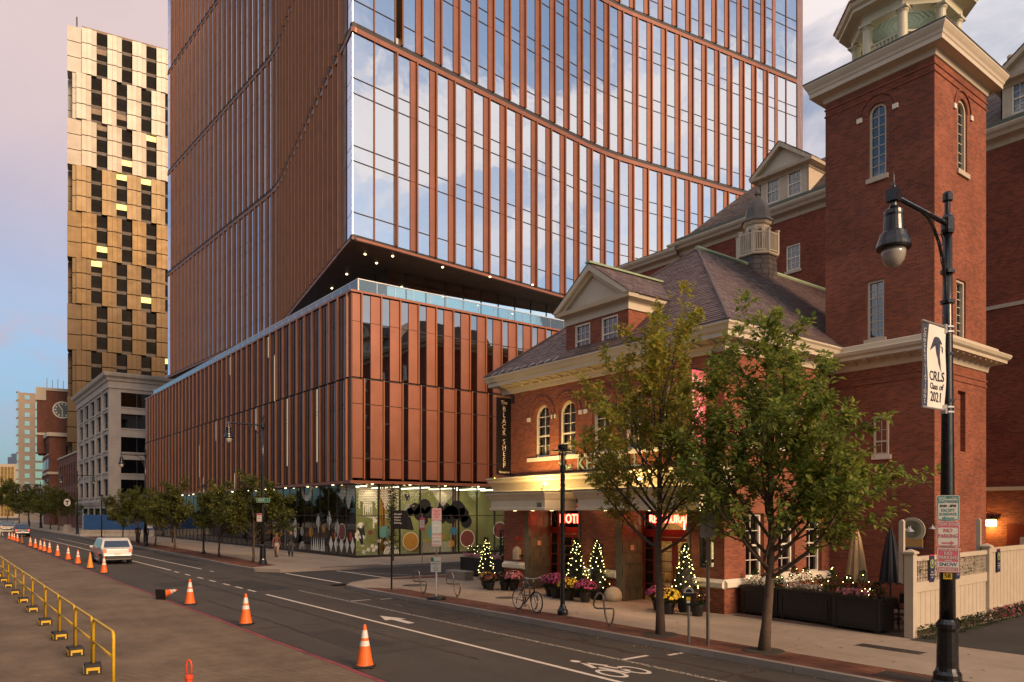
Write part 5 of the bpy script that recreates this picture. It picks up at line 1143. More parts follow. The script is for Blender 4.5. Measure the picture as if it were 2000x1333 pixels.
for i in range(40):
    a, b = i*1.52, i*1.52+1.52
    p5.add('shop_pane', M_shop, fsl.M(a+.025, b-.025, -.02, 0, .32, 3.03)); p5.add('shop_pane', M_shop, fsl.M(a+.025, b-.025, -.02, 0, 3.08, 5.28)); p5.add('shop_mullion', M_seam, fsl.M(b-.025, b+.025, -.1, .03, .2, 5.3)); p5.add('shop_transom', M_seam, fsl.M(a+.025, b-.025, -.1, .02, 3.03, 3.08))
p5.add('shop_sill', M_seam, fsr.M(-.06, 26, -.15, .06, .14, .31)); p5.add('shop_sill', M_seam, fsl.M(-.06, 62, -.15, .05, .14, .31))
part(sf, 'shop_floor', MB().box(-110, SXp-.1, SYp+.1, 56, .14, .2), M_sfloor, world=True)
part(sf, 'shop_ceiling', MB().box(-110, SXp-.1, SYp+.1, 56, 5.24, 5.29), M_dkceil, world=True)
part(sf, 'lime_wall', MB().box(-55.2, -55, 24.5, 56, .2, 5.24).box(-70, -55.2, 31, 31.2, .2, 5.24), M_lime, world=True)
part(sf, 'back_wall', MB().box(-110, -70, 29, 29.2, .2, 5.24).box(-110, -109.8, SYp, 29, .2, 5.24), M_dark, world=True)
part(sf, 'partition', MB().box(-53.5, -53.4, 28.6, 31.5, .2, 3.2).box(-52, -51.9, 33.5, 37, .2, 3.4), M_lime, world=True)
part(sf, 'desk', MB().box(-52, -51.2, 29.5, 31.5, .2, .95).box(-52.2, -50.9, 29.3, 31.7, .95, 1.02), pm('yellow_desk', (.55, .33, .05), .5), world=True)
for i in range(9):
    y = 24.6+i*2.6; part(sf, 'ceiling_strip', MB().box(-53.5, -49.3, y, y+.1, 5.15, 5.22), M_lampw, world=True)
for i, y in enumerate((25, 30, 35.5)): glow('shop_light', (-51.4, y, 4.9), 120, (1, .86, .48), .5)
for y in (24.2, 27.2, 30.2): glow('soffit_light', (PX-.05, y, ZA-.2), 45, (1, .82, .5), .08, R(110), (PX-.45, y, 0))
glow('shop_light', (-58, 27, 4.8), 34, (1, .85, .55), .5)
def pole(x, y, r, col, nm):
    m = pm('pole_'+nm, col, .4, 0, .05); part(sf, 'painted_column', MB().tube([(x, y, .2), (x, y, 5.25)], r, 12), m, world=True, smooth=True)
pole(-48.35, 25.2, .07, (.85, .42, .02), 'amber'); pole(-48.35, 25.37, .06, (.85, .36, .02), 'gold'); pole(-48.35, 25.54, .07, (.75, .13, .02), 'orange')
pole(-48.3, 31.4, .09, (.20, .08, .30), 'violet'); pole(-48.3, 31.62, .06, (.45, .10, .25), 'pink'); pole(-62.3, 23.6, .08, (.30, .03, .04), 'red'); pole(-56.6, 23.6, .08, (.14, .24, .10), 'green'); pole(-50.3, 23.6, .08, (.08, .16, .32), 'blue'); pole(-52.6, 23.6, .06, (.45, .42, .36), 'pale')
# vinyl stuck on the glass: each motif is one flat decal
M_vw = pm('white_vinyl', (.78, .74, .62), .6, 0, .05, 5.); M_vk = pm('black_vinyl', (.012, .012, .012), .5); M_vo = pm('orange_vinyl', (.42, .20, .02), .5, 0, .15, 3.); M_vt = pm('teal_vinyl', (.10, .26, .22), .5, 0, .1, 3.); M_vm = pm('maroon_vinyl', (.20, .05, .03), .5, 0, .2, 3.); M_vb = pm('blue_vinyl', (.04, .16, .26), .5); M_vg = pm('grey_vinyl', (.26, .26, .24), .5)
class Dec:
    def __init__(s, fr): s.fr = fr; s.mb = MB()
    def poly(s, pts, o=.012): s.mb.add([s.fr.p(t, o, z) for t, z in pts], [tuple(range(len(pts)))]); return s
    def disc(s, t, z, r, o=.012, n=24, rz=None): return s.poly([(t+r*math.cos(2*math.pi*i/n), z+(rz or r)*math.sin(2*math.pi*i/n)) for i in range(n)], o)
    def dia(s, t, z, r, o=.014): return s.poly([(t-r, z), (t, z-r), (t+r, z), (t, z+r)], o)
    def ring(s, t, z, r, w, o=.016, a0=0, a1=360, n=24):
        for i in range(n):
            a, b = R(a0+(a1-a0)*i/n), R(a0+(a1-a0)*(i+1)/n)
            s.poly([(t+r*math.cos(a), z+r*math.sin(a)), (t+r*math.cos(b), z+r*math.sin(b)), (t+(r-w)*math.cos(b), z+(r-w)*math.sin(b)), (t+(r-w)*math.cos(a), z+(r-w)*math.sin(a))], o)
        return s
    def done(s, mat): part(sf, 'window_decal', s.mb, mat, world=True, kind='stuff' if len(s.mb.f) > 1 else None)
rd = random.Random(21); T = lambda y: y-SYp
d = Dec(fsr)
for (t0, t1, zb) in ((.15, 1.7, 3.6), (1.85, 3.4, 3.9)):
    nx = int((t1-t0)/.13)
    for i in range(nx):
        lo = zb+.5*math.sin(i*.9+t0)+rd.uniform(-.1, .1)
        for k in range(16):
            z = 5.2-k*.12
            if z < lo: break
            d.dia(t0+.065+i*.13+(.065 if k % 2 else 0), z, .062)
d.done(M_vw)
d = Dec(fsr)
for i in range(26):
    for k in range(14):
        t, z = 3.55+i*.1+(.05 if k % 2 else 0), 5.2-k*.11
        if rd.random() < (1-k/13)*.8+.1 and z > 4.1-.6*math.sin(i*.24): d.dia(t, z, .034)
for i in range(22):
    for k in range(24):
        t, z = 6.2+i*.08+(.04 if k % 2 else 0), 5.2-k*.075
        if z > 3.7+abs(i-11)*.09: d.dia(t, z, .035)
for i in range(28):
    for k in range(10): d.dia(5.15+i*.095+(.047 if k % 2 else 0), .4+k*.075, .030)
d.done(M_vw)
d = Dec(fsr)
for t, z, r in ((4.25, 3.35, .3), (4.7, 3.55, .45), (5.1, 3.2, .5), (5.5, 3.75, .55), (5.95, 3.3, .45), (5.4, 2.75, .4), (6.7, 3.2, .5), (7.2, 3.5, .6), (7.8, 3.15, .7), (8.4, 3.5, .7), (8.9, 3.1, .55), (7.0, 2.8, .35), (9.2, 2.6, .5), (3.9, 2.9, .25), (4.0, 4.4, .25)): d.disc(t, z, r)
d.poly([(3.5, 2.9), (4.3, 3.0), (4.6, 2.0), (3.55, 2.1)])
d.done(M_vk)
Dec(fsr).disc(4.33, 1.2, .62).done(M_vo); Dec(fsr).ring(4.33, 1.2, .66, .04).done(M_vw); Dec(fsr).disc(6.35, 1.85, .62).done(M_vt); Dec(fsr).disc(7.1, 1.5, .18).done(M_vo); Dec(fsr).disc(9.3, 1.3, .62).done(M_vm); Dec(fsr).ring(9.3, 1.3, .68, .06).done(M_vw); Dec(fsr).disc(8.05, 1.9, .3).done(M_vb); Dec(fsr).disc(12.4, 1.9, .6).done(M_vm); Dec(fsr).ring(12.4, 1.9, .66, .06).done(M_vw); Dec(fsr).disc(2.2, 1.9, .45).done(M_vt); Dec(fsr).disc(1.1, 1.9, .17).done(M_vm); Dec(fsr).disc(7.8, .95, .3).done(M_vo)
d = Dec(fsr)                                           # scrolls, flowers and arches
for r in (.62, .48, .34): d.ring(2.75, .35, r, .08, a0=0, a1=180)
for i in range(14): a = i*.45; d.ring(.35+.1*i % .8*.3, 2.35-.1*i, .26-.01*i, .1, n=10)
for i in range(9): d.disc(.3+.28*math.cos(i*.7), 1.7+.28*math.sin(i*.7), .12, n=8)
for t, z in ((1.25, .95), (.95, .7), (1.55, .85), (.6, .55), (1.8, 1.3), (1.35, .65), (2.4, 3.05), (1.5, 2.7), (5.0, 3.4), (7.6, 2.9)):
    for k in range(4): d.disc(t+.08*math.cos(k*1.57+.4), z+.08*math.sin(k*1.57+.4), .075, n=8)
for i in range(5): d.ring(.75+.16*i, 3.2-.04*i, .2, .045, a0=180, a1=360); d.poly([(.55+.16*i, 3.2), (.6+.16*i, 3.2), (.6+.16*i, 3.9), (.55+.16*i, 3.9)])
for i in range(7): d.disc(1.35, 2.95-.12*i, .06, n=8)
d.poly([(2.15, 1.05), (2.8, 1.05), (2.75, 1.14), (2.8, 1.22), (2.15, 1.22)])
d.done(M_vw)
Dec(fsr).poly([(3.65, 3.3), (3.95, 3.0), (4.3, 3.6), (4.02, 3.95)]).done(M_vg); Dec(fsr).poly([(4.32, 3.6), (4.05, 3.28), (4.4, 3.05), (4.7, 3.35)]).done(M_vg)
d = Dec(fsl)
for i in range(40):
    t = .15+i*.1; lo = 4.0+.5*math.sin(i*.5) if i < 20 else 3.2+.05*i
    for k in range(18):
        z = 5.2-k*.1
        if z > lo and (i < 24 or k > 5): d.dia(t+(.05 if k % 2 else 0), z, .05)
for i in range(5): d.poly([(.5+i*.9, .4), (.85+i*.9, 1.0), (.5+i*.9, 1.6), (.15+i*.9, 1.0)])
for i in range(7): d.poly([(5.2+i*.38, .4), (5.55+i*.38, .4), (5.38+i*.38, 1.5)])
for r in (.6, .45, .3): d.ring(9.5, .4, r, .07, a0=0, a1=180); d.ring(8.6, 5.3, r+.5, .09, a0=180, a1=360)
for t, z in ((6.4, 2.6), (4.4, 2.8), (3., 2.2), (11., 2.3)):
    d.poly([(t-.05, z-.8), (t+.05, z-.8), (t+.05, z+.6), (t-.05, z+.6)])
    for k in range(5): d.ring(t, z+.1*k, .4-.05*k, .06, a0=180, a1=360, n=12)
d.ring(2.2, 1.9, .62, .05); d.poly([(10.9, 1.2), (11.3, 1.6), (11.0, 2.6), (10.6, 1.7)])
d.done(M_vw)
Dec(fsl).disc(7.8, 1.8, .4).done(M_vo); Dec(fsl).disc(5.4, 2.1, .3).done(M_vo); Dec(fsl).disc(2.2, 1.9, .56).done(M_vm); Dec(fsl).disc(9.6, 1.8, .36).done(M_vg)
o = part(sf, 'window_notice', MB().mbox(fsl.M(.55, .95, .02, .03, 1.3, 1.9)), pm('red_notice', (.42, .04, .03), .5), world=True)
part(sf, 'shop_door', MB().mbox(fsl.M(12.1, 12.2, 0, .05, .2, 2.8)).mbox(fsl.M(13.1, 13.2, 0, .05, .2, 2.8)).mbox(fsl.M(12.2, 13.1, 0, .05, 2.6, 2.8)), M_steel, world=True)
p5.flush()
# ------------------------------------------------------------------ street furniture
M_lblack = pm('lamp_black', (.010, .010, .011), .28, .3, .15, 6., spec=.6, coat=.3)
M_globe = pm('lamp_globe', (.30, .27, .23), .12, 0, .05, 3., coat=.5)
def street_lamp(loc, label, arm=2.03, detail=True, two=False):
    t = thing('street_lamp', label, 'street lamp', loc, 0, 'tall street lamps along the pavement')
    part(t, 'base', MB().lathe([(.27, 0), (.27, .08), (.24, .14), (.235, .24), (.20, .30), (.185, .36), (.17, 1.02), (.19, 1.08), (.19, 1.16), (.16, 1.2), (.135, 1.24)], 16), M_lblack, smooth=False)
    part(t, 'post', MB().lathe([(.135, 1.2), (.12, 3.), (.085, 6.5), (.075, 8.3)], 14), M_lblack, smooth=True)
    part(t, 'post_cap', MB().lathe([(.10, 8.28), (.11, 8.34), (.11, 8.56), (.09, 8.6), (.05, 8.64), (.05, 8.85), (.085, 8.88), (.085, 9.0), (.06, 9.04)], 12), M_lblack)
    for s_ in ((-1, 1) if two else (-1,)):
        part(t, 'arm', MB().tube([(0, 0, 8.45), (0, s_*arm, 8.45)], .045, 8).tube([(0, s_*(.25+.0), 7.5)]+[(0, s_*(.08+.6*math.sin(R(90*k/6))*.0+.9*(1-math.cos(R(90*k/6)))), 7.2+1.2*math.sin(R(90*k/6))) for k in range(7)][1:], .03, 6) if False else MB().tube([(0, 0, 8.45), (0, s_*arm, 8.45)], .045, 8).tube([(0, s_*(.07+.95*(1-math.cos(R(15*k)))), 7.1+1.33*math.sin(R(15*k))) for k in range(7)], .028, 6), M_lblack)
        part(t, 'arm_scroll', MB().tube([(0, s_*(.30+.11*math.cos(R(30*k))), 8.1+.11*math.sin(R(30*k))) for k in range(13)], .012, 5).tube([(0, s_*(.2+.07*math.cos(R(30*k))), 7.75+.07*math.sin(R(30*k))) for k in range(13)], .012, 5), M_lblack)
        y = s_*arm
        h = part(t, 'lamp_head', MB().box(-.09, .09, y-.09, y+.09, 8.36, 8.56).lathe([(.05, 8.36), (.06, 8.28), (.10, 8.24), (.15, 8.2), (.155, 8.14), (.15, 8.1), (.165, 7.86), (.21, 7.82), (.23, 7.74), (.26, 7.66), (.275, 7.6), (.265, 7.57), (.2, 7.57)], 20, (0, y, 0)).lathe([(.03, 8.56), (.035, 8.62), (.015, 8.68), (.012, 8.8), (.0, 8.88)], 8, (0, y, 0)), M_lblack)
        part(h, 'globe', MB().lathe([(.195, 7.58), (.19, 7.48), (.165, 7.38), (.11, 7.30), (.05, 7.27), (.0, 7.265)], 20, (0, y, 0)), M_globe, smooth=True)
    if detail:
        for z in (6.05, 5.2): part(t, 'banner_ring', MB().lathe([(.095, z), (.11, z), (.11, z+.05), (.095, z+.05)], 12), M_lblack)
    return t
lampR = street_lamp((-6.09, 14.7, SW), 'black street lamp beside the driveway carrying a graduation banner and three parking signs')
for z in (7.55, 7.0): part(lampR, 'post_ring', MB().lathe([(.1, z), (.12, z), (.12, z+.06), (.1, z+.06)], 12), M_lblack)
part(lampR, 'pole_number', MB().box(-.07, .07, -.145, -.135, 1.98, 2.10), pm('yellow_tag', (.55, .36, .02), .5), M=Matrix.Rotation(R(24), 4, 'Z'))
o = part(lampR, 'pole_number_text', textmesh('58', .11, M_black, .002)); o.matrix_basis = Matrix.Rotation(R(24), 4, 'Z') @ planeM((0, -.148, 2.04), (1, 0, 0))
# the banner on the near lamp
bn = thing('lamp_banner', 'white and navy CRLS Class of 2021 congratulations banner hanging from the street lamp', 'banner', (-6.09, 14.7, SW))
M_bw = pm('banner_cloth', (.66, .62, .55), .7, 0, .04, 4.); M_navy = pm('navy_cloth', (.025, .032, .055), .7)
def sagf(y, z): return .025*math.sin((y*3+z*1.3))+.012*math.sin(z*5+y*9)
def cloth(y0, y1, z0, z1, mat, nm, off=0.):
    mb = MB(); n, k = 8, 14; v = []
    for j in range(k+1):
        for i in range(n+1):
            y = y0+(y1-y0)*i/n; z = z0+(z1-z0)*j/k
            sag = sagf(y, z)
            v.append((off+sag, y, z))
    mb.add(v, [(j*(n+1)+i, j*(n+1)+i+1, (j+1)*(n+1)+i+1, (j+1)*(n+1)+i) for j in range(k) for i in range(n)]); return part(bn, nm, mb, mat, smooth=True)
BZ0, BZ1 = 5.06, 6.52
cloth(-.75, -.12, BZ0, BZ1, M_bw, 'white_cloth'); cloth(-.96, -.75, BZ0, BZ1, M_navy, 'navy_strip')
for z in (BZ0-.02, BZ1+.03): part(bn, 'banner_arm', MB().tube([(0, -1.0, z), (0, .02, z+.01)], .018, 6), M_alum)
for z in (BZ0-.06, BZ1-.06): part(bn, 'clamp', MB().lathe([(.1, z), (.115, z), (.115, z+.03), (.1, z+.03)], 12).lathe([(.1, z+.09), (.115, z+.09), (.115, z+.12), (.1, z+.12)], 12).box(-.04, .04, -.17, -.09, z-.02, z+.14), M_alum)
def btxt(txt, s, y, z, mat, xs=1.):
    o = part(bn, 'lettering', textmesh(txt, s, mat, .002, xs=xs, bold=.003)); o.data.transform(planeM((0, y, z), (0, 1, 0)))
    for v in o.data.vertices: v.co.x = sagf(v.co.y, v.co.z)+.006
btxt('CRLS', .24, -.435, 5.62, M_navy, .9); btxt('Class of', .155, -.435, 5.44, M_navy, .95); btxt('2021', .25, -.435, 5.25, M_navy, .92)
for i, ch in enumerate('CONGRATULATIONS'): btxt(ch, .10, -.855, 6.40-i*.0895, M_bw)
# abstract bird emblem
mb = MB()
def emb(pts): mb.add([(sagf(-.435+y*1.15, 6.05+z)+.007, -.435+y*1.15, 6.05+z) for y, z in pts], [tuple(range(len(pts)))])
emb([(-.20, .02), (-.13, .24), (-.09, .27), (.02, .27), (.10, .22), (.15, .16), (.06, .17), (-.02, .16)]); emb([(-.04, .17), (.07, .17), (.05, -.05), (.10, -.28), (.13, -.36), (.03, -.18), (-.02, .0)]); emb([(.08, .14), (.17, .10), (.16, .0), (.12, .04), (.13, .09)]); emb([(-.09, .15), (-.05, .16), (.0, -.12), (-.05, .02)])
part(bn, 'bird_emblem', mb, M_navy)
# parking signs
M_sgw = pm('sign_white', (.56, .54, .46), .5, 0, .04, 6.); M_sgt = pm('sign_teal', (.08, .24, .22), .5); M_sgp = pm('sign_pink', (.50, .11, .16), .5, 0, .06, 5.); M_sgr = pm('sign_red', (.42, .04, .05), .5); M_sgb = pm('sign_navy', (.035, .05, .14), .5); M_sgbl = pm('sign_blue', (.22, .36, .42), .5); M_sgk = pm('sign_ink', (.03, .03, .03), .5); M_sggr = pm('sign_green', (.03, .16, .09), .5)
def rrect(w, h, r, n=4): return [(sx*(w/2-r)+r*math.cos(a), sy*(h/2-r)+r*math.sin(a)) for sx, sy, a0 in ((1, 1, 0), (-1, 1, 90), (-1, -1, 180), (1, -1, 270)) for a in [R(a0+90*i/n) for i in range(n+1)]]
def sign(name, label, cat, loc, rz, w, h, face, rows=(), bands=(), border=None, group=None, back=None):
    """flat traffic sign facing local -Y"""
    t = thing(name, label, cat, loc, rz, group)
    P_ = rrect(w, h, .035); mb = MB().loft([[(x, 0.0, z) for x, z in P_], [(x, .006, z) for x, z in P_]]); part(t, 'plate', mb, face, fix=True)
    if border:
        o1, o2 = rrect(w-.02, h-.02, .03), rrect(w-.045, h-.045, .025); n = len(o1)
        part(t, 'border', MB().add([(x, -.002, z) for x, z in o1]+[(x, -.002, z) for x, z in o2], [(i, (i+1) % n, n+(i+1) % n, n+i) for i in range(n)]), border)
    for x0, x1, z0, z1, m in bands: part(t, 'colour_band', MB().add([(x0, -.0015, z0), (x1, -.0015, z0), (x1, -.0015, z1), (x0, -.0015, z1)], [(0, 1, 2, 3)]), m)
    for txt, s, x, z, m, xs in rows:
        if txt in ('<-', '->'):
            d_ = -1 if txt == '<-' else 1; o = part(t, 'arrow', MB().add([(x-d_*s, -.004, z-.012), (x+d_*s*.4, -.004, z-.012), (x+d_*s*.4, -.004, z-.04), (x+d_*s, -.004, z), (x+d_*s*.4, -.004, z+.04), (x+d_*s*.4, -.004, z+.012), (x-d_*s, -.004, z+.012)], [tuple(range(7))]), m)
        else: o = part(t, 'lettering', textmesh(txt, s*.86, m, .001, xs=xs, bold=.0012)); o.matrix_basis = planeM((x, -.003, z), (1, 0, 0))
    return t
az = R(26)
nx, ny = math.sin(az)*.16, -math.cos(az)*.16
lx, ly = -6.09+nx, 14.7+ny
sign('parking_sign', 'white and teal 30 minute parking sign, topmost of three on the street lamp', 'parking sign', (lx, ly, 3.42), az, .36, .455, M_sgw,
     [('30', .13, -.11, .15, M_sgw, .8), ('MINUTE', .085, .06, .185, M_sgt, .72), ('PARKING', .085, .06, .115, M_sgt, .68), ('8AM - 8PM', .075, 0, .035, M_sgk, .85), ('EXCEPT', .085, 0, -.045, M_sgt, .85), ('SUNDAYS', .085, 0, -.115, M_sgt, .85), ('<-', .1, 0, -.185, M_sgt, 1)], [(-.165, -.055, .085, .21, M_sgt)], M_sgt)
sign('parking_sign', 'pink bordered tow zone no parking sign, middle one on the street lamp', 'parking sign', (lx, ly, 2.95), az, .36, .455, M_sgw,
     [('TOW ZONE', .085, 0, .17, M_sgw, .82), ('NO', .11, 0, .06, M_sgp, .95), ('PARKING', .11, 0, -.04, M_sgp, .78), ('->', .1, 0, -.165, M_sgp, 1)], [(-.165, .165, .115, .215, M_sgp)], M_sgp)
sign('parking_sign', 'pink snow emergency no parking sign, lowest one on the street lamp', 'parking sign', (lx, ly, 2.48), az, .36, .455, M_sgp,
     [('TOW ZONE', .06, 0, .18, M_sgw, 1.), ('NO', .1, 0, .115, M_sgw, .95), ('PARKING', .1, 0, .04, M_sgw, .85), ('DURING', .035, 0, -.015, M_sgw, 1), ('SNOW', .11, 0, -.085, M_sgb, .95), ('EMERGENCY', .065, 0, -.175, M_sgw, .9)], [(-.16, .16, -.135, -.035, M_sgw)], M_sgw)
# other tall lamps
l2 = street_lamp((-45.5, 15.85, SW), 'black street lamp with the green street name sign, by the podium corner', 2.03)
l3 = street_lamp((-76.65, 15.7, SW), 'black street lamp among the street trees near the blue hoarding', 2.03, False)
l4 = street_lamp((-124, 16.4, SW), 'double armed black street lamp beside the round T station sign', 2.03, False, True)
l5 = street_lamp((-173, 16.6, SW), 'distant black street lamp in front of the brick warehouse', 2.03, False)
l6 = street_lamp((-196, 16.6, SW), 'distant black street lamp in front of the clock building', 2.03, False)
def ped_lamp(loc, label):
    t = thing('pedestrian_lamp', label, 'lamp post', loc, 0, 'low modern lamp posts')
    part(t, 'base', MB().lathe([(.17, 0), (.17, .1), (.16, .14), (.12, .2), (.09, .28), (.075, .34)], 16), M_lblack); part(t, 'post', MB().lathe([(.075, .3), (.07, 4.4), (.085, 4.42), (.085, 4.62), (.07, 4.64)], 14), M_lblack)
    mb = MB(); 
    for k in range(4): a = R(45+90*k); mb.tube([(.075*math.cos(a), .075*math.sin(a), 4.6), (.11*math.cos(a), .11*math.sin(a), 5.1)], .012, 5)
    part(t, 'cage', mb, M_lblack); part(t, 'lens', MB().lathe([(.06, 4.64), (.08, 5.02)], 12), M_globe); part(t, 'shade', MB().lathe([(.12, 5.05), (.36, 5.06), (.36, 5.09), (.14, 5.14), (.15, 5.16), (.15, 5.27), (.1, 5.3)], 24), M_lblack)
    return t
pl1 = ped_lamp((-17.62, 15.5, SW), 'black post lamp with flat disc shade in front of the hotel entrance')
copytree(pl1, (-59.8, 16.3, SW), label='black post lamp with flat disc shade between the podium street trees')
copytree(pl1, (-103, 16.2, SW), label='black post lamp with flat disc shade against the blue hoarding')
sg = sign('street_name_sign', 'small green DOCK street name sign on the street lamp by the podium', 'street sign', (-45.15, 15.75, 4.05), R(35), .95, .28, M_sggr, [('DOCK', .2, -.12, 0, M_sgw, .9), ('ST', .1, .32, -.03, M_sgw, .8)], (), M_sgw)
sign('parking_sign', 'red and white parking sign on the street lamp by the podium', 'parking sign', (-45.4, 15.6, 3.0), R(35), .36, .5, M_sgw, [('NO', .12, 0, .05, M_sgr, .9), ('STOPPING', .07, 0, -.06, M_sgr, .8), ('<->', .08, 0, -.16, M_sgr, 1)], [(-.16, .16, .14, .23, M_sgr)], M_sgr)
def post(name, label, loc, h, r, mat, cat='sign post', n=8): return single(name, MB().lathe([(r, 0), (r, h)], n), mat, label, cat, loc=loc)
post('sign_post', 'slim grey steel post carrying a column of pink and blue parking signs', (-23.75, 14.72, SW), 3.55, .03, M_steel)
sa = R(56)
def on_post(x, y, o=.045): return (x+math.sin(sa)*o, y-math.cos(sa)*o)
q = on_post(-23.75, 14.72)
sign('parking_sign', 'faded pink no parking sign, topmost on the slim post by the bike racks', 'parking sign', (q[0], q[1], 3.25), sa, .36, .46, M_sgp, [('TOW ZONE', .07, 0, .18, M_sgw, .9), ('NO', .09, 0, .09, M_sgr, 1), ('PARKING', .09, 0, .0, M_sgr, .8), ('HERE', .08, 0, -.09, M_sgr, .8)], [(-.16, .16, -.2, .13, pm('pink_pale', (.5, .27, .27), .5))], M_sgw)
sign('parking_sign', 'pale blue parking sign in the middle of the slim post by the bike racks', 'parking sign', (q[0], q[1], 2.78), sa, .36, .46, M_sgw, [('P', .16, -.1, .12, M_sgbl, 1), ('PERMIT', .07, .06, .14, M_sgbl, .8), ('PARKING', .075, 0, -.02, M_sgbl, .9), ('ONLY', .075, 0, -.1, M_sgbl, .9)], (), M_sgbl)
sign('parking_sign', 'pale pink snow emergency sign, lowest on the slim post by the bike racks', 'parking sign', (q[0], q[1], 2.31), sa, .36, .46, M_sgw, [('TOW ZONE', .06, 0, .18, M_sgp, 1), ('NO PARKING', .065, 0, .08, M_sgp, .9), ('SNOW', .11, 0, -.06, M_sgb, .9), ('EMERGENCY', .06, 0, -.16, M_sgp, .9)], (), M_sgp)
dp = thing('portable_sign', 'white and green drop-off sign on a pale post with round black rubber base', 'sign', (-23.55, 14.58, SW))
part(dp, 'base', MB().lathe([(.33, 0), (.35, .03), (.34, .08), (.28, .11), (.05, .12)], 20), M_black); part(dp, 'post', MB().lathe([(.035, .1), (.035, 1.4)], 10), M_sgw)
for nm, bx_, m, off in (('plate', (-.2, .2, 1.0, 1.55), M_sgw, 0), ('green_panel', (-.19, -.08, 1.40, 1.53), M_sggr, -.006), ('green_line', (-.19, .19, 1.385, 1.4), M_sggr, -.006)): part(dp, nm, MB().box(bx_[0], bx_[1], -.05+off, -.044+off, bx_[2], bx_[3]), m, M=Matrix.Rotation(sa-R(20), 4, 'Z'))
for i, (s_, z) in enumerate((('DROP OFF', 1.3), ('OR', 1.22), ('PICK UP', 1.14), ('ONLY', 1.06))): o = part(dp, 'lettering', textmesh(s_, .075, M_sgk, .001, xs=.85)); o.matrix_basis = Matrix.Rotation(sa-R(20), 4, 'Z') @ planeM((0, -.053, z), (1, 0, 0))
post('sign_post', 'thin grey post across the side street with a small pink sign', (-41.6, 24.7, SW), 3.1, .03, M_steel); q = on_post(-41.6, 24.7)
sign('parking_sign', 'small red and pink no parking sign across the side street', 'parking sign', (q[0], q[1], 2.6), sa, .34, .8, M_sgp, [('NO', .12, .02, .12, M_sgr, 1), ('ANY', .1, 0, 0, M_sgr, 1), ('TIME', .1, 0, -.12, M_sgr, 1)], [(-.16, .16, -.25, .22, M_sgw), (-.15, -.05, .25, .37, M_sgr)], M_sgr)
bp_ = thing('wayfinding_post', 'slim black post with a dark lettered panel at the hotel corner', 'sign', (-27.62, 14.95, SW), sa)
part(bp_, 'post', MB().box(-.035, .035, -.035, .035, 0, 3.35), M_lblack); part(bp_, 'panel', MB().box(.04, .66, -.02, .02, 2.5, 3.25), M_lblack)
for i, s_ in enumerate(('Kendall', 'Square', 'Visitor', 'Parking')): o = part(bp_, 'lettering', textmesh(s_, .1, M_sgw, .001, 'LEFT', shear=.2)); o.matrix_basis = planeM((.1, -.023, 3.1-i*.12), (1, 0, 0))
# parking meter and the sign post seen from behind
mt = thing('parking_meter', 'single black parking meter on a grey pole beside the second tree', 'parking meter', (-11.98, 14.63, SW), R(40))
part(mt, 'pole', MB().lathe([(.032, 0), (.032, .92)], 10), M_steel); part(mt, 'body', MB().loft([[(-.1, -.05, .92), (.1, -.05, .92), (.1, .05, .92), (-.1, .05, .92)], [(-.12, -.06, 1.0), (.12, -.06, 1.0), (.12, .06, 1.0), (-.12, .06, 1.0)], [(-.125, -.065, 1.22), (.125, -.065, 1.22), (.125, .065, 1.22), (-.125, .065, 1.22)]]), M_black)
part(mt, 'dome', MB().loft([[(.125*math.cos(R(15*k)), y, 1.22+.15*math.sin(R(15*k))) for k in range(13)] for y in (-.065, .065)]), M_alum); part(mt, 'window', MB().loft([[(.075*math.cos(R(20*k)), y, 1.24+.08*math.sin(R(20*k))) for k in range(10)] for y in (-.072, -.066)]), M_black); part(mt, 'sticker', MB().box(-.06, .04, -.074, -.066, 1.04, 1.13), MATS['yellow_tag']); part(mt, 'price_plate', MB().box(-.05, .03, -.075, -.066, .98, 1.03), M_sgw)
up_ = thing('sign_post', 'square grey steel post between the two trees with two sign backs', 'sign post', (-11.43, 14.66, SW))
part(up_, 'post', MB().box(-.03, .0, -.03, .03, 0, 3.3).box(.005, .03, -.025, .025, 0, 3.2), M_steel)
for z in (2.72, 3.02): part(up_, 'sign_back', MB().loft([[(x, -.04, z0_+z) for x, z0_ in rrect(.36, .28 if z < 2.9 else .32, .03)], [(x, -.034, z0_+z) for x, z0_ in rrect(.36, .28 if z < 2.9 else .32, .03)]]), M_steel, M=Matrix.Rotation(R(40), 4, 'Z'), fix=True)
# bike racks: a flat steel bar bent in a figure of eight
M_rack = pm('rack_steel', (.24, .20, .16), .3, .85, .2, 7.)
def rack(loc, rz, label):
    P_ = [(-.22, .50), (-.27, .55), (-.28, .62), (-.24, .78), (-.17, .90), (-.09, .93), (-.03, .86), (.0, .72), (.02, .5), (.05, .3), (.1, .13), (.16, .06), (.22, .1), (.26, .22), (.28, .38), (.28, .47), (.25, .51), (.1, .50), (-.1, .50), (-.22, .50)]
    t = thing('bike_rack', label, 'bike rack', loc, rz, 'looped steel bike racks'); part(t, 'loop', MB().tube([(x, 0, z) for x, z in P_], .026, 8), M_rack, smooth=True); part(t, 'foot', MB().box(.13, .19, -.03, .03, -.01, .08), M_rack); return t
rk = rack((-25.45, 15.0, SW), R(36), 'looped steel bike rack by the corner, between the dark panel post and the sign base')
copytree(rk, (-23.75, 15.45, SW), R(36), 'looped steel bike rack just behind the portable drop-off sign')
copytree(rk, (-15.15, 14.85, SW), R(40), 'looped steel bike rack between the disc lamp and the first tree')
rk4 = copytree(rk, (-18.95, 15.25, SW), R(36), 'looped steel bike rack half hidden behind the parked bicycle')
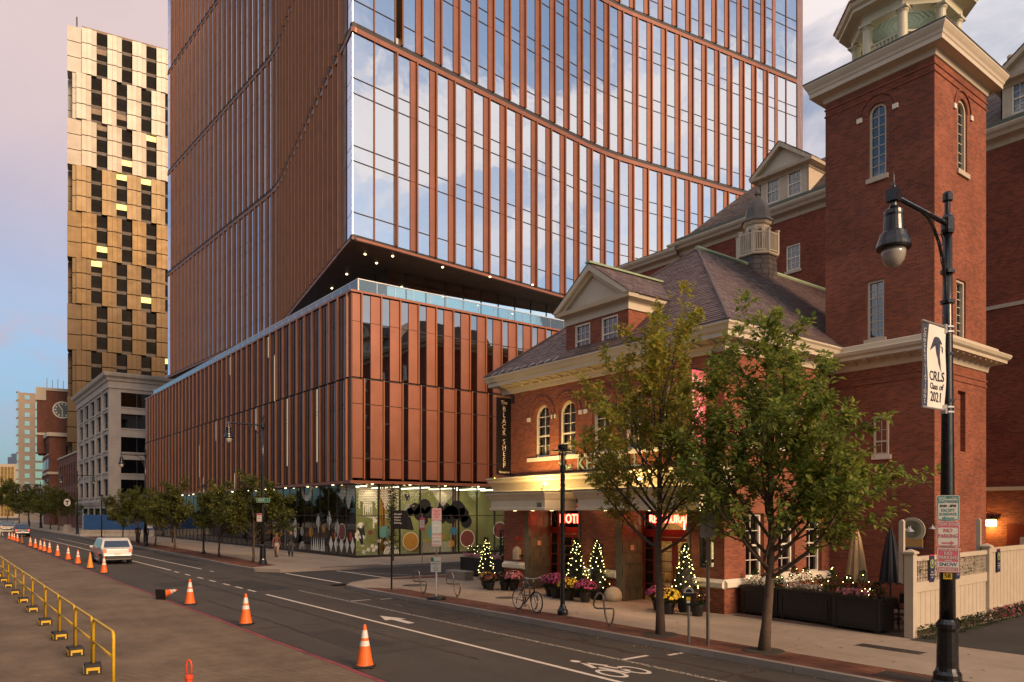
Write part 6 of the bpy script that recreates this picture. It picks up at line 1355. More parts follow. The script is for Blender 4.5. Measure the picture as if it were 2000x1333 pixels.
# bicycle
bk = thing('bicycle', 'dark blue city bicycle with raised handlebars leaning at a rack', 'bicycle', (-18.97, 15.17, SW), R(-6))
M_tyre = pm('tyre', (.012, .012, .012), .8); M_bframe = pm('bike_frame', (.012, .016, .03), .3, .3, .1, coat=.5)
for s_, nm in ((-.56, 'rear_wheel'), (.56, 'front_wheel')):
    def ringt(r, w, n=40, m=8): return MB().loft([[(s_+(r+w*math.cos(2*math.pi*j/m))*math.cos(2*math.pi*i/n), w*math.sin(2*math.pi*j/m), .345+(r+w*math.cos(2*math.pi*j/m))*math.sin(2*math.pi*i/n)) for j in range(m)] for i in range(n+1)], cap=False)
    w_ = part(bk, nm, ringt(.325, .019), M_tyre, smooth=True); part(w_, 'rim', ringt(.298, .012), M_alum, smooth=True); part(w_, 'hub', MB().tube([(s_, -.05, .345), (s_, .05, .345)], .025, 8), M_alum)
    mb = MB()
    for k in range(18): a = 2*math.pi*k/18; mb.tube([(s_, .02*(-1)**k, .345), (s_+.295*math.cos(a), 0, .345+.295*math.sin(a))], .0022, 4)
    part(w_, 'spokes', mb, M_alum)
bb = (-.1, 0, .29); st = (-.22, 0, .83); hd = (.40, 0, .78); hd2 = (.37, 0, .9)
part(bk, 'frame', MB().tube([bb, st], .017, 8).tube([bb, (.42, 0, .68)], .02, 8).tube([(-.2, 0, .76), hd2], .018, 8).tube([(.43, 0, .64), (.36, 0, .96)], .018, 8).tube([bb, (-.56, .06, .345)], .01, 6).tube([bb, (-.56, -.06, .345)], .01, 6).tube([(-.2, 0, .74), (-.56, .06, .345)], .009, 6).tube([(-.2, 0, .74), (-.56, -.06, .345)], .009, 6), M_bframe, smooth=True)
part(bk, 'fork', MB().tube([(.43, .045, .66), (.47, .045, .5), (.56, .045, .345)], .011, 6).tube([(.43, -.045, .66), (.47, -.045, .5), (.56, -.045, .345)], .011, 6).tube([(.43, -.045, .66), (.43, .045, .66)], .012, 6), M_bframe)
part(bk, 'seat_post', MB().tube([(-.2, 0, .78), (-.245, 0, .96)], .013, 6), M_alum); part(bk, 'saddle', MB().loft([[(-.40, -.07, .965), (-.40, .07, .965), (-.40, .06, 1.0), (-.40, -.06, 1.0)], [(-.28, -.075, .97), (-.28, .075, .97), (-.28, .065, 1.01), (-.28, -.065, 1.01)], [(-.1, -.02, .975), (-.1, .02, .975), (-.1, .018, 1.005), (-.1, -.018, 1.005)]]), M_black)
part(bk, 'stem', MB().tube([(.36, 0, .95), (.35, 0, 1.04), (.40, 0, 1.07)], .014, 6), M_alum); part(bk, 'handlebar', MB().tube([(.30, -.30, 1.12), (.38, -.2, 1.09), (.40, 0, 1.07), (.38, .2, 1.09), (.30, .30, 1.12)], .012, 6), M_alum)
part(bk, 'brake_levers', MB().tube([(.36, -.24, 1.1), (.46, -.3, 1.04)], .006, 5).tube([(.36, .24, 1.1), (.46, .3, 1.04)], .006, 5), M_alum); part(bk, 'chainring', MB().loft([[(-.1+.09*math.cos(2*math.pi*i/16), y, .29+.09*math.sin(2*math.pi*i/16)) for i in range(16)] for y in (-.06, -.05)]), M_steel)
part(bk, 'crank', MB().bar((-.1, -.07, .29), (.03, -.07, .18), .02, .02).bar((-.1, .07, .29), (-.23, .07, .40), .02, .02).box(.0, .08, -.15, -.07, .165, .19).box(-.28, -.19, .07, .15, .39, .415), M_black); part(bk, 'derailleur', MB().tube([(-.56, -.07, .345), (-.53, -.07, .25), (-.57, -.07, .2)], .012, 5), M_black); part(bk, 'kickstand', MB().tube([(-.16, .03, .28), (-.06, .2, .0)], .008, 5), M_black)
# traffic cones
M_cone = pm('cone_orange', (.72, .13, .015), .55, 0, .12, 4., var2=(15, .08)); M_coneold = pm('cone_faded', (.68, .23, .03), .6, 0, .15, 4.); M_refl = pm('reflective_band', (.62, .58, .52), .4, 0, .15, 8.)
def cone(loc, label, mat=M_cone, bands=True, h=.92):
    t = thing('traffic_cone', label, 'traffic cone', loc, rr.uniform(0, 1.5), 'traffic cones along the milled edge')
    R0, R1 = .175, .028; f = lambda z: R0+(R1-R0)*(z-.05)/(h-.05)
    part(t, 'body', MB().lathe([(f(.05)+.02, .04), (f(.05), .08), (f(h-.02), h-.02), (f(h)-.01, h), (.005, h)], 20), mat, smooth=False)
    part(t, 'base', MB().loft([[(s*w, s2*w, z) for s, s2 in ((-1, -1), (1, -1), (1, 1), (-1, 1))] for w, z in ((.21, 0), (.215, .02), (.20, .045), (.15, .055))]), M_black)
    if bands:
        for z0, z1 in ((.46, .57), (.63, .80)): part(t, 'reflective_band', MB().lathe([(f(z0)+.004, z0), (f(z1)+.004, z1)], 20, cap=False), M_refl)
    return t
cl_ = [(-14.86, 7.39), (-22.62, 7.37), (-28.73, 7.36), (-46.17, 7.38), (-50.64, 7.36), (-55.35, 7.36), (-60.43, 7.44), (-65.8, 7.41), (-71.48, 7.48), (-74.55, 7.43), (-77.75, 7.45), (-81.85, 7.45), (-86.38, 7.45), (-94.59, 7.4), (-100.5, 7.45), (-104.3, 7.42), (-107.3, 7.42), (-110., 7.3)]
LBL = 'orange traffic cone with two white bands in the row along the milled edge'
c0 = cone((cl_[0][0], cl_[0][1], 0), LBL)
for i, (x, y) in enumerate(cl_[1:]):
    if i+1 == 4: cone((x, y, 0), 'plain faded orange traffic cone without white bands on the milled edge', M_coneold, False, .95)
    elif i+1 == 13: cone((x, y, 0), 'dirty brown traffic cone without bands far along the milled edge', pm('cone_dirty', (.22, .08, .025), .8), False, .95)
    else: copytree(c0, (x, y, 0), rr.uniform(0, 1.5))
lc = copytree(c0, (-30.1, 6.92, .22), label='orange traffic cone lying on its side at the milled edge'); lc.rotation_euler = (R(84), 0, R(-142)); lc.location = (-30.6, 6.78, .22)
# yellow guard rails on rubber blocks
M_yel = pm('rail_yellow', (.66, .40, .02), .45, .1, .14, 5., var2=(22, .12))
def guard(x0, x1, label, y=2.6):
    L_ = x1-x0; t = thing('guard_rail', label, 'guard rail', (x0, y, .035), 0, 'yellow guard rails along the milled road')
    ht_ = 1.12; r = .12; P_ = [(0, 0, .22)]+[(0, 0, ht_-r)]+[(r-r*math.cos(R(18*k)), 0, ht_-r+r*math.sin(R(18*k))) for k in range(1, 6)]+[(L_-r+r*math.sin(R(18*k)), 0, ht_-r+r*math.cos(R(18*k))) for k in range(0, 6)]+[(L_, 0, .22 if 'end' not in label else .02)]
    part(t, 'frame', MB().tube(P_, .03, 8), M_yel, smooth=True); part(t, 'mid_rail', MB().tube([(0, 0, .66), (L_, 0, .66)], .025, 8), M_yel, smooth=True); return t
bx_l = [-17.55, -19.99, -22.75, -25.86, -29.49, -32.67, -36.06, -39.56, -42.84, -46.2]
for i, (a, b) in enumerate(zip(bx_l[1:], bx_l)): guard(a+.07, b-.07, 'yellow tubular guard rail panel standing between two rubber blocks')
guard(bx_l[0]+.07, -15.3, 'last yellow guard rail panel, its free end post standing on the ground')
M_rub = pm('rubber_block', (.030, .026, .022), .8, 0, .25, 10.)
def block(x):
    t = thing('rail_block', 'black rubber foot block holding two yellow guard rail posts', 'foot block', (x, 2.6, .035), R(rr.uniform(-8, 8)), 'rubber blocks under the guard rails')
    part(t, 'block', MB().loft([[(-.22*s, -.16*s, z), (.22*s, -.16*s, z), (.22*s, .16*s, z), (-.22*s, .16*s, z)] for s, z in ((1, 0), (1, .16), (.9, .2))]), M_rub)
    part(t, 'yellow_plate', MB().box(-.17, .17, -.172, -.161, .09, .15).box(-.17, -.13, -.172, -.161, .03, .09).box(.13, .17, -.172, -.161, .03, .09), M_yel); part(t, 'yellow_plate', MB().box(.221, .231, -.12, .12, .09, .15).box(.221, .231, -.12, -.09, .03, .09).box(.221, .231, .09, .12, .03, .09), M_yel); return t
b0 = block(bx_l[0])
for x in bx_l[1:]: copytree(b0, (x, 2.6, .035), R(rr.uniform(-8, 8)))
dl = thing('channelizer_post', 'orange channelizer post with a looped handle standing on the milled road', 'traffic post', (-12.0, 3.06, .035), R(50))
M_org = pm('channel_orange', (.70, .07, .02), .5, 0, .08)
part(dl, 'base', MB().lathe([(.2, 0), (.2, .05), (.08, .08)], 8), M_black); part(dl, 'body', MB().lathe([(.055, .06), (.05, .78), (.06, .8), (.06, .84), (.03, .86)], 14), M_org); part(dl, 'handle', MB().tube([(-.035, 0, .84), (-.04, 0, 1.0), (-.025, 0, 1.06), (0, 0, 1.08), (.025, 0, 1.06), (.04, 0, 1.0), (.035, 0, .84)], .014, 7), M_org, smooth=True)
# station sign, blue hoarding, barricade
ts = thing('station_sign', 'round white T sign on a pole with a tapered concrete base', 'station sign', (-135.6, 16.6, SW), R(45))
part(ts, 'base', MB().loft([[(-.5, -.5, 0), (.5, -.5, 0), (.5, .5, 0), (-.5, .5, 0)], [(-.34, -.34, 1.2), (.34, -.34, 1.2), (.34, .34, 1.2), (-.34, .34, 1.2)]]), M_kerb); part(ts, 'pole', MB().lathe([(.05, 1.2), (.05, 4.1)], 8), M_lblack)
dsc = lambda r, y0, y1: MB().loft([[(r*math.cos(2*math.pi*i/24), y, 4.65+r*math.sin(2*math.pi*i/24)) for i in range(24)] for y in (y0, y1)])
part(ts, 'rim', dsc(.64, -.06, .06), M_lblack); part(ts, 'disc', dsc(.58, -.075, .075), M_white); part(ts, 'letter', MB().box(-.36, .36, -.09, -.076, 4.78, 4.94).box(-.09, .09, -.09, -.076, 4.25, 4.78), M_lblack)
M_hoard = pm('hoarding_blue', (.018, .075, .21), .6, 0, .12, .6); M_jersey = surf('jersey_concrete', (.38, .32, .25), .2, .85, .15, .2)
A_, B_ = Vector((-112, 15.5, 0)), Vector((-105.9, 23.0, 0)); dh = (B_-A_).normalized(); L_ = (B_-A_).length; fh = Frame(A_[:2], dh[:2], (dh.y, -dh.x))
hd_ = thing('hoarding', 'blue plywood hoarding closing off the pavement beyond the podium', 'hoarding', tuple(A_+Vector((0, 0, SW))))
for i in range(4):
    a = i*L_/4; part(hd_, 'panel', MB().mbox(fh.M(a+.01, a+L_/4-.01, -.05, 0, 1.0, 2.95)), M_hoard, world=True); part(hd_, 'post', MB().mbox(fh.M(a-.04, a+.04, -.14, -.05, .2, 3.05)), M_white, world=True)
part(hd_, 'return_panel', MB().mbox(Frame(A_[:2], (-.85, .53), (-.53, -.85)).M(.1, 3.2, -.05, 0, .2, 2.8)), M_hoard, world=True); part(hd_, 'notice', MB().mbox(fh.M(5.6, 6.2, .0, .01, 1.6, 2.0)), M_sgw, world=True); part(hd_, 'notice', MB().mbox(fh.M(8.4, 9.3, .0, .01, 1.2, 2.4)), M_sgw, world=True)
for i in range(3):
    a = i*L_/3; pr_ = [(-.3, 0), (.3, 0), (.3, .1), (.12, .35), (.1, .85), (-.1, .85), (-.12, .35), (-.3, .1)]
    jb = single('jersey_barrier', MB().loft([[fh.p(a+.03, n_+.45, SW+z) for n_, z in pr_], [fh.p(a+L_/3-.03, n_+.45, SW+z) for n_, z in pr_]]), M_jersey, ('pale concrete jersey barrier at the kerb end of the blue hoarding', 'middle one of three pale jersey barriers below the blue hoarding', 'pale concrete jersey barrier where the blue hoarding meets the podium glass')[i], 'barrier', 'jersey barriers below the hoarding', fix=True)
br_ = thing('barricade', 'white folding road barricade with a yellow sign, far down by the cones', 'barricade', (-126, 8.0, 0), R(50))
part(br_, 'leg', MB().bar((-.9, 0, 0), (-.9, .3, 1.5), .08, .08).bar((-.9, .6, 0), (-.9, .3, 1.5), .08, .08), M_white); part(br_, 'leg', MB().bar((.9, 0, 0), (.9, .3, 1.5), .08, .08).bar((.9, .6, 0), (.9, .3, 1.5), .08, .08), M_white)
for z in (.6, 1.1): part(br_, 'board', MB().box(-1, 1, .1, .14, z, z+.18), M_white)
part(br_, 'yellow_sign', MB().box(-1.6, -.95, .0, .03, .6, 1.5), pm('hi_vis', (.6, .65, .05), .5))
ys_ = thing('warning_sign', 'yellow diamond pedestrian warning sign far down the street', 'road sign', (-240, 15.6, SW), R(52)); part(ys_, 'pole', MB().lathe([(.05, 0), (.05, 4.6)], 6), M_steel)
part(ys_, 'plate', MB().add([(-.75, -.06, 4.2), (0, -.06, 3.45), (.75, -.06, 4.2), (0, -.06, 4.95)], [(0, 1, 2, 3)]), pm('sign_yellow', (.7, .42, .02), .5)); part(ys_, 'walker', MB().box(-.07, .07, -.075, -.07, 4.1, 4.4).box(-.2, -.06, -.075, -.07, 3.85, 4.1).box(.06, .18, -.075, -.07, 3.85, 4.1).lathe([(.07, 4.45), (.07, 4.58)], 8, (0, -.07, 0)), M_black)
# banner of the restaurant on the hotel corner, fire alarm box, boulder
bl = thing('blade_sign', 'tall black The BLACK SHEEP Restaurant blade banner on the hotel corner', 'banner sign', (-25.5, 19.55, 4.9))
part(bl, 'panel', MB().box(-.025, .025, -.80, -.06, 0, 3.25), M_lblack)
for z in (-.12, 3.3): part(bl, 'bracket', MB().tube([(0, .05, z), (0, -.86, z)], .025, 6).lathe([(.04, -.04), (.045, 0), (.0, .05)], 8, (0, -.9, z)), MATS['brass'])
part(bl, 'wall_plate', MB().box(-.12, .12, -.02, .05, -.25, .05), M_black); part(bl, 'wall_plate', MB().box(-.12, .12, -.02, .05, 3.1, 3.4), M_black)
M_bl = pm('banner_cream', (.62, .50, .33), .6)
for txt, s, z in (('The', .24, 3.05), ('B', .31, 2.78), ('L', .31, 2.53), ('A', .31, 2.28), ('C', .31, 2.03), ('K', .31, 1.78), ('S', .31, 1.40), ('H', .31, 1.15), ('E', .31, .90), ('E', .31, .65), ('P', .31, .40), ('Restaurant', .14, .12)): o = part(bl, 'lettering', textmesh(txt, s, M_bl, .004, xs=.9)); o.matrix_basis = planeM((.032, -.43, z), (0, 1, 0))
pk = thing('blade_sign', 'tall pink restaurant blade banner on the hotel wall behind the trees', 'banner sign', (-15.3, 19.55, 4.6)); part(pk, 'panel', MB().box(-.025, .025, -.75, -.06, 0, 3.2), pm('pink_banner', (.62, .12, .17), .5)); part(pk, 'stripe', MB().box(.026, .03, -.72, -.66, .1, 3.1), M_bw); part(pk, 'bracket', MB().tube([(0, .05, 3.25), (0, -.8, 3.25)], .02, 6).tube([(0, .05, -.05), (0, -.8, -.05)], .02, 6), M_black)
for i, ch in enumerate('DINNER'): o = part(pk, 'lettering', textmesh(ch, .4, M_bw, .004)); o.matrix_basis = planeM((.032, -.38, 2.8-i*.46), (0, 1, 0))
fa = thing('alarm_box', 'small pale fire alarm call box with pitched top on the hotel wall', 'alarm box', (-25.05, HY-.02, 1.55)); M_ab = pm('alarm_pale', (.55, .42, .30), .5, 0, .1)
part(fa, 'case', MB().loft([[(-.16, y, -.2), (.16, y, -.2), (.16, y, .2), (0, y, .34), (-.16, y, .2)] for y in (0, -.2)]), M_ab, fix=True); part(fa, 'door', MB().box(-.1, .1, -.215, -.2, -.12, .12), M_stone); part(fa, 'red_light', MB().lathe([(.02, .36), (.02, .6), (.06, .6), (.07, .7), (.03, .76)], 10, (0, -.08, 0)), pm('red_lamp', (.5, .02, .01), .3)); part(fa, 'bell', MB().lathe([(.02, 0), (.08, .03), (.09, .06)], 12, (.24, -.06, -.06)), M_black)
single('boulder', MB().lathe([(.3, 0), (.34, .12), (.32, .3), (.22, .44), (.08, .5), (0, .51)], 14), M_stone, 'rounded pale granite guard stone at the foot of the second tiled jamb', 'stone', loc=(-19.3, 19.38, SW), smooth=True)
st_ = single('stone_bench', MB().loft([[(-.7, -.25, 0), (.7, -.25, 0), (.7, .25, 0), (-.7, .25, 0)], [(-.72, -.27, .38), (.72, -.27, .38), (.72, .27, .38), (-.72, .27, .38)], [(-.68, -.23, .42), (.68, -.23, .42), (.68, .23, .42), (-.68, .23, .42)]]), M_kerb, 'low grey granite block bench beside the black planter boxes', 'bench', loc=(-29.9, 19.8, SW), rz=R(5))
# ------------------------------------------------------------------ buildings across the street, seen only in the glass
for i, (x0, x1, h) in enumerate(((-120, -62, 21), (-58, -16, 17), (-12, 26, 23))):
    nm = ('broad', 'low', 'tall')[i]
    ob = thing('brick_block', '%s plain brick block across the street, mirrored in the podium glass' % nm, 'building', ((x0+x1)/2, -24, 0)); fo = Frame((x1, -17.), (-1, 0), (0, 1)); n = int((x1-x0)/4.2)
    ops = [(1.2+k*4.2, 3.4+k*4.2, z, z+2.2, False) for k in range(n) for z in [1.5+3.9*j for j in range(int(h/3.9))]]
    mb = MB(); wall_open(mb, fo, 0, x1-x0, 0, h, ops, .25); mb.box(x0, x1, -34, -17.3, h-.4, h-.1); mb.box(x0, x0+.2, -34, -17, 0, h); mb.box(x1-.2, x1, -34, -17.01, 0, h); part(ob, 'wall', mb, M_brickfar, world=True)
    for a, b, c, d, _ in ops: part(ob, 'window', MB().mbox(fo.M(a, b, -.3, -.25, c, d)), M_gwin, world=True)
    part(ob, 'inner_dark', MB().box(x0+.5, x1-.5, -33, -17.7, 0, h-.5), M_dark, world=True); part(ob, 'coping', MB().box(x0-.1, x1+.1, -17.3, -16.8, h, h+.4), M_stone, world=True)
o = struct('pavement', MB().box(-330, 60, -40, -14, -.05, SW), M_conc)
# ------------------------------------------------------------------ trees
M_bark = pm('bark', (.085, .055, .035), .9, 0, .3, 9., bump=.6, bscale=25)
M_leafA = leafmat('leaf_autumn', ((.17, .20, .035), (.30, .31, .05), (.42, .38, .06), (.52, .35, .065)), .55)
M_leafB = leafmat('leaf_green', ((.10, .15, .033), (.19, .25, .05), (.29, .33, .062), (.36, .37, .07)), .54)
M_leafC = leafmat('leaf_far', ((.065, .08, .02), (.125, .14, .03), (.20, .19, .038)), .45)
def leaf(mb, p, d, s, rs):
    """a folded pointed leaf of four faces"""
    d = d.normalized(); side = d.cross(Vector((rs.uniform(-.4, .4), rs.uniform(-.4, .4), 1))); side = side.normalized() if side.length > 1e-3 else Vector((1, 0, 0)); up = side.cross(d)
    w = s*.33; q = p+d*s*.45; e = p+d*s-up*s*.12
    mb.add([p, q+side*w+up*w*.35, e, q-side*w+up*w*.35, p+d*s*.5], [(0, 1, 4), (1, 2, 4), (2, 3, 4), (3, 0, 4)])
def grow_tree(seed, h, trunk_h, r0, limbs, spread, leaf_s, nleaf, bias=(0, 0), up=.55, low=None):
    rs = random.Random(seed); wood = MB(); lv = MB(); tips = []
    def branch(p, d, L_, r, lev):
        n = 5 if lev < 2 else 4; P_ = [p.copy()]; R_ = [r]; q = p.copy(); dd = d.normalized()
        for i in range(n):
            dd = (dd+Vector((rs.gauss(0, .13), rs.gauss(0, .13), up*.16 if lev else 0.0))).normalized(); q = q+dd*(L_/n); P_.append(q.copy()); R_.append(max(.004, r*(1-.75*(i+1)/n)))
        wood.tube(P_, R_, 6 if lev < 2 else 4, cap=False)
        if lev >= 2:
            for a, b in zip(P_, P_[1:]): tips.append((a, b, dd))
        elif lev == 1: tips.extend((a, b, dd) for a, b in list(zip(P_, P_[1:]))[2:])
        if lev < 3:
            k = (0, 7, 5)[lev] if lev else 0
            for j in range(k):
                f = .25+.75*(j+rs.random())/k; i = min(n-1, int(f*n)); bp_ = P_[i].lerp(P_[i+1], f*n-i)
                t = (P_[i+1]-P_[i]).normalized(); o = t.orthogonal(); o.rotate(Matrix.Rotation(rs.uniform(0, 6.28), 3, t)); nd = (t*.75+o*.75+Vector((0, 0, .18))).normalized(); branch(bp_, nd, L_*rs.uniform(.34, .55)*(1.15-.5*f), R_[i]*.5, lev+1)
    # trunk runs up through the crown
    P_ = []; R_ = []; q = Vector((0, 0, -.05))
    for i in range(9):
        P_.append(q.copy()); R_.append(r0*(1.25 if i == 0 else 1-.095*i)); q = q+Vector((rs.gauss(0, .03)+bias[0]*.05, rs.gauss(0, .03)+bias[1]*.05, (h*.78)/8))
    wood.tube(P_, R_, 10, cap=True)
    for j in range(limbs):
        f = j/(limbs-1); z = trunk_h+(h*.62-trunk_h)*f**1.1; i = min(7, max(0, int(z/(h*.78)*8))); b0 = P_[i].lerp(P_[i+1], min(1, max(0, (z-P_[i].z)/max(.01, P_[i+1].z-P_[i].z))))
        a = j*2.4+rs.uniform(-.35, .35); el = R(28+42*f+rs.uniform(-6, 8)); L_ = spread*(1.0-.42*f)*rs.uniform(.85, 1.12)
        d = Vector((math.cos(a)*math.cos(el)+bias[0]*.25, math.sin(a)*math.cos(el)+bias[1]*.25, math.sin(el))); branch(b0, d, L_/max(.5, math.cos(el)*.8+.25), r0*(.42-.2*f), 1)
    for (p, d, L_) in (low or ()): branch(Vector(p), Vector(d), L_, r0*.28, 1)
    top = max(max(a.z, b.z) for a, b, d in tips); kz = (h-.1)/top
    wood.v = [(x, y, z*kz) for x, y, z in wood.v]
    W_ = [(Vector((a.x, a.y, a.z*kz)), Vector((b.x, b.y, b.z*kz)), d) for a, b, d in tips]
    for _ in range(nleaf):
        a, b, d = W_[rs.randrange(len(W_))]; p = a.lerp(b, rs.random()); t = (b-a).normalized(); o = Vector((rs.gauss(0, 1), rs.gauss(0, 1), rs.gauss(0, .7)-.15)).normalized(); dd = (t*.5+o).normalized()
        leaf(lv, p+o*rs.uniform(0, .07)*(leaf_s/.12), dd, leaf_s*rs.uniform(.65, 1.2), rs)
    return wood, lv
def tree(name, label, loc, geo, mat, rz=0., group=None):
    t = thing(name, label, 'tree', loc, rz, group); part(t, 'trunk', geo[0], M_bark, smooth=True); part(t, 'crown', geo[1], mat); return t
tree('street_tree', 'slender street tree with yellowing leaves in front of the hotel doors', (-13.23, 15.02, SW), grow_tree(3, 9.4, 2.3, .115, 20, 2.9, .155, 12500, (-.2, .1), .95), M_leafA, R(40))
tree('street_tree', 'fuller dark green street tree in front of the black planters', (-10.23, 15.14, SW), grow_tree(8, 8.1, 1.9, .125, 20, 2.9, .17, 14000, (.2, 0), .8, [((0, 0, 2.0), (.8, .5, .35), 3.3), ((0, 0, 2.5), (1, .3, .45), 3.2), ((0, 0, 2.3), (.6, -.2, .5), 2.6)]), M_leafB, 0)
gA, gB = grow_tree(21, 5.9, 1.7, .085, 12, 2.6, .2, 8000, (0, 0), .5), grow_tree(34, 5.6, 1.8, .08, 12, 2.7, .2, 8000, (0, 0), .45)
G_ = 'street trees in front of the podium'
trA = tree('street_tree', 'young street tree beside the lamp with the street name sign', (-47.7, 16.0, SW), gA, M_leafC, .3, G_)
trB = tree('street_tree', 'young street tree second along from the podium corner', (-55.1, 16.1, SW), gB, M_leafC, 1.2, G_)
for src, x, y, rz, lab, s in ((trA, -67.9, 16.2, 2.2, 'young street tree beyond the low disc lamp at the podium', 1.05), (trB, -76.0, 16.4, 3.3, 'young street tree right behind the lamp near the blue hoarding', 1.), (trA, -83.3, 16.4, 4.6, 'young street tree just past the lamp near the blue hoarding', 1.), (trB, -92, 16.6, .8, 'young street tree where the brick paving strip nears the hoarding', 1.05)): copytree(src, (x, y, SW), rz, lab, G_, (s, s, s))
for src, x, y, rz, lab, s in ((trA, -150, 17.0, 1., 'dark tree in front of the grey office past the station sign', 1.3), (trB, -163, 17.2, 2.5, 'dark tree between the grey office and the brick warehouse', 1.45), (trA, -178, 17.3, 4., 'dark tree in front of the brick warehouse arches', 1.5), (trB, -205, 17.5, 5.2, 'dark tree at the corner of the clock building', 1.7), (trA, -232, 17.5, .3, 'dark tree beside the curved wall of the clock building', 1.9), (trB, -262, 17., 2., 'far tree closing the view at the end of the street', 2.4), (trA, -285, 12., 3., 'farthest tree under the golden mirrored block', 2.6)): copytree(src, (x, y, SW), rz, lab, 'trees far down the street', (s, s, s))
for x, y in ((-13.23, 15.02), (-10.23, 15.14)): struct('tree_pit', MB().lathe([(.5, 0), (.46, .025), (.02, .03)], 14, (x, y, SW-.005)), M_earth)
# columnar tree and shrubs on the side street
M_conif = leafmat('conifer', ((.012, .024, .010), (.025, .042, .014), (.05, .065, .018)), .2); M_box = leafmat('boxwood', ((.018, .035, .010), (.04, .07, .016), (.07, .10, .02)), .25); M_mumleaf = leafmat('mum_leaf', ((.015, .026, .010), (.03, .045, .014)), .2)
def blob(mb, c, rx, rz, n, s, rs, cone_=False, shell=.35):
    for _ in range(n):
        if cone_:
            f = rs.random()**.8; z = f*rz; r = rx*(1-f)**.85*(.62+.42*rs.random())+.02; a = rs.uniform(0, 6.283); p = Vector((c[0]+r*math.cos(a), c[1]+r*math.sin(a), c[2]+z)); d = Vector((math.cos(a), math.sin(a), rs.uniform(.1, 1.2)))
        else:
            v = Vector((rs.gauss(0, 1), rs.gauss(0, 1), rs.gauss(0, 1))).normalized(); k = 1-shell*rs.random(); p = Vector((c[0]+v.x*rx*k, c[1]+v.y*rx*k, c[2]+max(-.2, v.z)*rz*k)); d = v+Vector((rs.gauss(0, .4), rs.gauss(0, .4), .35))
        leaf(mb, p, d, s*rs.uniform(.6, 1.25), rs)
    return mb
rs = random.Random(77)
for (x, y, h, lab) in ((-29.9, 22.9, 4.6, 'dark columnar evergreen rising behind the black planter boxes'), (-43.7, 23.75, 5.0, 'thin brown columnar tree in front of the patterned shop window')):
    t = thing('columnar_tree', lab, 'tree', (x, y, SW)); lv = MB()
    for k in range(26): a = rs.uniform(0, 6.28); z = .8+h*.8*k/26; rr_ = .42*(1-.6*k/26)*rs.random(); blob(lv, (rr_*math.cos(a), rr_*math.sin(a), z), .3, .42, 60, .13, rs)
    part(t, 'trunk', MB().tube([(0, 0, -.05), (.03, 0, 1.5), (0, .04, h*.85)], [.07, .06, .02], 8), M_bark); part(t, 'crown', lv, M_conif if h < 4.8 else leafmat('brown_conifer', ((.04, .026, .012), (.075, .045, .018), (.05, .05, .02)), .2))
# lit cone topiaries
M_fairy = em('fairy_light', (1, .80, .26), 15.)
def topiary(x, y, h, r, lab):
    t = thing('lit_topiary', lab, 'topiary', (x, y, SW), 0, 'cone topiaries strung with fairy lights'); part(t, 'pot', MB().lathe([(.2, 0), (.27, .4), (.29, .42), (.29, .48), (.24, .46)], 14), M_black); lv = MB()
    blob(lv, (0, 0, .42), r, h, 1500, .085, rs, True); part(t, 'foliage', lv, M_conif)
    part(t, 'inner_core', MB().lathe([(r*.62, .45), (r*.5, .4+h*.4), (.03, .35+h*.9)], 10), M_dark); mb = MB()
    for k in range(62):
        f = (k/62)**.9*.97; a = k*2.399+rs.uniform(-.4, .4); rr_ = r*(1-f)**.85*1.0+.035; mb.lathe([(.004, -.012), (.013, 0), (.004, .012)], 5, (rr_*math.cos(a)*rs.uniform(.85, 1.1), rr_*math.sin(a)*rs.uniform(.85, 1.1), .46+f*h+rs.uniform(-.06, .06)))
    part(t, 'fairy_lights', mb, M_fairy, kind='stuff'); return t
topiary(-26.6, 19.0, 1.65, .36, 'fairy-lit cone topiary at the left end of the hotel front by the alarm box')
topiary(-21.0, 19.15, 1.75, .42, 'fairy-lit cone topiary just right of the left red doors')
topiary(-19.95, 19.2, 1.75, .42, 'fairy-lit cone topiary between the left doors and the granite guard stone')
topiary(-15.75, 19.05, 1.75, .44, 'fairy-lit cone topiary by the lit menu case')
# potted chrysanthemums
def flowmat(nm, c): return leafmat('mum_'+nm, (tuple(x*.6 for x in c), c, tuple(min(.9, x*1.35) for x in c)), .15)
FM = {'magenta': flowmat('magenta', (.30, .03, .10)), 'yellow': flowmat('yellow', (.62, .40, .02)), 'pink': flowmat('pink', (.50, .16, .18)), 'rust': flowmat('rust', (.16, .04, .02)), 'gold': flowmat('gold', (.42, .24, .05)), 'white': flowmat('white', (.5, .45, .36))}
MUM = {}
def mum(x, y, colr, r, lab, density=150):
    key = (colr, density)
    t = thing('potted_chrysanthemum', lab, 'flower pot', (x, y, SW), rs.uniform(0, 6), 'potted chrysanthemums at the hotel front')
    if key not in MUM:
        p_ = MB().lathe([(.13, 0), (.18, .26), (.2, .27), (.2, .31), (.17, .3)], 14).mesh('pot', M_black)
        fo = blob(MB(), (0, 0, .42), .32, .24, 420, .085, rs).mesh('foliage', M_mumleaf); fl = MB()
        for _ in range(density):
            v = Vector((rs.gauss(0, 1), rs.gauss(0, 1), abs(rs.gauss(0, 1))*.9+.05)).normalized(); c = Vector((v.x*.36, v.y*.36, .43+v.z*.27)); u = v.orthogonal().normalized(); w_ = v.cross(u); q = rs.uniform(.024, .04)
            n = 7; fl.add([c+v*.012]+[c+(u*math.cos(6.283*i/n)+w_*math.sin(6.283*i/n))*q for i in range(n)], [(0, i+1, (i+1) % n+1) for i in range(n)])
        MUM[key] = (p_, fo, fl.mesh('flowers', FM[colr]))
    for nm, m in zip(('pot', 'foliage', 'flowers'), MUM[key]): o = part(t, nm, m, kind='stuff' if nm == 'flowers' else None); o.scale = (r/.36,)*3
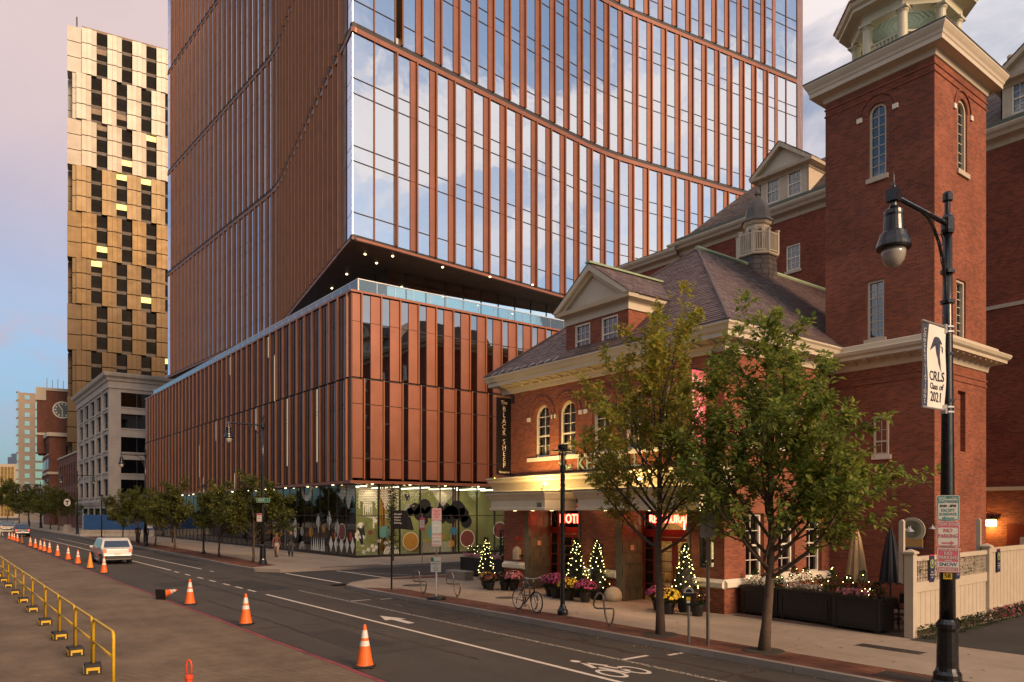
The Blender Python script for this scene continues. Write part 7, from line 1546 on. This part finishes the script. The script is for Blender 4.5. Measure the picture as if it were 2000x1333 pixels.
for x, y, c, r, lab, dn in ((-25.6, 18.3, 'gold', .36, 'pot of pale gold chrysanthemums at the left end of the hotel front', 150), (-25.0, 18.05, 'rust', .36, 'pot of deep red chrysanthemums beside the pale gold one', 130), (-24.6, 18.5, 'rust', .4, 'pot of fading rust chrysanthemums before the left tiled jamb', 60), (-24.25, 18.7, 'pink', .42, 'pot of pale pink chrysanthemums by the left tiled jamb', 170),
                         (-22.2, 18.9, 'magenta', .42, 'pot of magenta chrysanthemums before the left red doors', 190), (-21.75, 18.5, 'rust', .36, 'pot of dull red chrysanthemums squeezed between the magenta pots', 70), (-21.2, 18.35, 'magenta', .48, 'large pot of magenta chrysanthemums behind the disc lamp', 190), (-20.35, 18.2, 'yellow', .42, 'pot of bright yellow chrysanthemums below the two lit topiaries', 200), (-19.6, 18.3, 'magenta', .42, 'pot of magenta chrysanthemums beside the granite guard stone', 190),
                         (-16.55, 18.7, 'magenta', .42, 'pot of magenta chrysanthemums behind the first tree trunk', 190), (-15.75, 18.25, 'yellow', .42, 'pot of yellow chrysanthemums behind the parking meter', 160), (-14.9, 18.6, 'rust', .42, 'pot of spent brown chrysanthemums against the hotel corner', 50)): mum(x, y, c, r, lab, dn)
# black planter boxes
M_plant = pm('planter_black', (.016, .016, .015), .5, 0, .15, 3.)
def planter(x0, y0, L_, rz, lab, lights=True, fl='pink', dep=.7, h=.85):
    t = thing('planter_box', lab, 'planter', (x0, y0, SW), rz, 'black panelled planter boxes')
    part(t, 'box', MB().box(0, L_, 0, dep, .07, h).box(.05, .18, .04, .16, 0, .07).box(L_-.18, L_-.05, .04, .16, 0, .07).box(-.02, L_+.02, -.02, dep+.02, h, h+.05), M_plant)
    n = max(1, round(L_/1.3))
    for k in range(n):
        a, b = k*L_/n+.09, (k+1)*L_/n-.09; part(t, 'panel_frame', MB().box(a, b, -.018, 0, .14, .2).box(a, b, -.018, 0, h-.14, h-.08).box(a, a+.06, -.018, 0, .2, h-.14).box(b-.06, b, -.018, 0, .2, h-.14), M_plant)
    part(t, 'panel_frame', MB().box(L_, L_+.018, .08, dep-.08, .14, .2).box(L_, L_+.018, .08, dep-.08, h-.14, h-.08), M_plant)
    sh, wf, lg = MB(), MB(), MB(); x = .25
    while x < L_-.1:
        hh = rs.uniform(.4, .75); blob(sh, (x, dep*.62, h+.02), .26, hh, 260, .075, rs, True)
        for k in range(5 if lights else 0): a = rs.uniform(0, 6.28); f = rs.random(); rr_ = .27*(1-f)**.8+.02; lg.lathe([(.003, -.01), (.011, 0), (.003, .01)], 4, (x+rr_*math.cos(a), dep*.62+rr_*math.sin(a), h+.08+f*hh))
        x += .42
    blob(sh, (L_-.2, .25, h+.03), .22, .24, 200, .07, rs)
    for k in range(int(L_*75)):
        c = Vector((rs.uniform(.08, L_-.35), rs.uniform(.0, .26), h+.1+rs.random()*.16)); q = rs.uniform(.016, .03); m = 6; v = Vector((rs.gauss(0, .4), -1, .7)).normalized(); u = v.orthogonal(); w_ = v.cross(u)
        wf.add([c]+[c+(u*math.cos(6.283*i/m)+w_*math.sin(6.283*i/m))*q for i in range(m)], [(0, i+1, (i+1) % m+1) for i in range(m)])
    blob(sh, (L_*.5, .15, h+.02), .2, .16, 60, .06, rs)
    for k in range(int(L_*4)): blob(sh, (rs.uniform(.15, L_-.15), .16, h+.03), .16, .16, 50, .05, rs)
    part(t, 'shrubs', sh, M_conif if fl != 'white' else M_box); part(t, 'flowers', wf, FM[fl], kind='stuff')
    if lights: part(t, 'fairy_lights', lg, M_fairy, kind='stuff')
    return t
planter(-14.45, 20.15, 1.35, R(-3), 'black planter box with fairy lights against the brick hotel corner', True, 'white', .65, .86)
planter(-13.05, 20.05, 1.75, R(-5), 'long black planter box of white flowers and fairy lights behind the second tree', True, 'white', .65, .86)
planter(-11.2, 19.75, 1.42, R(-6), 'black planter box with pink begonias at the open end of the patio', True, 'pink', .65, .86)
planter(-32.1, 21.3, 1.9, R(0), 'black planter box with pink flowers and a lit hedge on the side street corner', True, 'pink'); planter(-30.1, 21.3, 1.6, R(0), 'black planter box between the hedge planter and the hotel wall', False, 'pink')
lt = thing('trellis_screen', 'black lattice screen standing behind the side street planters', 'trellis', (-29.8, 22.1, SW)); part(lt, 'frame', MB().box(0, .07, 0, .07, 0, 2.3).box(2.5, 2.57, 0, .07, 0, 2.3).box(.07, 2.5, 0, .07, 2.23, 2.3).box(.07, 2.5, 0, .07, .9, .97), M_plant)
for k in range(1, 13): part(lt, 'lattice_bar', MB().box(.07+k*.185, .10+k*.185, .02, .04, .97, 2.23), M_plant)
for k in range(1, 7): part(lt, 'lattice_bar', MB().box(.07, 2.5, .041, .06, .97+k*.18, 1.0+k*.18), M_plant)
# white fence with lattice along the driveway
M_fence = pm('fence_cream', (.45, .375, .28), .55, 0, .08, 3., var2=(.7, .06), streak=.06)
fc = thing('white_fence', 'tall cream fence with lattice top, boards and upright posts beside the driveway', 'fence', (-9.05, 19.7, SW)); Fp = [(-9.05, 19.72), (-9.15, 22.4), (-9.3, 25.1), (-9.55, 28.9)]
ffn = []
for i, ((x, y), (x2, y2)) in enumerate(zip(Fp, Fp[1:])):
    v = Vector((x2-x, y2-y)); fr = Frame((x, y), v, (v.y, -v.x)); L_ = v.length; ffn.append(fr); solid = i == 2
    part(fc, 'post', MB().mbox(fr.M(-.11, .11, -.11, .11, SW, 2.28)), M_fence, world=True); part(fc, 'post_cap', MB().loft([[fr.p(a*s, b*s, z) for a, b in ((-.15, -.15), (.15, -.15), (.15, .15), (-.15, .15))] for s, z in ((1, 2.28), (1, 2.33), (.1, 2.40))]), M_fence, world=True, fix=True)
    part(fc, 'arm', MB().loft([[fr.p(-.08, n_-.02, z) for n_, z in ((-.24, 1.55), (-.12, 1.5), (-.12, 3.1), (-.16, 3.15), (-.2, 3.14), (-.24, 3.08))], [fr.p(.02, n_-.02, z) for n_, z in ((-.24, 1.55), (-.12, 1.5), (-.12, 3.1), (-.16, 3.15), (-.2, 3.14), (-.24, 3.08))]]), M_fence, world=True, fix=True)
    for z0, z1 in (((2.08, 2.2), (1.28, 1.54), (.3, .42)) if not solid else ((2.12, 2.26), (.3, .45))): part(fc, 'rail', MB().mbox(fr.M(.11, L_-.11, -.05, .05, z0, z1)), M_fence, world=True)
    zt = 1.28 if not solid else 2.12; nb_ = 16 if not solid else 22
    for k in range(nb_): w_ = (L_-.22)/nb_; part(fc, 'board', MB().mbox(fr.M(.11+k*w_+.004, .11+(k+1)*w_-.004, -.02, .012+.003*(k % 2), .42, zt)), M_fence, world=True)
    if not solid:
        for k in range(26): a = .14+k*(L_-.28)/25; part(fc, 'lattice_slat', MB().mbox(fr.M(a-.018, a+.018, .0, .014, 1.54, 2.08)), M_fence, world=True)
        for k in range(6): part(fc, 'lattice_slat', MB().mbox(fr.M(.11, L_-.11, -.016, -.002, 1.56+k*.1, 1.59+k*.1)), M_fence, world=True)
x, y = Fp[-1]; part(fc, 'post', MB().box(x-.11, x+.11, y-.11, y+.11, SW, 2.5), M_fence, world=True)
lv = MB()
for _ in range(160): fr = ffn[rs.randrange(2)]; leaf(lv, fr.p(rs.uniform(.2, 2.5), .03, rs.uniform(1.56, 2.1)), Vector((rs.gauss(0, 1), rs.gauss(0, 1), rs.gauss(0, 1))), .07, rs)
tag(part(None, 'climbing_vine', lv, M_box), 'sparse green vine threading the fence lattice', 'vine')
M_pnav = pm('parking_navy', (.02, .022, .07), .5); M_plime = pm('lime_ring', (.30, .42, .05), .5)
for i, (fr, a, lab) in enumerate(((ffn[0], 1.15, 'navy parking sign with lime ring on the first lattice panel'), (ffn[1], .0, 'navy parking sign with lime ring on the middle fence post'), (ffn[2], .9, 'navy parking sign with lime ring on the solid fence boards'))):
    o_ = .13 if i == 1 else .06; p = fr.p(a, o_, 1.92); t = thing('car_park_sign', lab, 'parking sign', p, math.atan2(fr.t.y, fr.t.x), 'navy parking signs on the fence')
    part(t, 'plate', MB().box(-.15, .15, -.006, 0, -.42, .3), M_pnav); part(t, 'red_stripe', MB().box(-.15, .15, -.008, -.006, .27, .3), M_sgr)
    n = 20; part(t, 'ring', MB().add([(.12*math.cos(6.283*k/n), -.01, .06+.12*math.sin(6.283*k/n)) for k in range(n)]+[(.09*math.cos(6.283*k/n), -.01, .06+.09*math.sin(6.283*k/n)) for k in range(n)], [(k, (k+1) % n, n+(k+1) % n, n+k) for k in range(n)]), M_plime)
    for tx, s, z in (('P', .17, .06), ('PARK', .05, -.16), ('PAY HERE', .05, -.23), ('24/7', .05, -.3)): o = part(t, 'lettering', textmesh(tx, s, M_sgw, .001, bold=.001)); o.matrix_basis = planeM((0, -.012, z), (1, 0, 0))
# low shrubs at the fence foot
for i in range(11):
    f = .25+i*.85; fr = ffn[min(2, int(f/2.75))]; p = fr.p(f-2.7*min(2, int(f/2.75)), .38, SW); c = ('rust', 'gold', 'rust', 'rust', 'white', 'rust', 'magenta', 'pink', 'rust', 'pink', 'rust')[i]
    t = thing('low_shrub', 'low %s shrub in the row along the foot of the cream fence' % {'rust': 'dark green', 'gold': 'gold flecked', 'white': 'white flecked', 'magenta': 'magenta flowering', 'pink': 'pink flowering'}[c], 'shrub', p, 0, 'low shrubs along the fence'); part(t, 'foliage', blob(MB(), (0, 0, .1), .3, .24, 240, .07, rs), M_mumleaf if i % 3 else M_box); fl = MB()
    for k in range(60 if c in ('pink', 'magenta') else 10): v = Vector((rs.gauss(0, 1), rs.gauss(0, 1), abs(rs.gauss(0, 1)))).normalized(); q = Vector((v.x*.31, v.y*.31, .12+v.z*.25)); fl.lathe([(.002, -.02), (.026, 0), (.002, .02)], 6, q)
    part(t, 'flowers', fl, FM[c], kind='stuff')
# patio furniture
M_umb1, M_umb2 = pm('tan_canvas', (.42, .27, .13), .8, 0, .1, 4.), pm('black_canvas', (.015, .016, .02), .8, 0, .1, 4.)
def umbrella(x, y, mat, lab):
    t = thing('patio_umbrella', lab, 'umbrella', (x, y, SW)); part(t, 'pole', MB().lathe([(.025, 0), (.025, 2.75)], 8), M_black); part(t, 'base', MB().lathe([(.3, 0), (.3, .06), (.06, .1)], 14), M_black); n = 24
    part(t, 'canopy', MB().loft([[(r*(1 if i % 3 else .72)*math.cos(6.283*i/n), r*(1 if i % 3 else .72)*math.sin(6.283*i/n), z+(0 if i % 3 else .08)*(1 if z < 1.2 else 0)) for i in range(n)] for r, z in ((.32, 1.05), (.30, 1.3), (.22, 1.9), (.13, 2.4), (.04, 2.7))], cap=False), mat)
umbrella(-12.0, 22.6, M_umb1, 'closed tan canvas umbrella on the patio'); umbrella(-10.95, 22.6, M_umb2, 'closed black canvas umbrella on the patio')
def ptable(x, y, lab):
    t = thing('patio_table', lab, 'table', (x, y, SW), 0, 'round metal patio tables'); part(t, 'top', MB().lathe([(.42, .70), (.43, .72), (.42, .74), (.02, .74)], 20), M_black); part(t, 'leg', MB().lathe([(.22, 0), (.2, .03), (.03, .06), (.03, .7)], 12), M_black); return t
pt1 = ptable(-10.7, 21.4, 'round black patio table beside the black umbrella'); copytree(pt1, (-12.2, 21.9, SW), label='round black patio table beside the tan umbrella')
def pchair(x, y, rz, lab):
    t = thing('patio_chair', lab, 'chair', (x, y, SW), rz, 'black metal patio chairs'); part(t, 'seat', MB().loft([[(-.21, -.21, .44), (.21, -.21, .44), (.2, .21, .43), (-.2, .21, .43)], [(-.21, -.21, .46), (.21, -.21, .46), (.2, .21, .45), (-.2, .21, .45)]]), M_black)
    part(t, 'backrest', MB().tube([(-.21, .2, .45), (-.21, .27, .8), (-.17, .29, .88), (.17, .29, .88), (.21, .27, .8), (.21, .2, .45)], .013, 6).box(-.2, .2, .25, .262, .55, .84), M_black)
    for sx in (-1, 1): part(t, 'leg', MB().tube([(sx*.2, -.2, .44), (sx*.22, -.22, 0)], .012, 6), M_black); part(t, 'leg', MB().tube([(sx*.2, .2, .44), (sx*.22, .27, 0)], .012, 6), M_black); part(t, 'armrest', MB().tube([(sx*.21, .24, .66), (sx*.24, .0, .66), (sx*.23, -.18, .62), (sx*.21, -.2, .45)], .012, 6), M_black)
    return t
pcA = pchair(-9.75, 20.6, R(70), 'black metal patio chair just inside the fence end post')
for x, y, rz, lab in ((-10.45, 20.35, -160, 'black metal patio chair by the end of the begonia planter'), (-10.2, 22.0, 20, 'black metal patio chair behind the round table by the black umbrella'), (-11.3, 21.6, 100, 'black metal patio chair between the two round tables'), (-12.7, 22.5, -40, 'black metal patio chair beside the tan umbrella')): copytree(pcA, (x, y, SW), R(rz), lab)
sgn = thing('painted_sign', 'round painted landscape sign on the brick tower wall above the patio', 'wall sign', (-11.7, 25.62, 2.75)); n = 24
part(sgn, 'board', MB().loft([[(.42*math.cos(6.283*i/n), y, .42*math.sin(6.283*i/n)) for i in range(n)] for y in (0, -.05)]), pm('sign_cream', (.40, .36, .26), .6, 0, .3, 3.)); part(sgn, 'inner_picture', MB().loft([[(.32*math.cos(6.283*i/n), y, .03+.29*math.sin(6.283*i/n)) for i in range(n)] for y in (-.05, -.06)]), pm('sign_field', (.16, .17, .10), .6, 0, .6, 4.)); part(sgn, 'lower_scroll', MB().box(-.36, .36, -.07, -.05, -.55, -.28), pm('sign_ochre', (.45, .27, .08), .6)); part(sgn, 'blue_edge', MB().box(-.36, .36, -.075, -.05, -.6, -.55), pm('sign_blue2', (.08, .14, .25), .6))
sl = thing('light_string', 'cable with hanging metal lamps strung above the patio', 'string lights', (-9.2, 20, 3.0)); P_ = [(-9.15, 19.9, 3.02), (-10.6, 23, 2.92), (-12.4, 25.6, 3.05)]; P2_ = [(-9.15, 22.4, 3.02), (-10.4, 24, 2.95), (-11.1, 25.65, 3.1)]
part(sl, 'cable', MB().tube(P_, .012, 5).tube(P2_, .012, 5), M_black, world=True)
for p in ((-9.6, 20.9, 2.97), (-10.2, 22.1, 2.93), (-11.2, 23.9, 2.95), (-9.8, 23.1, 2.97), (-10.5, 24.3, 2.97)): part(sl, 'lamp', MB().lathe([(.015, 0), (.02, -.06), (.1, -.14), (.1, -.15)], 10, p), M_alum, world=True)
# ------------------------------------------------------------------ vehicles
M_rubber = pm('car_tyre', (.014, .014, .014), .8); M_cglass = glassmat('car_glass', (.6, .6, .6), .25, (.1, .1, .1), .01); M_tail = em('tail_lamp', (1, .05, .02), 2.2); M_hub = pm('wheel_rim', (.35, .35, .34), .3, .8)
def car(loc, rz, label, paint, kind='suv', L_=4.6, W_=1.84, H_=1.66):
    """car with nose along local +x"""
    t = thing('parked_car' if False else 'car', label, 'car', loc, rz, 'cars driving down the street'); h = L_/2
    if kind == 'suv': up_ = [(-h+.02, .62), (-h+.05, .98), (-h+.28, 1.06), (-h+.55, H_-.10), (-h+.8, H_), (.25, H_), (.5, H_-.05), (1.15, 1.08), (h-.25, .98), (h-.02, .75)]
    else: up_ = [(-h+.02, .6), (-h+.04, .92), (-h+.6, 1.0), (-h+1.15, H_-.06), (-h+1.5, H_), (.15, H_), (.45, H_-.05), (1.15, 1.0), (h-.25, .85), (h-.02, .68)]
    lo = [(h, .5), (h-.05, .28), (1.75, .24), (-1.75, .24), (-h+.05, .3), (-h, .5)]; P_ = up_+lo; ctr = W_/2
    def ins(x, z): return ctr-(.0 if z < .95 else .17*(z-.95)/(H_-.95))-(.10 if abs(x) > h-.1 else 0)-(.03 if z < .4 else 0)
    R1 = [(x, -ins(x, z), z) for x, z in P_]; R2 = [(x, ins(x, z), z) for x, z in P_]
    b = part(t, 'body', MB().loft([R1, R2]), paint, fix=True); bv = b.modifiers.new('bevel', 'BEVEL'); bv.width = .05; bv.segments = 3; bv.limit_method = 'ANGLE'; bv.angle_limit = R(20)
    f3_, f4_ = up_[2], up_[3]; g0 = Vector((f3_[0], 0, f3_[1]+.02)); g1 = Vector((f4_[0], 0, f4_[1]-.03)); nrm = Vector((-(g1.z-g0.z), 0, (g1.x-g0.x))).normalized()*.012
    def glass(nm, p, q, w0, w1): p, q = Vector(p), Vector(q); part(t, nm, MB().add([p+Vector((0, -w0, 0)), p+Vector((0, w0, 0)), q+Vector((0, w1, 0)), q+Vector((0, -w1, 0))], [(0, 1, 2, 3)]), M_cglass)
    glass('rear_window', g0+nrm, g1+nrm, ctr-.16, ctr-.26)
    a0, a1 = up_[7], up_[6]; glass('windscreen', (a0[0]+.01, 0, a0[1]+.04), (a1[0]+.02, 0, a1[1]+.0), ctr-.14, ctr-.24)
    for s_ in (-1, 1):
        x0, x1, zt = f3_[0]+.3, a0[0]-.15, H_-.14
        for xa, xb in ((x0, (x0+x1)/2-.06), ((x0+x1)/2+.02, x1)):
            ya, yb = ins(0, 1.06)+.006, ins(0, zt)+.006; sh0 = .28 if xa == x0 else 0; sh1 = .42 if xb == x1 else 0
            part(t, 'side_window', MB().add([(xa, s_*ya, 1.06), (xb, s_*ya, 1.06), (xb-sh1, s_*yb, zt), (xa+sh0, s_*yb, zt)], [(0, 1, 2, 3)]), M_cglass)
        part(t, 'tail_light', MB().box(-h-.012, -h+.12, s_*(ctr-.12)-.16*(1 if s_ > 0 else 0), s_*(ctr-.12)+.16*(0 if s_ > 0 else 1), .78, .98), M_tail); part(t, 'headlight', MB().box(h-.16, h-.005, s_*(ctr-.5), s_*(ctr-.17), .66, .8), M_alum)
        part(t, 'mirror', MB().box(.75, .9, s_*(ctr+.02), s_*(ctr+.2), 1.0, 1.14), paint)
        for x in (-h+.85, h-.9):
            w_ = part(t, 'wheel', MB().loft([[(x+.34*math.cos(6.283*i/20), s_*(ctr-.22), .34+.34*math.sin(6.283*i/20)) for i in range(20)], [(x+.34*math.cos(6.283*i/20), s_*(ctr+.01), .34+.34*math.sin(6.283*i/20)) for i in range(20)]]), M_rubber, fix=True); part(w_, 'rim', MB().loft([[(x+.22*math.cos(6.283*i/16), s_*(ctr-.02), .34+.22*math.sin(6.283*i/16)) for i in range(16)], [(x+.2*math.cos(6.283*i/16), s_*(ctr+.018), .34+.2*math.sin(6.283*i/16)) for i in range(16)]]), M_hub, fix=True)
    part(t, 'bumper', MB().box(-h-.05, -h+.08, -ctr+.12, ctr-.12, .38, .56), M_black); part(t, 'number_plate', MB().box(-h-.065, -h-.05, -.18, .18, .62, .76), M_sgw)
    return t
car((-55.6, 9.3, 0), math.pi, 'white hatchback SUV driving away past the row of cones', pm('white_car', (.52, .49, .45), .3, .1, .05, 1., coat=.6))
car((-121.5, 9.4, 0), math.pi, 'black SUV with bright tail lights driving away near the barricade', pm('black_car', (.015, .015, .017), .25, .2, .05, 1., coat=.8), H_=1.75)
car((-150, 9.6, 0), math.pi, 'dark pickup shaped SUV further ahead in the same lane', pm('charcoal_car', (.03, .03, .032), .3, .2, .05, 1., coat=.8), H_=1.85)
car((-165, 5.2, 0), 0, 'pale silver saloon coming up the far lane', pm('silver_car', (.30, .32, .36), .3, .5, .05, 1., coat=.6), 'saloon', H_=1.45)
car((-182, 5.0, 0), 0, 'dark blue saloon coming up the far lane behind the silver one', pm('blue_car', (.03, .05, .09), .3, .3, .05, 1., coat=.6), 'saloon', H_=1.45)
# ------------------------------------------------------------------ people
M_skin = pm('skin', (.36, .20, .13), .6, 0, .05); M_hair = pm('hair', (.03, .02, .014), .7)
def person(loc, rz, label, top, legs, stride=.25, h=1.74, skirt=None, bag=None):
    t = thing('person', label, 'person', loc, rz, 'pedestrians on the podium pavement'); k = h/1.74; me = bpy.data.meshes.new('body')
    V = [(0, 0, .95), (0, 0, 1.12), (0, .01, 1.32), (0, .01, 1.45), (0, -.01, 1.54),          # 0-4 pelvis..neck
         (.10, 0, .90), (.105, -stride*.45, .50), (.10, -stride*.62, .09), (.10, -stride*.62-.13, .04),           # 5-8 right leg forward
         (-.10, 0, .90), (-.105, stride*.30, .50), (-.10, stride*.85, .13), (-.10, stride*.85-.12, .05),         # 9-12 left leg back
         (.19, .01, 1.42), (.235, stride*.30, 1.14), (.23, stride*.25-.08, .92), (.23, stride*.2-.12, .83),         # 13-16 right arm
         (-.19, .01, 1.42), (-.235, -stride*.25, 1.14), (-.23, -stride*.7, .95), (-.23, -stride*.9, .87),      # 17-20 left arm
         (0, -.01, 1.62), (0, -.02, 1.72)]
    E_ = [(0, 1), (1, 2), (2, 3), (3, 4), (0, 5), (5, 6), (6, 7), (7, 8), (0, 9), (9, 10), (10, 11), (11, 12), (3, 13), (13, 14), (14, 15), (15, 16), (3, 17), (17, 18), (18, 19), (19, 20), (4, 21), (21, 22)]
    rad = [.15, .145, .165, .12, .055, .10, .068, .05, .04, .10, .068, .05, .04, .068, .048, .038, .03, .068, .048, .038, .03, .09, .085]
    me.from_pydata([tuple(c*k for c in v) for v in V], E_, []); o = bpy.data.objects.new('body', me); link(o); o.parent = t
    sk = o.modifiers.new('skin', 'SKIN'); sub = o.modifiers.new('sub', 'SUBSURF'); sub.levels = 1; sub.render_levels = 1
    for i, r in enumerate(rad): me.skin_vertices[0].data[i].radius = (r*k, r*k*(.72 if i in (1, 2, 3) else 1)); me.skin_vertices[0].data[i].use_root = i == 0
    me.materials.append(top)
    # clothing and head as children over the one body
    part(t, 'trousers', MB().tube([(0, 0, 1.0*k), (.10*k, 0, .88*k), (.105*k, -stride*.45*k, .5*k), (.10*k, -stride*.62*k, .1*k)], [.12*k, .118*k, .085*k, .07*k], 10).tube([(0, 0, 1.0*k), (-.10*k, 0, .88*k), (-.105*k, stride*.3*k, .5*k), (-.10*k, stride*.85*k, .14*k)], [.12*k, .118*k, .085*k, .07*k], 10), legs, smooth=True)
    for x, y in ((.10, -stride*.62-.05), (-.10, stride*.85-.04)): part(t, 'shoe', MB().loft([[(x*k-.045, y*k+.09, 0), (x*k+.045, y*k+.09, 0), (x*k+.045, y*k+.09, .09), (x*k-.045, y*k+.09, .09)], [(x*k-.05, y*k-.06, 0), (x*k+.05, y*k-.06, 0), (x*k+.045, y*k-.06, .075), (x*k-.045, y*k-.06, .075)], [(x*k-.035, y*k-.15, .0), (x*k+.035, y*k-.15, .0), (x*k+.03, y*k-.15, .045), (x*k-.03, y*k-.15, .045)]]), M_black)
    hd_ = part(t, 'head', MB().lathe([(.0, 1.50), (.05, 1.51), (.055, 1.55), (.078, 1.59), (.088, 1.65), (.086, 1.70), (.065, 1.75), (.03, 1.775), (0, 1.78)], 12, (0, -.012, 0)), M_skin, smooth=True); hd_.data.transform(Matrix.Scale(k, 4))
    part(hd_, 'hair', MB().loft([[(r*k*math.cos(6.283*i/12), (-.004+.012+r*math.sin(6.283*i/12))*k, (z+(.05 if math.sin(6.283*i/12) < -.5 and z < 1.7 else 0))*k) for i in range(12)] for r, z in ((.088, 1.62), (.096, 1.67), (.094, 1.72), (.07, 1.77), (.02, 1.80))]), M_hair, smooth=True)
    part(hd_, 'nose', MB().loft([[(-.012*k, -.095*k, 1.62*k), (.012*k, -.095*k, 1.62*k), (0, -.115*k, 1.625*k)], [(-.006*k, -.09*k, 1.67*k), (.006*k, -.09*k, 1.67*k), (0, -.095*k, 1.67*k)]]), M_skin)
    for s_ in (-1, 1): part(hd_, 'ear', MB().lathe([(.004, -.025), (.016, 0), (.004, .025)], 6, (s_*.09*k, -.01, 1.655*k)), M_skin)
    for s_, (y, z) in ((1, (stride*.2-.13, .80)), (-1, (-stride*.95, .845))):
        hb = MB().tube([(s_*.23*k, y*k+.02, (z+.03)*k), (s_*.23*k, y*k-.01, (z-.03)*k)], [.024*k, .03*k], 8)
        for j in range(4): hb.tube([(s_*.23*k, (y-.03+.018*j)*k, (z-.02)*k), (s_*.228*k, (y-.035+.018*j)*k, (z-.07)*k), (s_*.222*k, (y-.028+.018*j)*k, (z-.095+.006*abs(j-1))*k)], [.0085*k, .008*k, .006*k], 5)
        hb.tube([(s_*.23*k, (y-.02)*k, z*k), (s_*.215*k, (y-.055)*k, (z-.03)*k), (s_*.21*k, (y-.06)*k, (z-.055)*k)], [.01*k, .009*k, .007*k], 5); part(t, 'hand', hb, M_skin, smooth=True)
    if skirt: part(t, 'jacket_hem', MB().lathe([(.17*k, 1.05*k), (.20*k, .78*k)], 14, cap=False), skirt)
    return t
C1, C2, C3, C4 = pm('black_coat', (.014, .013, .013), .8), pm('grey_trousers', (.05, .05, .055), .8), pm('rust_top', (.16, .06, .035), .8), pm('dark_jeans', (.025, .028, .04), .8)
person((-52.6, 19.3, SW), R(60), 'pedestrian in a rust coloured top and pale skirt walking by the shop glass', C3, pm('bare_legs', (.33, .20, .14), .7), .35, 1.66, pm('pale_skirt', (.32, .30, .30), .8))
person((-52.5, 20.3, SW), R(70), 'pedestrian in a dark jacket and grey trousers walking by the shop glass', C1, C2, .3, 1.78)
person((-86.1, 16.9, SW), R(85), 'pedestrian in black top and grey trousers walking away beyond the lamp', C1, C2, .22, 1.78); person((-85.6, 17.6, SW), R(80), 'pedestrian in black walking away close behind the lamp post', C1, C4, .22, 1.74); person((-82.3, 19.5, SW), R(-100), 'pedestrian in a long dark coat walking along the podium', C1, C4, .3, 1.7, C1)
